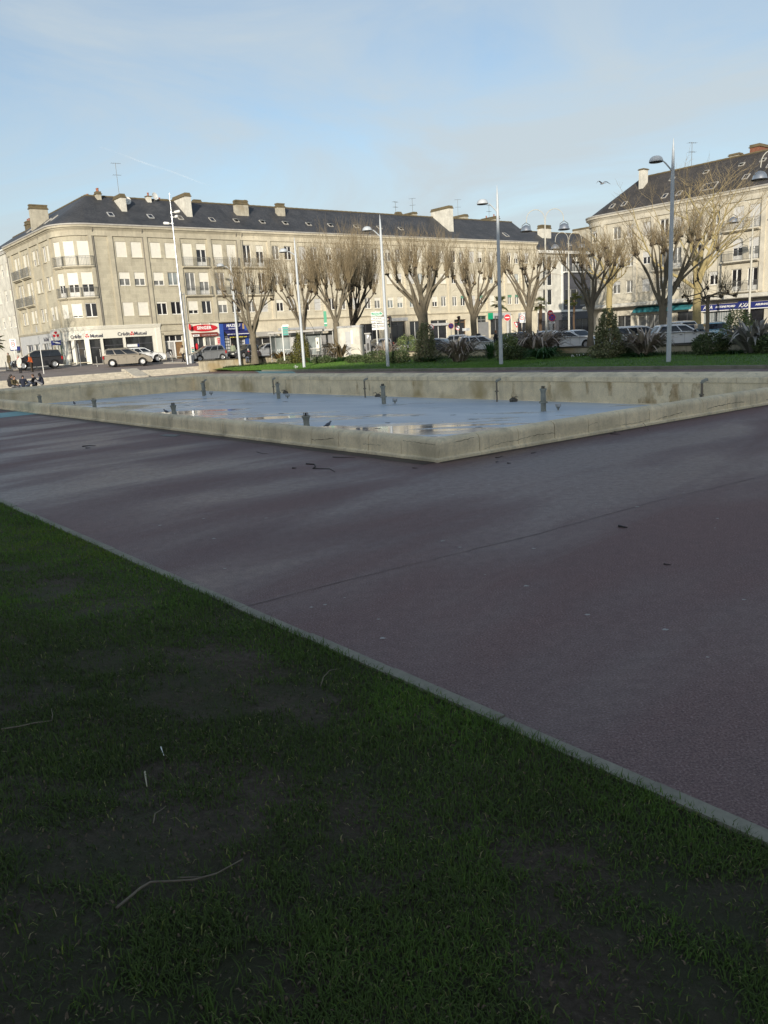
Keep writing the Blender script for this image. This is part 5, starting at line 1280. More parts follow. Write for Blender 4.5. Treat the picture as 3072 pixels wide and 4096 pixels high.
m=MB(); B6.sweep(RQ(53.8),RQ(46.6),[(-.28,3.95),(.55,3.55),(.55,3.3),(.53,3.3),(.53,3.52),(-.28,3.9)],m); m.build('awning',TEAL,B6.root)
m=MB(); B6.qbox(RQ(46.3),RQ(28.),-.28,-.12,3.02,3.62,m); ns=m.build('shop_sign',NAVY,B6.root); ns['label']='long navy fascia with white slanted letters'
m=MB(); B6.qbox(RQ(46.3),RQ(28.),-.28,-.08,2.92,3.0,m); m.build('sign_rail',WHITE,ns)
for l,tx,sz in ((45.1,'AXA',.5),(43.2,'ANTOINE PICARD',.26),(41.2,'AXA',.55),(39.3,'ASSURANCE',.26),(37.4,'PLACEMENTS',.26),(33.,'AXA',.5)):
    t=wtext(B6,tx,RQ(l),3.32,sz,WHITE,-.11,bold=.01,shear=.25); t.parent=ns
m=MB(); B6.qbox(RQ(41.8),RQ(40.6),-.12,-.10,3.62,3.78,m); m.build('sign_hump',NAVY,ns)
bk=[RP.p(QL6,0,0),RP.p(QL6,-10,0),RP.p(QE6,-10,0),RP.p(QE6,0,0)]
m=MB(); 
kk=RP.c-RP.n*7+RP.u*7
bk=[RP.p(QL6,0,0),RP.p(QL6,-10,0),kk.to_3d(),RP.p(QE6,-10,0),RP.p(QE6,0,0)]
m.loft([[B6.L((p.x,p.y,.2)) for p in bk],[B6.L((p.x,p.y,14.4)) for p in bk]],False,False,0,False); m.add([B6.L(RP.p(QE6,.4,14.4)),B6.L(RP.p(QE6,-10,14.4)),B6.L(RP.p(QE6,-5,18.6))],[(0,1,2)]); m.build('rear_wall',TRIM_R,B6.root); B6.finish()
# ================================================================ lamps, masts, signs
def dist_of(x,y,z): return G(x,y,z).y
def lamppost(bx,by,tx,ty,jx,jy,dx,dy,label,zb=.14):
    p=G(bx,by,zb); D=p.y; top=V(tx,ty,D).z; jz=V(jx,jy,D).z; dz=V(dx,dy,D).z; arm=.78
    t=thing('street_lamp',label,'street lamp',p,0,'single-arm silver lamp posts along the lawn')
    H=top-p.z; m=MB(); n=12
    m.lathe([(.125,-.1),(.125,.02),(.12,.9),(.085,(jz-p.z)),(.06,(jz-p.z)+.9),(.012,H)],n); autosmooth(m.build('pole',SILV,t))
    m=MB(); m.lathe([(.19,-.05),(.19,.025),(.12,.03)],12); 
    for k in range(4): m.lathe([(.018,.02),(.018,.05)],6,(.155*math.cos(k*PI/2+.8),.155*math.sin(k*PI/2+.8),0))
    m.build('base_plate',SILV,t)
    v=bdir(255); j=jz-p.z; d=dz-p.z
    m=MB(); m.tube([(v.x*.05,v.y*.05,j),(v.x*arm*.55,v.y*arm*.55,j+(d-j)*.62),(v.x*arm*.72,v.y*arm*.72,d-.12)],[.04,.035,.03],7); autosmooth(m.build('arm',SILV,t))
    c=(v.x*(arm+.18),v.y*(arm+.18),d-.06)
    m=MB(); m.lathe([(.33,-.10),(.335,-.08),(.325,-.02),(.28,.08),(.19,.15),(.08,.18),(.01,.185)],18,c); autosmooth(m.build('lamp_shade',SILV,t))
    m=MB(); m.lathe([(.30,-.125),(.32,-.12),(.33,-.101),(.02,-.101)],18,c); autosmooth(m.build('lamp_diffuser',LAMPD,t))
lamppost(962,1473.5,921,1023,926,1079,887,1060,'slim silver lamp post in front of the blue shopfront, smallest of its row',.10)
lamppost(1217,1472,1178,948,1181,1020,1142,1001,'silver lamp post in front of the yellow conical bush')
lamppost(1552,1468,1518,858,1523,945.6,1476,914.5,'silver lamp post beside the green direction sign')
lamppost(2004.6,1461,1984,741,1987,845,1939,807,'grey lamp post in shade between the palm and the round no-entry sign')
lamppost(2674,1450.6,2686,552.7,2683,683,2637,637,'tallest-looking grey lamp post at right, in front of the white crossover car')
def twinlamp(px,py_base,zb,D,top,rz,label,sc=1.):
    d=ray(px,py_base); x=d[0]*D/d[1]
    t=thing('street_lamp',label,'street lamp',(x,D,zb),rz,'white twin-arm swan-neck lamps')
    H=top-zb; m=MB(); m.lathe([(.16,-.1),(.16,.6),(.11,.75),(.09,H*.55),(.055,H-1.3)],10); autosmooth(m.build('pole',WPOLE,t))
    for s in (-1,1):
        m=MB(); r=.80; zc=H-.80-.0
        pts=[(0,0,H-1.35),(s*.04,0,H-1.0)]+[(s*(.84-r*math.cos(a)),0,zc+r*math.sin(a)) for a in [PI*k/10 for k in range(1,10)]]+[(s*1.66,0,zc-.25)]
        m.tube(pts,.03,6); arm=m.build('arm',WPOLE,t); autosmooth(arm)
        c=(s*1.68,0,zc-.95)
        m=MB(); m.lathe([(.50,-.02),(.52,.0),(.46,.04),(.40,.25),(.28,.42),(.12,.50),(.03,.52)],16,c); autosmooth(m.build('lamp_shade',STEEL,t))
        m=MB(); m.lathe([(.46,-.05),(.51,-.03),(.53,.0),(.525,.01),(.03,-.021)],16,c)
        m.tube([(c[0]-.40,0,c[2]+.10),(c[0]-.34,0,c[2]+.5),(c[0],0,c[2]+.72),(c[0]+.34,0,c[2]+.5),(c[0]+.40,0,c[2]+.10)],.03,5); autosmooth(m.build('lamp_rim',LAMPD,t))
twinlamp(2185,1340,.5,72,12.3,.05,'white twin-arm lamp behind the left palm, nearer of the two by the street gap')
twinlamp(2276,1340,.6,90,12.3,.3,'white twin-arm lamp in front of the dark grey house, farther one of the pair')
twinlamp(2996,1260,.5,74,12.3,-.25,'white twin-arm lamp in front of the balconies of the right-hand building')
twinlamp(3105,1300,.45,53,12.4,.15,'white twin-arm lamp at the right edge, only its left lamp in the picture')
# spotlight mast + companion poles
p=GS(752,1457); D=p.y
t=thing('spotlight_mast','tall slender steel mast with three white spotlights, on the plaza by the steps','mast',p)
top=V(672,770,D).z-p.z; m=MB(); m.lathe([(.17,-.1),(.165,.05),(.12,top*.45),(.075,top*.72),(.06,top*.87),(.02,top)],12); autosmooth(m.build('pole',STEEL,t))
for (x,y,dx) in ((697,850,.75),(692,869,.5),(660,894,-.75)):
    z=V(690,y,D).z-p.z; s=1 if dx>0 else -1
    m=MB(); m.tube([(s*.1,0,z),(s*.28,-.02,z+.01),(s*.34,-.03,z+.015),(s*(abs(dx)+.02),-.06,z+.06),(s*(abs(dx)+.1),-.06,z+.06)],[.03,.04,.125,.14,.09],9); autosmooth(m.build('spotlight',WHITEP,t))
    m=MB(); m.lathe([(.11,z-.07),(.11,z+.07)],10); m.build('clamp',STEEL,t)
p2=GS(766,1453); t=thing('camera_pole','thin steel pole set in a pale concrete drum beside the tall spotlight mast','pole',p2)
m=MB(); m.lathe([(.26,-.1),(.265,.75),(.25,.79),(.05,.79)],18); autosmooth(m.build('concrete_drum',GREYL,t)); hz_=V(744,1171,p2.y).z-p2.z
m=MB(); m.lathe([(.06,.7),(.045,hz_)],8); autosmooth(m.build('pole',STEEL,t)); m=MB(); m.tube([(0,0,hz_-.15),(-.55,.1,hz_-.2)],.03,5); m.box(-.5,-.25,.02,.14,hz_-.30,hz_-.2); m.build('camera_arm',IRON,t)
p3=GS(757,1453); t=thing('flag_pole','thin steel pole standing directly behind the tall spotlight mast','pole',tuple(p3)); m=MB(); m.lathe([(.05,-.1),(.035,V(727,1171,p3.y).z-p3.z)],8); m.lathe([(.05,V(727,1171,p3.y).z-p3.z),(.05,V(727,1171,p3.y).z-p3.z+.06)],8); autosmooth(m.build('pole',STEEL,t))
# bollards on the pavement edge
b0=None
def bollard(x,y,z,label,h=.95):
    global b0
    p=GS(x,y)
    if b0 is None:
        b0=thing('bollard',label,'bollard',p,0,'slim steel bollards along the pavement'); m=MB(); m.lathe([(.038,-.1),(.038,.9),(.03,.93),(.005,.94)],10); autosmooth(m.build('post',mat('bollard_metal',(.27,.265,.25),.5,.1,4.),b0)); m=MB(); m.lathe([(.06,-.02),(.06,.03),(.046,.035)],10); m.build('collar',STEEL,b0); return
    t=copy_tree(b0); t.location=p; t['label']=label
for x,y,l in ((28,1486,'steel bollard at the far left edge, left of the white coat'),(148,1476,'steel bollard between the orange jacket and the sign pole'),(220,1472,'steel bollard in front of the rear wheel of the black people carrier'),(390,1464,'steel bollard in front of the right-hand bank door'),(476,1459,'steel bollard in front of the rear wheel of the grey-brown people carrier'),(532,1456,'steel bollard in front of the middle of the grey-brown people carrier'),(586,1453,'steel bollard in front of the front wheel of the grey-brown people carrier'),(639,1451,'steel bollard in front of the bank pilaster'),(690,1448,'steel bollard beside the stooping person')):
    bollard(x,y,1.05,l)
def thinpost(x,y0,z,ytop,label,c=GREYD):
    p=GS(x,y0); z=p.z; h=V(x-10,ytop,p.y).z-z; t=thing('marker_post',label,'post',p); m=MB(); m.lathe([(.04,-.1),(.035,h),(.01,h+.02)],8); autosmooth(m.build('post',STEEL,t)); m=MB(); m.lathe([(.055,h*.55),(.055,h*.58)],8); m.build('band',c,t)
thinpost(324,1467,1.05,1375,'tall thin grey post in front of the bank entrance')
# hoop barriers
def hoop(x,y,w,z,label,first=[None],rz=0.):
    p=GS(x,y)
    if first[0] is None:
        t=thing('hoop_barrier',label,'barrier',p,rz,'steel hoops in front of the silver car'); m=MB(); r=.16; h=.85
        m.tube([(-w/2,0,-.1),(-w/2,0,h-r)]+[(-w/2+r-r*math.cos(a),0,h-r+r*math.sin(a)) for a in (PI/8,PI/4,3*PI/8,PI/2)]+[(w/2-r+r*math.sin(a),0,h-r+r*math.cos(a)) for a in (0,PI/8,PI/4,3*PI/8,PI/2)]+[(w/2,0,-.1)],.028,7); autosmooth(m.build('hoop',STEEL,t)); 
        for s in (-1,1):
            m=MB(); m.lathe([(.055,-.02),(.055,.02),(.03,.025)],8,(s*w/2,0,0)); m.build('foot',STEEL,t)
        first[0]=t; return
    t=copy_tree(first[0]); t.location=p; t.rotation_euler=(0,0,rz); t['label']=label
for x,y,l in ((796,1438,'steel hoop barrier in front of the silver car bonnet, leftmost hoop'),(830,1436,'steel hoop barrier in front of the silver car front door'),(865,1434,'steel hoop barrier in front of the silver car rear wheel'),(897,1432,'steel hoop barrier in front of the blue pilaster, rightmost hoop')): hoop(x,y,.8,.72,l,rz=-.1)
# ---------------------------------------------------------------- road signs
def disc(m,r,y0,y1,z,n=24,x=0.,mi=0): m.loft([[(x+r*math.cos(2*PI*k/n),y,z+r*math.sin(2*PI*k/n)) for k in range(n)] for y in (y1,y0)],True,True,mi)
BLUES=mat('blue_sign',(.03,.09,.42),.45,.06)
def sign(x,y,D,zb,kind,label,r=.32,rz=0.,off=0.,pole=True,txt=None,grp=None):
    d=ray(x,y); zc=HC+d[2]*D/d[1]; t=thing('road_sign',label,'road sign',(d[0]*D/d[1],D,zb),rz,grp)
    h=zc-zb; m=MB()
    if pole: m.lathe([(.035,-.1),(.035,h+r*.9)],8,(off,.06,0)); autosmooth(m.build('pole',WHITEP,t))
    def D_(rr_,yo,mt,nm): 
        m=MB(); disc(m,rr_,-yo,-yo+.012,h); return m.build(nm,mt,t)
    if kind in('noentry','nopark','nostop','noleft','limit','back'):
        D_(r,.0,WHITE if kind!='back' else GREYL,'plate')
    if kind=='noentry':
        D_(r*.94,.006,RED,'face'); m=MB(); m.box(-r*.62,r*.62,-.016,-.012,h-r*.14,h+r*.14); m.build('symbol',WHITE,t)
    if kind in('nopark','nostop'):
        D_(r*.97,.006,RED,'face'); D_(r*.76,.010,BLUES,'blue_field'); m=MB()
        for a in ([-PI/4] if kind=='nopark' else [-PI/4,PI/4]): m.box(-r*.8,r*.8,-.026,-.020,-r*.09,r*.09,0,Matrix.Translation((0,0,h))@Matrix.Rotation(-a,4,'Y'))
        m.build('symbol',RED,t)
    if kind=='noleft':
        D_(r*.97,.006,RED,'face'); D_(r*.76,.010,WHITE,'white_field'); m=MB(); m.box(r*.15,r*.28,-.022,-.018,h-r*.5,h+r*.2); m.box(-r*.3,r*.28,-.022,-.018,h+r*.12,h+r*.26); m.add([(-r*.3,-.022,h+r*.42),(-r*.3,-.022,h-.04),(-r*.6,-.022,h+r*.19)],[(0,1,2)]); m.box(-r*.75,r*.75,-.027,-.023,-r*.07,r*.07,0,Matrix.Translation((0,0,h))@Matrix.Rotation(PI/4,4,'Y')); m.build('symbol',BLACKL,t)
    if kind=='yield':
        m=MB(); R=r*1.15
        def tri(s,y0,y1): return [[(s*R*math.cos(a),y,h+s*R*math.sin(a)) for a in (-PI/2,PI/6,5*PI/6)] for y in (y1,y0)]
        m.loft(tri(1.08,0,.012)); m.build('plate',WHITE,t); m=MB(); m.loft(tri(1.0,-.006,.0)); m.build('face',RED,t); m=MB(); m.loft(tri(.6,-.012,-.007)); m.build('white_field',WHITE,t)
    if kind=='zone':
        m=MB(); m.box(-r*.95,r*.95,0,.015,h-r*1.3,h+r*1.3); m.build('plate',WHITE,t); D_(r*.6,.006,RED if r<.5 else RED,'ring'); D_(r*.45,.010,WHITE,'white_field'); o=text('lettering','30',r*.6,BLACKL,t,(0,-.018,h)); o=text('lettering','ZONE',r*.42,BLACKL,t,(0,-.012,h+r*.95))
    if kind=='plate':
        m=MB(); m.box(-r,r,0,.015,h-r*.35,h+r*.35); m.build('plate',WHITE,t)
    if txt: 
        m=MB(); m.box(-r*.8,r*.8,0,.012,h-r*1.55,h-r*1.08); m.build('sub_plate',WHITE,t); text('lettering',txt,r*.32,BLACKL,t,(0,-.012,h-r*1.32))
    return t
sign(2029,1270,78,.6,'noentry','round red no-entry sign on a white pole beside the grey lamp post',.33,.1)
sign(2067,1296,80,.6,'yield','red and white give-way triangle above the navy car',.34,.1)
sign(2088,1271,88,.8,'zone','white square zone sign behind the give-way triangle',.42,.1)
sign(2208,1270,63,.5,'nostop','large red and blue crossed no-stopping sign above the white cars',.30,.05,0,True,'140 m')
sign(2201,1252,65,.5,'noentry','small red no-entry sign partly behind the crossed no-stopping sign',.24,.1)
sign(1804,1304,90,.8,'nopark','round blue and red no-parking sign above the spiky plant in mid picture',.32,.05)
sign(1832,1311,82,.8,'noleft','small round no-left-turn sign in front of the thin traffic light',.25,.05)
sign(1724,1309,84,.8,'noleft','round no-turn sign half hidden by the tall conical shrub and the thick tree trunk',.30,.05)
sign(52,1377,84,1.1,'zone','white square zone 30 sign at the far left in front of the shop windows',.42,-.3)
sign(1864,1318,95,.9,'plate','small white street plate on a pole behind the leaning tree trunk',.45,.1)
t=sign(153,1361,72,.75,'back','round sign seen nearly edge-on, on the tall grey pole left of the bank',.36,-.98)
m=MB(); 
zz=V(146,1330,72).z-.75; m.loft([[(r_*math.cos(a),y,zz+.25+r_*math.sin(a)) for a,r_ in ((PI/2,.42),(-PI/6,.42),(-5*PI/6,.42))] for y in (.0,-.012)]); m.build('warning_plate',GREYL,t)
# direction sign with five blades
p=G(1509,1405,.85); D=72.; d=ray(1507,1330); px=d[0]*D/d[1]
t=thing('direction_sign','post of direction blades: big green arrow above four white blades, left of a silver lamp','direction sign',(px,D,.8),.0)
zt=V(1500,1245,D).z-.8; m=MB(); m.lathe([(.05,-.1),(.05,zt)],8); autosmooth(m.build('pole',WHITEP,t))
def blade(y0,y1,x0,x1,mt,txt,arrow,tm,sz):
    z1=V(1500,y0,D).z-.8; z0=V(1500,y1,D).z-.8; xa=(x0-1507)*D/FPX; xb=(x1-1507)*D/FPX
    poly=[(xa,z0),(xb-(.22 if arrow else .03),z0),(xb,(z0+z1)/2 if arrow else z0+.05),(xb-(.22 if arrow else .03),z1),(xa,z1)]
    def L_(e,y): 
        cx,cz=(xa+xb)/2,(z0+z1)/2; return [(cx+(x-cx)*(1+e/abs(xb-xa)),y,cz+(z-cz)*(1+e/abs(z1-z0))) for x,z in poly]
    m=MB(); m.loft([L_(0,-.055),L_(0,-.09)]); o=m.build('blade',WHITE,t)
    if mt is not WHITE: m=MB(); m.loft([L_(-.07,-.0901),L_(-.07,-.095)]); m.build('face',mt,o)
    lines=txt.split('|')
    for i,l in enumerate(lines): text('lettering',l,sz,tm,o,((xa+xb)/2-(.08 if arrow else 0),-.10,(z0+z1)/2+((len(lines)-1)/2-i)*sz*1.05),bold=.004)
blade(1248,1266,1489,1536,GREENS,'TOUTES|DIRECTIONS',True,WHITE,.175)
blade(1269,1280,1489,1538,WHITE,'VILLE-PORT',False,BLACKL,.17); blade(1283,1293,1489,1538,WHITE,'Le Théâtre',False,BLACKL,.17); blade(1297,1307,1490,1538,WHITE,'Office de tourisme',False,BLACKL,.14); blade(1310,1320,1490,1539,WHITE,'C.C.I.',False,BLACKL,.17)
# green finger posts
d=ray(1131,1350); D=72.; t=thing('direction_sign','white post with small teal-green finger signs in front of the bus shelter','direction sign',(d[0]*D/d[1],D,.8),.0)
zt=V(1127,1305,D).z-.8; m=MB(); m.lathe([(.06,-.1),(.06,zt)],8); autosmooth(m.build('pole',WHITEP,t))
TEALS=mat('teal_sign',(.02,.30,.25),.5,.08)
for k in range(4):
    z=zt-.12-.20*k; m=MB(); m.loft([[(x,y,zz) for x,zz in ((.04,z-.075),(.48,z-.075),(.56,z),(.48,z+.075),(.04,z+.075))] for y in (0,-.03)]); m.build('blade',TEALS,t)
m=MB(); m.box(.06,.6,-.01,.0,zt-.05,zt+.12); m.build('header',WHITE,t)
d=ray(1296,1270); t=thing('flag_sign','tall narrow green flag sign on a grey post above the bus shelter','sign',(d[0]*79/d[1],79,.9)); zt=V(1296,1245,79).z-.9
m=MB(); m.lathe([(.05,-.1),(.045,zt)],8); autosmooth(m.build('pole',GUT,t)); m=MB(); m.box(-.02,.26,-.05,-.03,zt-1.45,zt); m.build('panel',GREENS,t); m=MB(); m.box(-.01,.25,-.055,-.051,zt-1.2,zt-1.1); m.build('white_band',WHITE,t)
# traffic lights
def tlight(x,D,ytop,zb,label,rz=0.,wpole=True):
    d=ray(x,ytop); H=HC+d[2]*D/d[1]-zb; t=thing('traffic_light',label,'traffic light',(d[0]*D/d[1],D,zb),rz,'traffic lights at the crossing')
    m=MB(); m.lathe([(.07,-.1),(.06,H-.1)],8); autosmooth(m.build('pole',BLACK,t))
    m=MB(); m.bbox(-.14,.14,-.2,-.04,H-.95,H,.03); m.build('signal_head',BLACK,t)
    for k,c in enumerate(((.10,.01,.01),(.10,.06,.01),(.01,.08,.03))):
        m=MB(); z=H-.17-.3*k; disc(m,.10,-.212,-.2,z,14); m.build('lens',mat('dark_lens_%d'%k,c,.3,.1),t)
        m=MB(); m.loft([[(.12*math.cos(a),y,z+.12*math.sin(a)) for a in [PI*j/8 for j in range(9)]] for y in (-.2,-.34)],False,False,0,False); m.build('visor',BLACK,t)
    m=MB(); m.bbox(-.1,.1,-.16,-.04,H-1.9,H-1.45,.02); m.build('repeater_head',BLACK,t)
tlight(1563,70,1264,.8,'black traffic light beside the dark open shop, right of the direction blades',-.9); tlight(1838,82,1264,.8,'thin black traffic light behind the small no-left-turn sign',-.7)
# ---------------------------------------------------------------- bus shelter, toilet cabin, pay station, barrier, benches
def shelter():
    a=V(1085,1400,76); b_=V(1335,1400,74.5); a.z=b_.z=zst(a.x,a.y)+.02
    u=(b_-a); L_=u.length; rz=math.atan2(u.y,u.x)
    t=thing('bus_shelter','glass and steel bus shelter with grey roof behind the yellow conical shrub','bus shelter',a,rz)
    m=MB(); m.bbox(-.15,L_+.15,-.3,1.5,2.55,2.72,.04); m.build('roof',GUT,t)
    n=4
    for k in range(n+1):
        m=MB(); m.box(L_*k/n-.05,L_*k/n+.05,1.2,1.3,0,2.55); m.build('post',STEEL,t)
    for k in range(n):
        m=MB(); m.box(L_*k/n+.06,L_*(k+1)/n-.06,1.24,1.255,.35,2.35); g=m.build('glass_panel',[GL_GREY,GREYL,GL_GREY,GREY][k],t)
        m=MB()
        for j in range(9): m.box(L_*k/n+.15+j*.19,L_*k/n+.23+j*.19,1.232,1.238,1.0,1.08)
        m.build('dot_row',WHITE,g)
    for x in (-.02,L_-.02):
        m=MB(); m.box(x,x+.03,.1,1.2,.3,2.3); m.build('end_panel',GL_GREY,t); m=MB(); m.box(x-.02,x+.05,.0,.08,0,2.55); m.build('post',STEEL,t)
    m=MB(); m.box(L_*.3,L_*.45,1.1,1.2,.6,2.0); m.build('poster_case',GREYL,t)
    m=MB(); m.box(L_*.5,L_*.9,.8,1.15,.42,.47); m.build('bench',STEEL,t)
shelter()
d=ray(1402,1360); D=73.; t=thing('toilet_cabin','cream public toilet cabin with rounded ends behind the spiky plant','cabin',(d[0]*D/d[1],D,.8),-.25)
m=MB(); pl=[]
for k in range(9): a=PI/2+PI*k/8; pl.append((-.55+.62*math.cos(a),.62*math.sin(a)))
pl+=[(1.05,-.62),(1.12,-.5),(1.12,.5),(1.05,.62)]
m.loft([[(x,y,-.1) for x,y in pl],[(x,y,2.45) for x,y in pl]]); autosmooth(m.build('wall',CHIMW,t))
m=MB(); m.loft([[(x*1.04,y*1.06,2.45) for x,y in pl],[(x*1.04,y*1.06,2.62) for x,y in pl]]); autosmooth(m.build('roof',GREYL,t)); m=MB(); m.box(-.28,.18,-.635,-.622,.05,2.1); m.build('door',GREYL,t); text('lettering','TOILETTES',.2,BLACKL,t,(-.1,-.665,2.53)); m=MB(); m.box(.22,.42,-.635,-.621,1.0,2.2); m.build('notice',WHITEP,t)
d=ray(1474,1370); t=thing('pay_station','grey upright parking pay station with a white P beside the toilet cabin','pay station',(d[0]*72/d[1],72,.85),-.2)
m=MB(); m.bbox(-.24,.2,-.2,.2,-.1,1.75,.03); m.build('housing',GREY,t); m=MB(); m.bbox(-.3,.26,-.26,.26,1.75,1.85,.03); m.build('hood',GUT,t); m=MB(); m.box(.2,.26,-.12,.12,1.2,1.6); m.build('panel',GREYL,t); text('lettering','P',.4,WHITE,t,(.02,-.205,1.5),bold=.02); m=MB(); m.box(-.12,.08,-.21,-.2,.3,.95); m.build('flap',BLACK,t)
d=ray(1273,1400); t=thing('cabinet','cream electrical cabinet on legs beside the railing, with a black cable curving up from it','cabinet',(d[0]*73/d[1],73,.8),-.1)
m=MB(); m.bbox(-.17,.17,-.12,.12,.55,1.75,.03); m.build('box',CREAM,t); m=MB(); m.box(-.06,.04,-.13,-.12,1.15,1.4); m.build('meter_window',BLACK,t); m=MB(); m.box(-.12,-.08,-.05,.05,-.1,.55); m.box(.08,.12,-.05,.05,-.1,.55); m.build('legs',IRON,t); m=MB(); m.tube([(0,0,1.75),(-.2,0,2.3),(-.6,.2,3.1),(-1.2,.3,3.9)],.018,5); m.build('cable',BLACK,t)
def rail(x0,x1,y,D,label):
    a=V(x0,y,D); b_=V(x1,y,D); a.z=b_.z=zst(a.x,a.y); u=b_-a; L_=u.length; t=thing('railing',label,'railing',a,math.atan2(u.y,u.x)); m=MB()
    for zz in (.15,1.05): m.tube([(0,0,zz),(L_,0,zz)],.025,5)
    n=int(L_/.14)
    m.build('rails',GUT,t); m=MB()
    for k in range(n+1): m.tube([(L_*k/n,0,-.05 if k in (0,n) else .15),(L_*k/n,0,1.05)],.012,4)
    m.build('bars',GUT,t)
rail(1240,1345,1400,72.5,'grey barred safety railing behind the electrical cabinet')
def bench(x,y,z,label,rz,first=[None]):
    p=GS(x,y); t=thing('bench',label,'bench',p,rz)
    for k in range(4):
        m=MB(); m.bbox(-.9,.9,-.25+.13*k,-.14+.13*k,.40,.45,.01); m.build('slat',WOOD,t)
    for s in (-.7,.7):
        m=MB(); m.box(s-.05,s+.05,-.2,.2,-.05,.40); m.build('leg',GREYL,t)
bench(955,1432,.75,'slatted bench under the person in the pale green jacket',-.1); bench(1061,1427,.8,'stack-like brown slatted bench right of the seated pair',-.2)
# ================================================================ trees
def rdir(rr,up=0.,spread=1.):
    a=rr.random()*2*PI; return Vector((math.cos(a)*spread,math.sin(a)*spread,up)).normalized()
def limb(m,p,q,r0,r1,rr,n=4,bow=.12,side=6,mi=0):
    d=q-p; L_=d.length; o=Vector((rr.uniform(-1,1),rr.uniform(-1,1),rr.uniform(-.2,.4)))*bow*L_; pts=[];rs=[]
    for k in range(n+1):
        f=k/n; pts.append(p+d*f+o*math.sin(PI*f)+Vector((rr.uniform(-1,1),rr.uniform(-1,1),rr.uniform(-1,1)))*(.012*L_ if 0<k<n else 0)); rs.append(r0+(r1-r0)*f)
    m.tube(pts,rs,side,mi); return pts
def base_of(px,D):
    d=ray(px,1350); x=d[0]*D/d[1]; return Vector((x,D,zst(x,D)-.05))
def pollard(px,D,tr,yfork,yk,xk0,xk1,ytop,label,seed,nk=12,shoots=20,sp=.20,mt=None,sh=None,lean=0.,zb=None,depthf=.7):
    rr=random.Random(seed); b=base_of(px,D)
    if zb is not None: b.z=zb
    zf=V(px,yfork,D).z-b.z; zk=V(px,yk,D).z-b.z; zt=V(px,ytop,D).z-b.z; s=D/FPX
    # the photo leans verticals; use offsets relative to the vertical line through the trunk base
    def vx(y): return px - .055*(1350-y) + (px-1536)*(1350-y)/14140.
    x0=(xk0-vx(yk))*s; x1=(xk1-vx(yk))*s; cx=(x0+x1)/2; hw=(x1-x0)/2
    t=thing('pollarded_tree',label,'tree',b,0,'bare pollarded trees round the square')
    m=MB(); fork=Vector((lean*zf,0,zf))
    # trunk with flare
    pts=[];rs=[]
    for k in range(7):
        f=k/6; pts.append(Vector((lean*zf*f+rr.uniform(-.03,.03),rr.uniform(-.03,.03),zf*f))); rs.append(tr*(1.35-.5*min(f*3,1)+.12*max(f-.6,0)))
    m.tube(pts,rs,10)
    kn=[]
    for i in range(nk):
        a=2*PI*i/nk+rr.uniform(-.25,.25); rad=(.95 if i%3 else .5)+rr.uniform(-.15,.1)
        kn.append(Vector((cx+hw*rad*math.cos(a),hw*depthf*rad*math.sin(a),zk+rr.uniform(-.45,.45)-(.35 if rad>.8 else -.1))))
    # main limbs: groups of two or three knuckles
    kn.sort(key=lambda v:math.atan2(v.y,v.x-cx)); i=0; ends=[]
    while i<nk:
        g=kn[i:i+rr.choice([1,2,2,3])]; i+=len(g)
        c=sum(g,Vector((0,0,0)))/len(g); mid=fork.lerp(c,rr.uniform(.42,.58)); mid.z-= .1*zk*rr.uniform(-.2,.25)
        r0=tr*(.29+.075*len(g)); st=fork+Vector((rr.uniform(-.1,.1),rr.uniform(-.1,.1),-rr.uniform(0,.8)))
        limb(m,st,mid,r0,r0*.72,rr,4,.08,7)
        for k in g: ends.append(limb(m,mid,k,r0*.68,max(.045,tr*.13),rr,4,.07,6)[-1])
    for k in kn:
        for j in range(4): 
            c=k+Vector((rr.uniform(-.14,.14),rr.uniform(-.14,.14),rr.uniform(-.06,.14))); r=rr.uniform(.055,.105)*(.75+.25*min(D/75,1.1)); v0=len(m.v); m.sphere(c,(r,r,r*.9),7,5,1)
            m.v[v0:]=[(x+rr.uniform(-.03,.03),y+rr.uniform(-.03,.03),z+rr.uniform(-.03,.03)) for x,y,z in m.v[v0:]]
    autosmooth(m.build('trunk',[mt or BARK,KNUCK],t),60)
    m=MB()
    for k in kn:
        out=Vector((k.x-cx,k.y,0)); 
        if out.length>.01: out=out/max(hw,.5)
        kl=rr.uniform(.68,1.05)
        for j in range(int(shoots*rr.uniform(.55,1.5))):
            L_=(zt-k.z)*kl*rr.uniform(.45,1.04); d=Vector((rr.gauss(0,1)*(sp+.05)+out.x*.20,rr.gauss(0,1)*(sp+.05)+out.y*.20,1)).normalized()
            p=k+Vector((rr.uniform(-.15,.15),rr.uniform(-.15,.15),rr.uniform(0,.15))); w=Vector((rr.gauss(0,.1),rr.gauss(0,.1),.12)); pts=[p]
            for q in range(1,5): d=(d+w*.35).normalized(); pts.append(pts[-1]+d*L_/4)
            r=rr.uniform(.011,.021); m.tube(pts,[r,r*.8,r*.62,r*.42,r*.2],3,0,False)
            for q in range(rr.choice([3,4,5])):
                i0=rr.choice([1,2,3,3]); e=(pts[i0+1]-pts[i0]).normalized()+rdir(rr,.25,.7)*.7; e.normalize(); l2=L_*rr.uniform(.10,.30); a_=pts[i0]; m.tube([a_,a_+e*l2*.5,a_+(e+Vector((0,0,.25))).normalized()*l2],[r*.45,r*.32,r*.15],3,0,False)
    m.build('crown',sh or SHOOT,t)
    # odd fine twigs off the limbs
    m=MB()
    for j in range(34):
        k=rr.choice(kn); f=rr.uniform(.35,.9); p=fork.lerp(k,f)+Vector((rr.uniform(-.2,.2),rr.uniform(-.2,.2),rr.uniform(-.3,.2))); d=rdir(rr,rr.uniform(-.3,.6)); L_=rr.uniform(.6,1.7); m.tube([p,p+d*L_*.5,p+(d+Vector((0,0,-.1))).normalized()*L_],[.012,.009,.004],3,0,False)
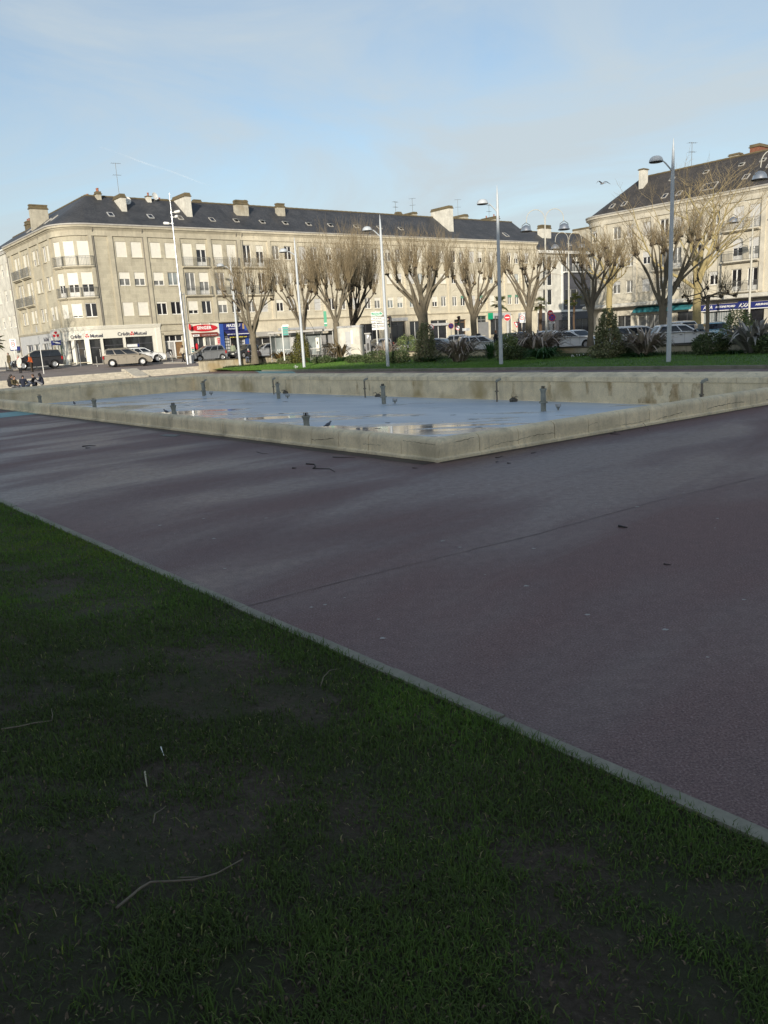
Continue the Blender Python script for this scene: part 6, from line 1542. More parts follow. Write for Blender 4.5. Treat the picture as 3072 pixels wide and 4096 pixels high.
    m.build('side_twigs',TWIG,t)
    return t
pollard(1012,76,.33,1325,1165,885,1095,965,'pollarded tree with flaring trunk in front of the blue estate agency',1,15,20,.17,None,None,-.0)
pollard(1213,77,.29,1300,1155,1108,1275,935,'pollarded tree rising out of the yellow conical shrub',2,13,20,.15)
pollard(1347,74,.30,1290,1140,1258,1430,862,'pollarded tree in front of the cream toilet cabin',3,13,34,.16)
pollard(1415,81,.31,1290,1150,1370,1505,862,'dark pollarded tree just behind the one at the toilet cabin',4,13,36,.15,plain_stone('dark_bark',(.085,.07,.05),.55,2.2,.95,(.05,.04,.03),.6))  # darker bark colour on this trunk
pollard(1694,67,.47,1250,1092,1560,1800,888,'thickest pollarded tree, right of the direction blades, with a broad bowl of limbs',5,17,32,.20)
pollard(1899,70,.31,1255,1108,1805,2010,965,'pollarded tree leaning over the white taxi',6,15,22,.20,None,None,-.02)
pollard(2117,72,.33,1230,1062,2018,2230,960,'pollarded tree between the give-way triangle and the twin lamp',7,14,18,.24)
pollard(2363,58,.24,1225,1030,2262,2490,920,'spreading grey pollarded tree right of the white hatchbacks',8,15,22,.30,None,SHOOT)
pollard(2649,56,.30,1225,965,2548,2850,845,'grey double-stemmed pollarded tree beside the tallest grey lamp post',9,17,22,.30,None,SHOOT)
pollard(2827,53,.14,1180,1150,2742,2942,1040,'small pollarded tree with spreading level arms in front of the light blue car',10,9,10,.4,None,SHOOT)
def wildtree(px,D,tr,yfork,ytop,hwid,label,seed,mt,tm,cx=0.,lv=5,zb=None,bas=None,nl=6,group='bare natural trees'):
    rr=random.Random(seed); b=bas or base_of(px,D)
    zf=V(px,yfork,D).z-b.z; zt=V(px,ytop,D).z-b.z
    t=thing('bare_tree',label,'tree',b,0,group); m=MB(); tw=MB(); H=zt-zf
    pts=[Vector((0,0,-.1)),Vector((.02,0,zf*.3)),Vector((-.03,.03,zf*.7)),Vector((.02,0,zf))]; m.tube(pts,[tr*1.25,tr,tr*.92,tr*.85],10)
    def grow(p,d,L_,r,l):
        n=3; pts=[p]; dd=d.copy()
        for k in range(n): dd=(dd+Vector((rr.gauss(0,.16),rr.gauss(0,.16),rr.gauss(.06,.10)))).normalized(); pts.append(pts[-1]+dd*L_/n)
        (m if l<3 else tw).tube(pts,[r,r*.85,r*.7,r*.55],6 if l<2 else (4 if l<3 else 3),0,False)
        if l>=lv: return
        nb=rr.choice([2,3,3]) if l<lv-1 else rr.choice([3,4])
        for k in range(nb):
            f=1. if k==0 else rr.uniform(.35,.95); i0=min(int(f*n),n-1); q=pts[i0].lerp(pts[i0+1],f*n-i0); 
            e=(dd*1.0+rdir(rr,rr.uniform(-.1,.55))*(.45 if k==0 else 1.0)).normalized(); grow(q,e,L_*rr.uniform(.58,.78),max(.008,r*.52),l+1)
    for k in range(nl):
        a=2*PI*k/nl+rr.uniform(-.3,.3); e=Vector((math.cos(a)*hwid/H*1.15+cx/H,math.sin(a)*hwid/H,1.0)).normalized() if k else Vector((.05,0,1)); grow(Vector((0,0,zf-rr.uniform(0,.15)*zf)),e,H*rr.uniform(.36,.44),tr*.5,0)
    autosmooth(m.build('trunk',mt,t),60); tw.build('crown',tm,t)
wildtree(2785,68,.36,1150,640,4.6,'big yellow-barked plane tree with bare crown rising above the right-hand roof',21,BARKY,TWIGY,0,5,None,None,7)
wildtree(2437,84,.34,1130,880,3.2,'yellow-trunked plane tree half hidden behind the spreading grey pollard',22,BARKY,TWIGY,0,5,None,None,6)
wildtree(2600,92,.3,1150,850,4.,'bare plane tree close to the right-hand facade, behind the double-stemmed pollard',23,BARKY,TWIGY,0,5)
p=V(-330,1350,66); p.z=.5; wildtree(-330,66,.3,1230,900,5.,'bare tree outside the left edge whose twigs reach into the picture',24,BARK,TWIG,1.,5,None,p,7)
def palm(px,D,ycrown,label,seed,h=None,nf=26,L_=1.15,trr=.11):
    rr=random.Random(seed); b=base_of(px,D); H=V(px,ycrown,D).z-b.z; t=thing('palm_tree',label,'palm',b,0,'fan palms along the street')
    m=MB(); n=12; pts=[];rs=[]
    for k in range(n+1): pts.append(Vector((.03*math.sin(k*.8),0,-.1+(H+.1)*k/n))); rs.append(trr*(1.15 if k%2 else .95))
    m.tube(pts,rs,8); m.build('trunk',mat('palm_trunk',(.10,.065,.04),.95,.4,12.),t)
    m=MB(); top=pts[-1]; tints=[]
    for k in range(nf):
        a=rr.random()*2*PI; el=rr.uniform(-.8,1.2); d=Vector((math.cos(a)*math.cos(el),math.sin(a)*math.cos(el),math.sin(el))); st=top+d*.12; hub=st+d*L_*.5; hub.z-=.05; m.tube([st,hub],.014,3,0,False)
        x=d.cross(Vector((0,0,1)))
        if x.length<.05: x=Vector((1,0,0))
        x.normalize(); y=x.cross(d).normalized()
        for j in range(13):
            f=(j-6)/6*1.5; e=(d*math.cos(f)+x*math.sin(f)).normalized(); ll=L_*.55*(1-.25*abs(f)/1.5)*rr.uniform(.85,1.1); w=.022; q=y.cross(e)*1.0; q=e.cross(y).normalized()*w
            a1=hub+e*ll*.6; a2=hub+e*ll+Vector((0,0,-.16*ll)); m.add([hub-q*.4,hub+q*.4,a1+q,a2,a1-q],[(0,1,2,3,4)])
    o=m.build('fronds',leafmat('palm_frond',(.045,.06,.012),(.11,.12,.035)) if 'palm_frond' not in MATS else MATS['palm_frond'],t); at=o.data.attributes.new('tint','FLOAT','POINT'); at.data.foreach_set('value',np.random.default_rng(seed).uniform(0,1,len(o.data.vertices)).astype(np.float32))
palm(2006,98,1213,'fan palm in front of the bank with the green sign, beside the grey lamp post',1)
palm(2163,104,1215,'dark fan palm behind the nearer white twin lamp',2,trr=.2); palm(2296,100,1200,'fan palm behind the spreading grey pollarded tree',3,trr=.13); palm(-42,74,1362,'dark green palm at the extreme left edge below the twigs',4,None,34,1.25,.13)
# ================================================================ planting bed
def settint(o,seed,lo=0.,hi=1.,per=1):
    me=o.data; n=len(me.vertices); v=np.random.default_rng(seed).uniform(lo,hi,(n+per-1)//per); at=me.attributes.new('tint','FLOAT','POINT'); at.data.foreach_set('value',np.repeat(v,per)[:n].astype(np.float32))
LF_PHG=leafmat('flax_leaf_golden',(.10,.065,.025),(.34,.24,.09),.2); LF_PHB=leafmat('flax_leaf_bronze',(.19,.155,.125),(.56,.47,.39),.15,.5); LF_GR=leafmat('strap_leaf_green',(.025,.07,.025),(.08,.18,.055),.2)
LF_YB=leafmat('yellow_green_leaf',(.07,.075,.018),(.22,.21,.06),.2); LF_OL=leafmat('olive_leaf',(.10,.115,.05),(.31,.32,.17),.2); LF_DK=leafmat('dark_leaf',(.045,.066,.03),(.14,.185,.07),.2); LF_MG=leafmat('mid_green_leaf',(.10,.14,.05),(.27,.33,.13),.2)
def flax(x,y,w,ytop,label,seed,mt,n=80,z=.26,arch=1.,name='flax_plant',cat='plant',wd=.06,group='spiky flax plants in the bed'):
    p=G(x,y,z); D=p.y; h=V(x,ytop,D).z-p.z; hw=w*D/FPX/2; rr=random.Random(seed); m=MB()
    for k in range(int(n*1.5)):
        a=rr.random()*2*PI; f=rr.random()**.5; L_=h*rr.uniform(.45,1.05)*(1.+.35*f); r=hw*f*1.22; wv=wd*rr.uniform(.6,1.15); dx,dy=math.cos(a),math.sin(a); tx,ty=-dy,dx; r0=rr.uniform(0,.30)*hw
        pts=[]; dro=arch*rr.uniform(.3,1.)*f
        for q in range(7):
            s=q/6; rad=r0+r*(s**1.35); zz=L_*(s-.0)*(1-.55*dro*s*s)- (.35*dro*L_*max(s-.7,0)/.3 if s>.7 else 0); pts.append((rad,zz))
        vs=[]
        for q,(rad,zz) in enumerate(pts):
            s=q/6; ww=wv*(.7+.6*min(s*2,1))*(1-max(s-.65,0)/.36)**.8 if s<1 else .004; tw=rr.uniform(-.01,.01); vs+= [(p.x+dx*rad-tx*ww,p.y+dy*rad-ty*ww,p.z+max(zz,.02)+tw),(p.x+dx*rad,p.y+dy*rad,p.z+max(zz,.02)-ww*.45),(p.x+dx*rad+tx*ww,p.y+dy*rad+ty*ww,p.z+max(zz,.02)+tw)]
        fs=[]
        for q in range(6): fs+= [(3*q,3*q+1,3*q+4,3*q+3),(3*q+1,3*q+2,3*q+5,3*q+4)]
        m.add(vs,fs)
    o=m.build(name,mt,None,True); tag(o,label,cat,group); settint(o,seed,0,1,21); return o
flax(1135,1456,112,1392,'golden spiky flax plant lit by the sun, left of the yellow conical shrub',1,LF_PHG,95)
flax(1366,1447,150,1350,'spiky flax plant at the foot of the pollarded tree by the toilet cabin',2,leafmat('flax_leaf_tan',(.07,.055,.03),(.27,.21,.12),.2),95)
flax(1548,1440,110,1352,'brown flax plant behind the third silver lamp post, below the direction blades',3,LF_PHB,70)
flax(1838,1446,180,1345,'wide dense bronze flax plant below the no-parking roundel',4,LF_PHB,150)
flax(2155,1425,215,1302,'largest bronze flax plant, in front of the white hatchback',5,LF_PHB,160,.26,1.,'flax_plant','plant',.065)
flax(2580,1424,185,1300,'dark bronze flax plant left of the tallest grey lamp post',6,LF_PHB,140)
flax(3010,1412,230,1262,'broad-leaved dark flax plant at the right edge',7,leafmat('flax_leaf_dark',(.13,.125,.11),(.50,.47,.42),.12,.5),120,.24,1.1,'flax_plant','plant',.085)
flax(1960,1438,64,1368,'dark green iris clump left of the grey lamp post in mid bed',8,LF_GR,120,.24,.4,'iris_clump','plant',.02,'green strap-leaved clumps in the bed')
flax(2175,1438,150,1378,'lush green strap-leaved clump at the front of the largest bronze flax',9,LF_GR,190,.22,1.2,'agapanthus_clump','plant',.03,'green strap-leaved clumps in the bed')
flax(1245,1456,46,1424,'small green iris clump with buds at the foot of the second lamp post',10,LF_GR,60,.22,.5,'iris_clump','plant',.018,'green strap-leaved clumps in the bed')
flax(2560,1430,150,1402,'low green strap-leaved clump in front of the dark flax left of the tallest lamp',11,LF_GR,120,.2,1.3,'agapanthus_clump','plant',.025,'green strap-leaved clumps in the bed')
flax(2430,1432,110,1400,'low green strap-leaved clump at the foot of the tall conical shrub on the right',12,LF_GR,90,.2,1.3,'agapanthus_clump','plant',.025,'green strap-leaved clumps in the bed')
flax(1355,1450,110,1420,'low green strap-leaved clump under the tan flax by the toilet cabin',13,LF_GR,90,.24,1.,'agapanthus_clump','plant',.022,'green strap-leaved clumps in the bed')
flax(1715,1449,120,1418,'low green strap-leaved clump in front of the tall olive conical shrub',14,LF_GR,100,.22,1.,'agapanthus_clump','plant',.022,'green strap-leaved clumps in the bed')
flax(2930,1418,150,1395,'low pale green strap-leaved clump at the right end of the bed',15,LF_GR,100,.2,1.3,'agapanthus_clump','plant',.025,'green strap-leaved clumps in the bed')
def bush(x,y,w,ytop,label,seed,mt,n=2600,z=.26,shape='round',leaf=.075,dep=.75,name='shrub'):
    p=G(x,y,z); D=p.y; h=V(x,ytop,D).z-p.z; hw=w*D/FPX/2; rg=np.random.default_rng(seed); rr=random.Random(seed)
    t=thing(name,label,'shrub',p,0,'shrubs in the planting bed'); m=MB()
    for k in range(7): a=rr.random()*2*PI; q=Vector((math.cos(a)*hw*.5,math.sin(a)*hw*.5*dep,h*rr.uniform(.5,.85))); m.tube([(0,0,-.1),q*.5,q],[.03,.02,.01],4,0,False)
    m.build('stem',BARK,t)
    # envelope with an uneven outline: leaves fill the outer shell, gaps and lumps from smooth noise
    pos=[]; of=rg.uniform(0,50,3)
    while len(pos)<n:
        f=rg.random(); a=rg.random()*2*math.pi
        env=(1-.90*f)**.62*min(1,.72+f*3) if shape=='cone' else math.sqrt(max(.03,1-(abs(f-.42)/.60)**2.2))
        q0=Vector((math.cos(a)*2.1+of[0],math.sin(a)*2.1+of[1],f*4.2+of[2])); lump=1+.42*mnoise.noise(q0)+.24*mnoise.noise(q0*2.7)
        if mnoise.noise(q0*1.9+Vector((9,3,1)))<-.34 and rg.random()<.7: continue
        if rg.random()>max(env,.12): continue
        r=hw*env*lump*(1-.42*rg.random()**2.2)
        pos.append((math.cos(a)*r,math.sin(a)*r*dep,h*(.02+.98*f*(1+.05*rg.normal()))))
    pos=np.array(pos); e1=rg.normal(size=(n,3)); e1/=np.linalg.norm(e1,axis=1)[:,None]; e2=np.cross(e1,rg.normal(size=(n,3))); e2/=np.linalg.norm(e2,axis=1)[:,None]; L_=leaf*rg.uniform(.6,1.3,n)[:,None]
    co=np.stack([pos-e1*L_,pos+e2*L_*.42,pos+e1*L_,pos-e2*L_*.42],1).reshape(-1,3)
    me=bpy.data.meshes.new('foliage'); me.from_pydata(co.tolist(),[],[(4*i,4*i+1,4*i+2,4*i+3) for i in range(n)]); me.materials.append(mt); at=me.attributes.new('tint','FLOAT','POINT'); at.data.foreach_set('value',np.repeat(rg.uniform(0,1,n),4).astype(np.float32)); link('foliage',me,t)
bush(1207,1454,88,1328,'yellow-green conical shrub lit by the sun behind the second silver lamp post',1,LF_YB,3600,.26,'cone',.075)
bush(1160,1457,95,1424,'low olive shrub between the golden flax and the second lamp post',2,LF_OL,1400,.24)
bush(1290,1454,80,1424,'low dark shrub between the yellow conical shrub and the tan flax',3,LF_DK,1500,.26)
bush(1420,1452,70,1418,'low dark shrub right of the tan flax, beside the bare stretch of wall',4,LF_DK,1200,.26)
bush(1515,1451,125,1404,'dark rounded shrub at the foot of the third silver lamp post, left side',5,LF_DK,2200,.25); bush(1595,1452,90,1402,'dark rounded shrub at the foot of the third silver lamp post, right side',6,LF_DK,2000,.25)
bush(1628,1430,85,1343,'round grey-green shrub between the third lamp post and the tall conical shrub',7,LF_MG,2600,.3)
bush(1705,1447,112,1296,'tall olive conical shrub in front of the thickest pollarded tree',8,LF_OL,4200,.26,'cone',.08)
bush(2026,1440,88,1338,'light green rounded shrub behind the grey lamp post in mid bed',9,LF_MG,3000,.26); bush(2062,1440,90,1385,'dark low shrub right of the light green one behind the grey lamp post',10,LF_DK,1800,.24)
bush(2432,1432,138,1240,'tallest dark olive conical shrub, right of the spreading grey pollard',11,LF_OL,5200,.24,'cone',.08); bush(2505,1424,60,1370,'small dark shrub tucked right of the tallest conical shrub',12,LF_DK,1200,.24)
bush(2840,1420,135,1334,'dark mounded shrub in front of the light blue car',13,LF_DK,3000,.22); bush(2945,1400,120,1240,'mid-green bushy shrub left of the flax at the right edge',14,LF_MG,3200,.26); bush(3075,1415,110,1340,'dark shrub at the lower right end of the planting bed',15,LF_DK,2000,.22)
# ground cover and small white flowers at the front of the bed
rg=np.random.default_rng(77); n=26000; u=rg.uniform(.14,.985,n); 
pp=np.array([lawnpt(a,v) for a,v in zip(u,rg.uniform(.80,.99,n))])
blades('ground_cover',pp[:,0],pp[:,1],pp[:,2],rg.uniform(.10,.32,n),rg.uniform(.02,.045,n),rg.uniform(.3,1.3,n),rg.uniform(0,.8,n),LF_DK,'dark leafy ground cover along the foot of the retaining wall',8)
bpy.data.objects['ground_cover']['category']='ground cover'
def flowers(px,label):
    m=MB(); rr=random.Random(px[0][0])
    for x,y in px:
        p=G(x,y,.27); 
        for k in range(5):
            c=p+Vector((rr.uniform(-.12,.12),rr.uniform(-.1,.1),rr.uniform(.0,.14))); m.sphere(c,(.035,.035,.025),6,4); m.tube([c,(c.x,c.y,c.z-.2)],.006,3)
    o=m.build('flower_clump',WHITE); tag(o,label,'flowers','small white flower clumps in the bed')
flowers([(1415,1445),(1428,1442),(1436,1448),(1405,1447)],'small white flower clump right of the tan flax, by the bare stretch of wall')
flowers([(1618,1447),(1630,1446),(1638,1446)],'small white flowers at the foot of the dark shrub right of the third lamp post')
flowers([(2290,1428),(2312,1425),(2335,1424),(2345,1423),(2360,1425)],'scattered white flowers below the bare wall, left of the tallest conical shrub')
flowers([(1182,1470),(1186,1468)],'single white flower tuft on the lawn left of the second lamp post')
# ================================================================ cars
def paint(name,c,metal=.0,rough=.35):
    if name in MATS: return MATS[name]
    m=mat(name,c,rough,.04,1.5,metal,0,.5,.8); return m
LENS=mat('headlight_lens',(.62,.64,.66),.15,.1); TAIL=mat('tail_light_red',(.35,.012,.012),.25,.1); PLATE=mat('number_plate',(.75,.75,.70),.5,.05)
KINDS={ # L,W,H, belt, hood(front height), tail height at rear, cabin: base rear, base front, roof rear, roof front, wheel r, wheel x rear/front
 'hatch':dict(L=4.05,W=1.74,H=1.45,belt=.94,cowl=.93,nose=.70,tail=.98,cb=(.06,.70),ct=(.14,.50),wr=.31,wx=(.62,3.22)),
 'mini':dict(L=3.55,W=1.63,H=1.49,belt=.95,cowl=.95,nose=.75,tail=.98,cb=(.05,.70),ct=(.13,.50),wr=.29,wx=(.55,2.85)),
 'mpv':dict(L=4.66,W=1.86,H=1.72,belt=1.05,cowl=1.06,nose=.78,tail=1.10,cb=(.025,.80),ct=(.065,.54),wr=.34,wx=(.85,3.72)),
 'amini':dict(L=3.75,W=1.72,H=1.58,belt=.98,cowl=1.0,nose=.76,tail=1.02,cb=(.03,.80),ct=(.10,.55),wr=.30,wx=(.55,3.0)),
 'suv':dict(L=4.2,W=1.78,H=1.58,belt=1.04,cowl=1.03,nose=.82,tail=1.08,cb=(.04,.70),ct=(.12,.51),wr=.34,wx=(.70,3.30)),
 'wagon':dict(L=4.5,W=1.77,H=1.50,belt=.95,cowl=.94,nose=.70,tail=.98,cb=(.03,.69),ct=(.09,.50),wr=.32,wx=(.85,3.5)),
 'sedan':dict(L=4.4,W=1.76,H=1.44,belt=.93,cowl=.92,nose=.68,tail=.95,cb=(.14,.68),ct=(.27,.50),wr=.31,wx=(.8,3.45))}
def car(label,kind,pm,loc,rz,rails=False,roofm=None,plate_txt=None,roofbox=None,cladding=False,group=None):
    K=KINDS[kind]; L,W,H=K['L'],K['W'],K['H']; t=thing('parked_car',label,'car',loc,rz,group); ox=-L/2; hw=W/2
    be,co_,no,ta=K['belt'],K['cowl'],K['nose'],K['tail']; wr=K['wr']; gz=.20; ar=wr+.065
    cbx=[L*f for f in K['cb']]; ctx=[L*f for f in K['ct']]
    # side outline, clockwise from rear bottom
    def arch(xc): return [(xc+ar*math.cos(a),wr+ar*math.sin(a)) for a in [PI-PI*k/10 for k in range(11)] if wr+ar*math.sin(a)>gz]
    bottom=[(.10,gz+.06)]+arch(K['wx'][0])+[(K['wx'][0]+ar+.02,gz)]+[(K['wx'][1]-ar-.02,gz)]+arch(K['wx'][1])+[(L-.14,gz+.02)]
    top=[(L-.02,gz+.14),(L,.46),(L-.03,no-.08),(L-.14,no+.02),(L-.42,no+.10),(cbx[1]+.12,co_-.01),(cbx[1]-.10,co_+.02)]
    m_=6; top+=[(cbx[1]-.10+(cbx[0]+.12-cbx[1]+.10)*k/m_,co_+.02+(ta-co_-.02)*k/m_) for k in range(1,m_)]
    top+=[(cbx[0]+.10,ta),(.05,ta-.05),(.015,.72),(0,.50),(.03,gz+.14)]
    out=bottom+top; n=len(out); cx=L/2; cz=.62
    def ring(y,s,dz=0): return [(ox+cx+(x-cx)*(1-s*.028),y,(z+( (cz-z)*s*.06 if z>gz+.1 else 0))) for x,z in out]
    # plan taper towards the ends
    def tap(x): f=abs((x-ox)-L/2)/(L/2); return 1-.13*max(0,f-.62)**1.5/.23
    rings=[]
    for y,s in ((-hw*.86,1.6),(-hw*.975,.7),(-hw,0.),(-hw,0.),(hw,0.),(hw,0.),(hw*.975,.7),(hw*.86,1.6)):
        rings.append([(x,y*tap(x),z) for x,y_,z in ring(y,s)])
    rings=[rings[0],rings[1],rings[2],rings[4],rings[6],rings[7]]
    m=MB(); m.loft([r[::-1] for r in rings],True,True)
    # cabin
    yb=hw*.93; yt=hw*.70
    def S_(u,v,side,off=0.):
        xb=cbx[0]+(cbx[1]-cbx[0])*u; xt=ctx[0]+(ctx[1]-ctx[0])*u; bul=.05*math.sin(PI*v)
        zb=ta+(co_-ta)*u+.0; return (ox+xb+(xt-xb)*v,side*(yb+(yt-yb)*v+bul*.6+off)*tap(ox+xb),zb+(H-.06-zb)*v)
    rg=[]
    for v in (0,.25,.5,.75,.93,1.):
        k=[S_(u,v,-1) for u in [i/8 for i in range(9)]]+[S_(u,v,1) for u in [1-i/8 for i in range(9)]]; rg.append(k)
    top_=[]
    zz=H
    k=[(ox+ctx[0]+.10+(ctx[1]-ctx[0]-.22)*i/8,-yt*.80,zz-.012*abs(i-4)/4*2) for i in range(9)]; k+=[(x,-y,z) for x,y,z in k[::-1]]; rg.append(k)
    k=[(ox+ctx[0]+.3+(ctx[1]-ctx[0]-.6)*i/8,-yt*.35,zz+.012) for i in range(9)]; k+=[(x,-y,z) for x,y,z in k[::-1]]; rg.append(k)
    body=None
    if roofm is None: m.loft(rg,False,True)
    body=m.build('body',pm,t); autosmooth(body,32)
    if roofm is not None: m2=MB(); m2.loft(rg,False,True); autosmooth(m2.build('cabin',roofm,t),32)
    # side glass
    cuts=[(.06,.30),(.335,.60),(.63,.93)] if kind in('mpv','wagon','amini','suv') else [(.10,.42),(.455,.90)]
    for side in (-1,1):
        for (u0,u1) in cuts:
            m=MB(); vs=[]; nu=4
            for v in (.10,.5,.88):
                for i in range(nu+1):
                    u=u0+(u1-u0)*i/nu
                    vs.append(S_(u,v,side,.006))
            fs=[]
            for a in range(2):
                for i in range(nu): q=(a*(nu+1)+i,a*(nu+1)+i+1,(a+1)*(nu+1)+i+1,(a+1)*(nu+1)+i); fs.append(q if side<0 else q[::-1])
            m.add(vs,fs); m.build('side_window',GL_CAR,t)
    def face(u,v0,v1,off,name,ins=.90):
        m=MB(); vs=[]
        for v in (v0,(v0+v1)/2,v1):
            a=Vector(S_(u,v,-1)); b_=Vector(S_(u,v,1))
            for f in (0,.25,.5,.75,1.): p=a.lerp(b_,.5+(f-.5)*ins); p.x+=off+(.03 if u>.5 else -.03)*math.sin(PI*f); vs.append(p)
        fs=[]
        for r in range(2):
            for i in range(4): q=(r*5+i,r*5+i+1,(r+1)*5+i+1,(r+1)*5+i); fs.append(q if u>.5 else q[::-1])
        m.add(vs,fs); m.build(name,GL_CAR,t)
    # windscreen bulges so lift it clear of the cabin shell
    face(1.,.05,.92,.012,'windscreen',.92); face(0.,.10,.88,-.012,'rear_window',.88)
    # wheels
    for i,xc in enumerate(K['wx']):
        for side in (-1,1):
            y0=side*(hw-.20); y1=side*(hw-.005); M=Matrix.Translation((ox+xc,0,wr))@Matrix.Rotation(-PI/2*1,4,'X')
            w=bpy.data.objects.new('wheel',None); C.objects.link(w); w.parent=t; w.location=(ox+xc,side*(hw-.10),wr); w.empty_display_size=.1
            mk=('tyre',wr)
            if mk not in MATS:
                m=MB(); m.lathe([(wr*.66,-.10),(wr*.95,-.10),(wr,-.07),(wr,.07),(wr*.95,.10),(wr*.66,.10),(wr*.66,-.10)],20,(0,0,0),0,Matrix.Rotation(PI/2,4,'X'),False); MATS[mk]=m.mesh('tyre',RUBBER,True)
                m=MB(); m.lathe([(wr*.665,.045),(wr*.665,.095),(wr*.60,.085),(wr*.56,.05),(.02,.048)],18,(0,0,0),0,Matrix.Rotation(PI/2,4,'X'))
                for k in range(5):
                    a=2*PI*k/5; mm=Matrix.Rotation(PI/2,4,'X')@Matrix.Rotation(a,4,'Z'); m.box(.03,wr*.60,-.032,.032,.05,.082,0,mm)
                m.lathe([(.06,.05),(.06,.09),(.01,.095)],10,(0,0,0),0,Matrix.Rotation(PI/2,4,'X')); MATS[('rim',wr)]=m.mesh('rim',ALLOY)
            a=link('tyre',MATS[mk],w); b_=link('rim',MATS[('rim',wr)],w)
            if side>0: w.rotation_euler=(0,0,PI)
            ys=[side*(hw-.012),side*(hw-.25)]; m=MB(); rings=[[(ox+xc+rr_*math.cos(2*PI*k/18),y,wr+rr_*math.sin(2*PI*k/18)) for k in range(18)] for rr_,y in ((ar-.004,ys[0]),(ar-.004,ys[1]),(.04,ys[1]))]; m.loft(rings,False,True); m.build('wheel_well',BLACK,t)
    # lights, plates, mirrors, bumpers
    for side in (-1,1):
        m=MB(); y0,y1=sorted((side*hw*.50,side*hw*.86)); xf=ox+L; 
        m.loft([[(xf-.02-.20*f,side*hw*(.52+.36*f),no-.17+.02*f),(xf-.01-.20*f,side*hw*(.52+.36*f),no-.06),(xf-.10-.22*f,side*hw*(.52+.33*f),no+.015)] for f in (0,.5,1.)],False,False,0,False); m.build('headlight',LENS,t)
        m=MB(); m.bbox(ox+.0,ox+.16,*sorted((side*hw*.70,side*hw*.885)),ta-.36,ta-.04,.03); m.build('tail_light',TAIL,t)
        xm=ox+cbx[1]-.28*1.0; m=MB(); m.bbox(xm-.08,xm+.06,*sorted((side*(hw-.01),side*(hw+.16))),be-.02,be+.13,.03); m.build('mirror',BLACK if cladding else pm,t)
        for xh in (.40,.60):
            m=MB(); m.box(ox+L*xh,ox+L*xh+.17,*sorted((side*(hw-.0),side*(hw+.018))),be-.16,be-.125); m.build('door_handle',pm if not cladding else BLACK,t)
        m=MB()
        for xh in (.30,.475,.655):
            m.box(ox+L*xh-.004,ox+L*xh+.004,*sorted((side*(hw-.002),side*(hw+.003))),gz+.16,be-.03)
        m.build('door_seam',BLACK,t)
        if cladding:
            m=MB(); m.box(ox+K['wx'][0]+ar+.0,ox+K['wx'][1]-ar,*sorted((side*(hw-.01),side*(hw+.012))),gz-.02,gz+.15); 
            m.build('sill_cladding',BLACK,t)
            for xc in K['wx']:
                m=MB(); m.loft([[(ox+xc+r*math.cos(a),side*(hw+.008),wr+r*math.sin(a)) for r in (ar-.01,ar+.06)] for a in [PI*k/12 for k in range(13)]],False,False,0,False)
                if side>0: m.f=[f[::-1] for f in m.f]
                m.build('wheel_arch_trim',BLACK,t)
    for xx,nm in ((ox+L+.004,'number_plate'),(ox-.012,'number_plate')):
        m=MB(); m.box(xx-.01,xx+.006,-.26,.26,.46 if xx>0 else .58,.57 if xx>0 else .69); m.build(nm,PLATE,t)
    m=MB(); m.box(ox+L-.02,ox+L+.003,-hw*.45,hw*.45,.30,.43); m.box(ox+L-.05,ox+L-.018,-hw*.4,hw*.4,no-.19,no-.09); m.build('grille',BLACK,t)
    m=MB(); m.bbox(ox-.02,ox+.05,-hw*.78,hw*.78,gz+.10,gz+.24,.02); m.build('rear_bumper',pm if not cladding else BLACK,t)
    if rails:
        for side in (-1,1):
            m=MB(); y=side*yt*.93; m.tube([(ox+ctx[0]+.15,y,H-.03),(ox+ctx[0]+.25,y,H+.035),(ox+ctx[1]-.35,y,H+.035),(ox+ctx[1]-.22,y,H-.03)],.018,5); m.build('roof_rail',BLACK,t)
    if roofbox: m=MB(); m.bbox(ox+L*.38,ox+L*.46,-.28,.28,H-.02,H+.16,.03); m.build('taxi_sign',BLACK,t)
    return t
W_=paint('white_car_paint',(.72,.73,.73)); SIL=paint('silver_car_paint',(.42,.43,.44),.35); GRYC=paint('grey_car_paint',(.25,.26,.27),.35); TAUP=paint('taupe_car_paint',(.23,.205,.165),.3); BLK=paint('black_car_paint',(.016,.016,.020)); NVY=paint('navy_car_paint',(.02,.028,.055),.2); LBL=paint('light_blue_car_paint',(.25,.47,.60)); DGR=paint('dark_grey_car_paint',(.06,.062,.066),.3); REDC=paint('dark_red_car_paint',(.22,.02,.02))
def at(px,D,z=None):
    d=ray(px,1400); x=d[0]*D/d[1]; return (x,D,zst(x,D)+(0 if z is None else z))
U=math.atan2(D52.y,D52.x)     # along the main facade
def carat(px,D,kind,pm,label,rz,z=0.,**k):
    x,y,zz=at(px,D,z); return car(label,kind,pm,(x,y,zz),rz,**k)
carat(140,78.0,'mpv',BLK,'black people carrier parked facing left, behind the two standing pedestrians',U+PI-.12,.12,rails=False)
carat(508,79.6,'mpv',TAUP,'grey-brown people carrier with roof rails parked in front of the bank windows',U-.42,.06,rails=True)
carat(572,83.5,'suv',W_,'small white crossover mostly hidden behind the grey-brown people carrier',U-.15,.05,cladding=True)
carat(829,84.5,'amini',GRYC,'grey short-nosed hatchback parked in front of the red oval sign, facing left',U+PI-.16,.02)
carat(978,88,'hatch',DGR,'dark grey hatchback parked behind the first lamp post, seen from the front',U+PI+.35,.02)
carat(1060,88,'wagon',SIL,'silver estate car between the pollarded tree and the bus shelter',U+PI-.1,.02)
carat(1508,93,'hatch',SIL,'silver hatchback mostly hidden behind the grey pay station',U+PI,.0)
carat(1650,80,'sedan',SIL,'silver car showing only its roof above the green shrub, under the thick tree',U+PI,-.1)
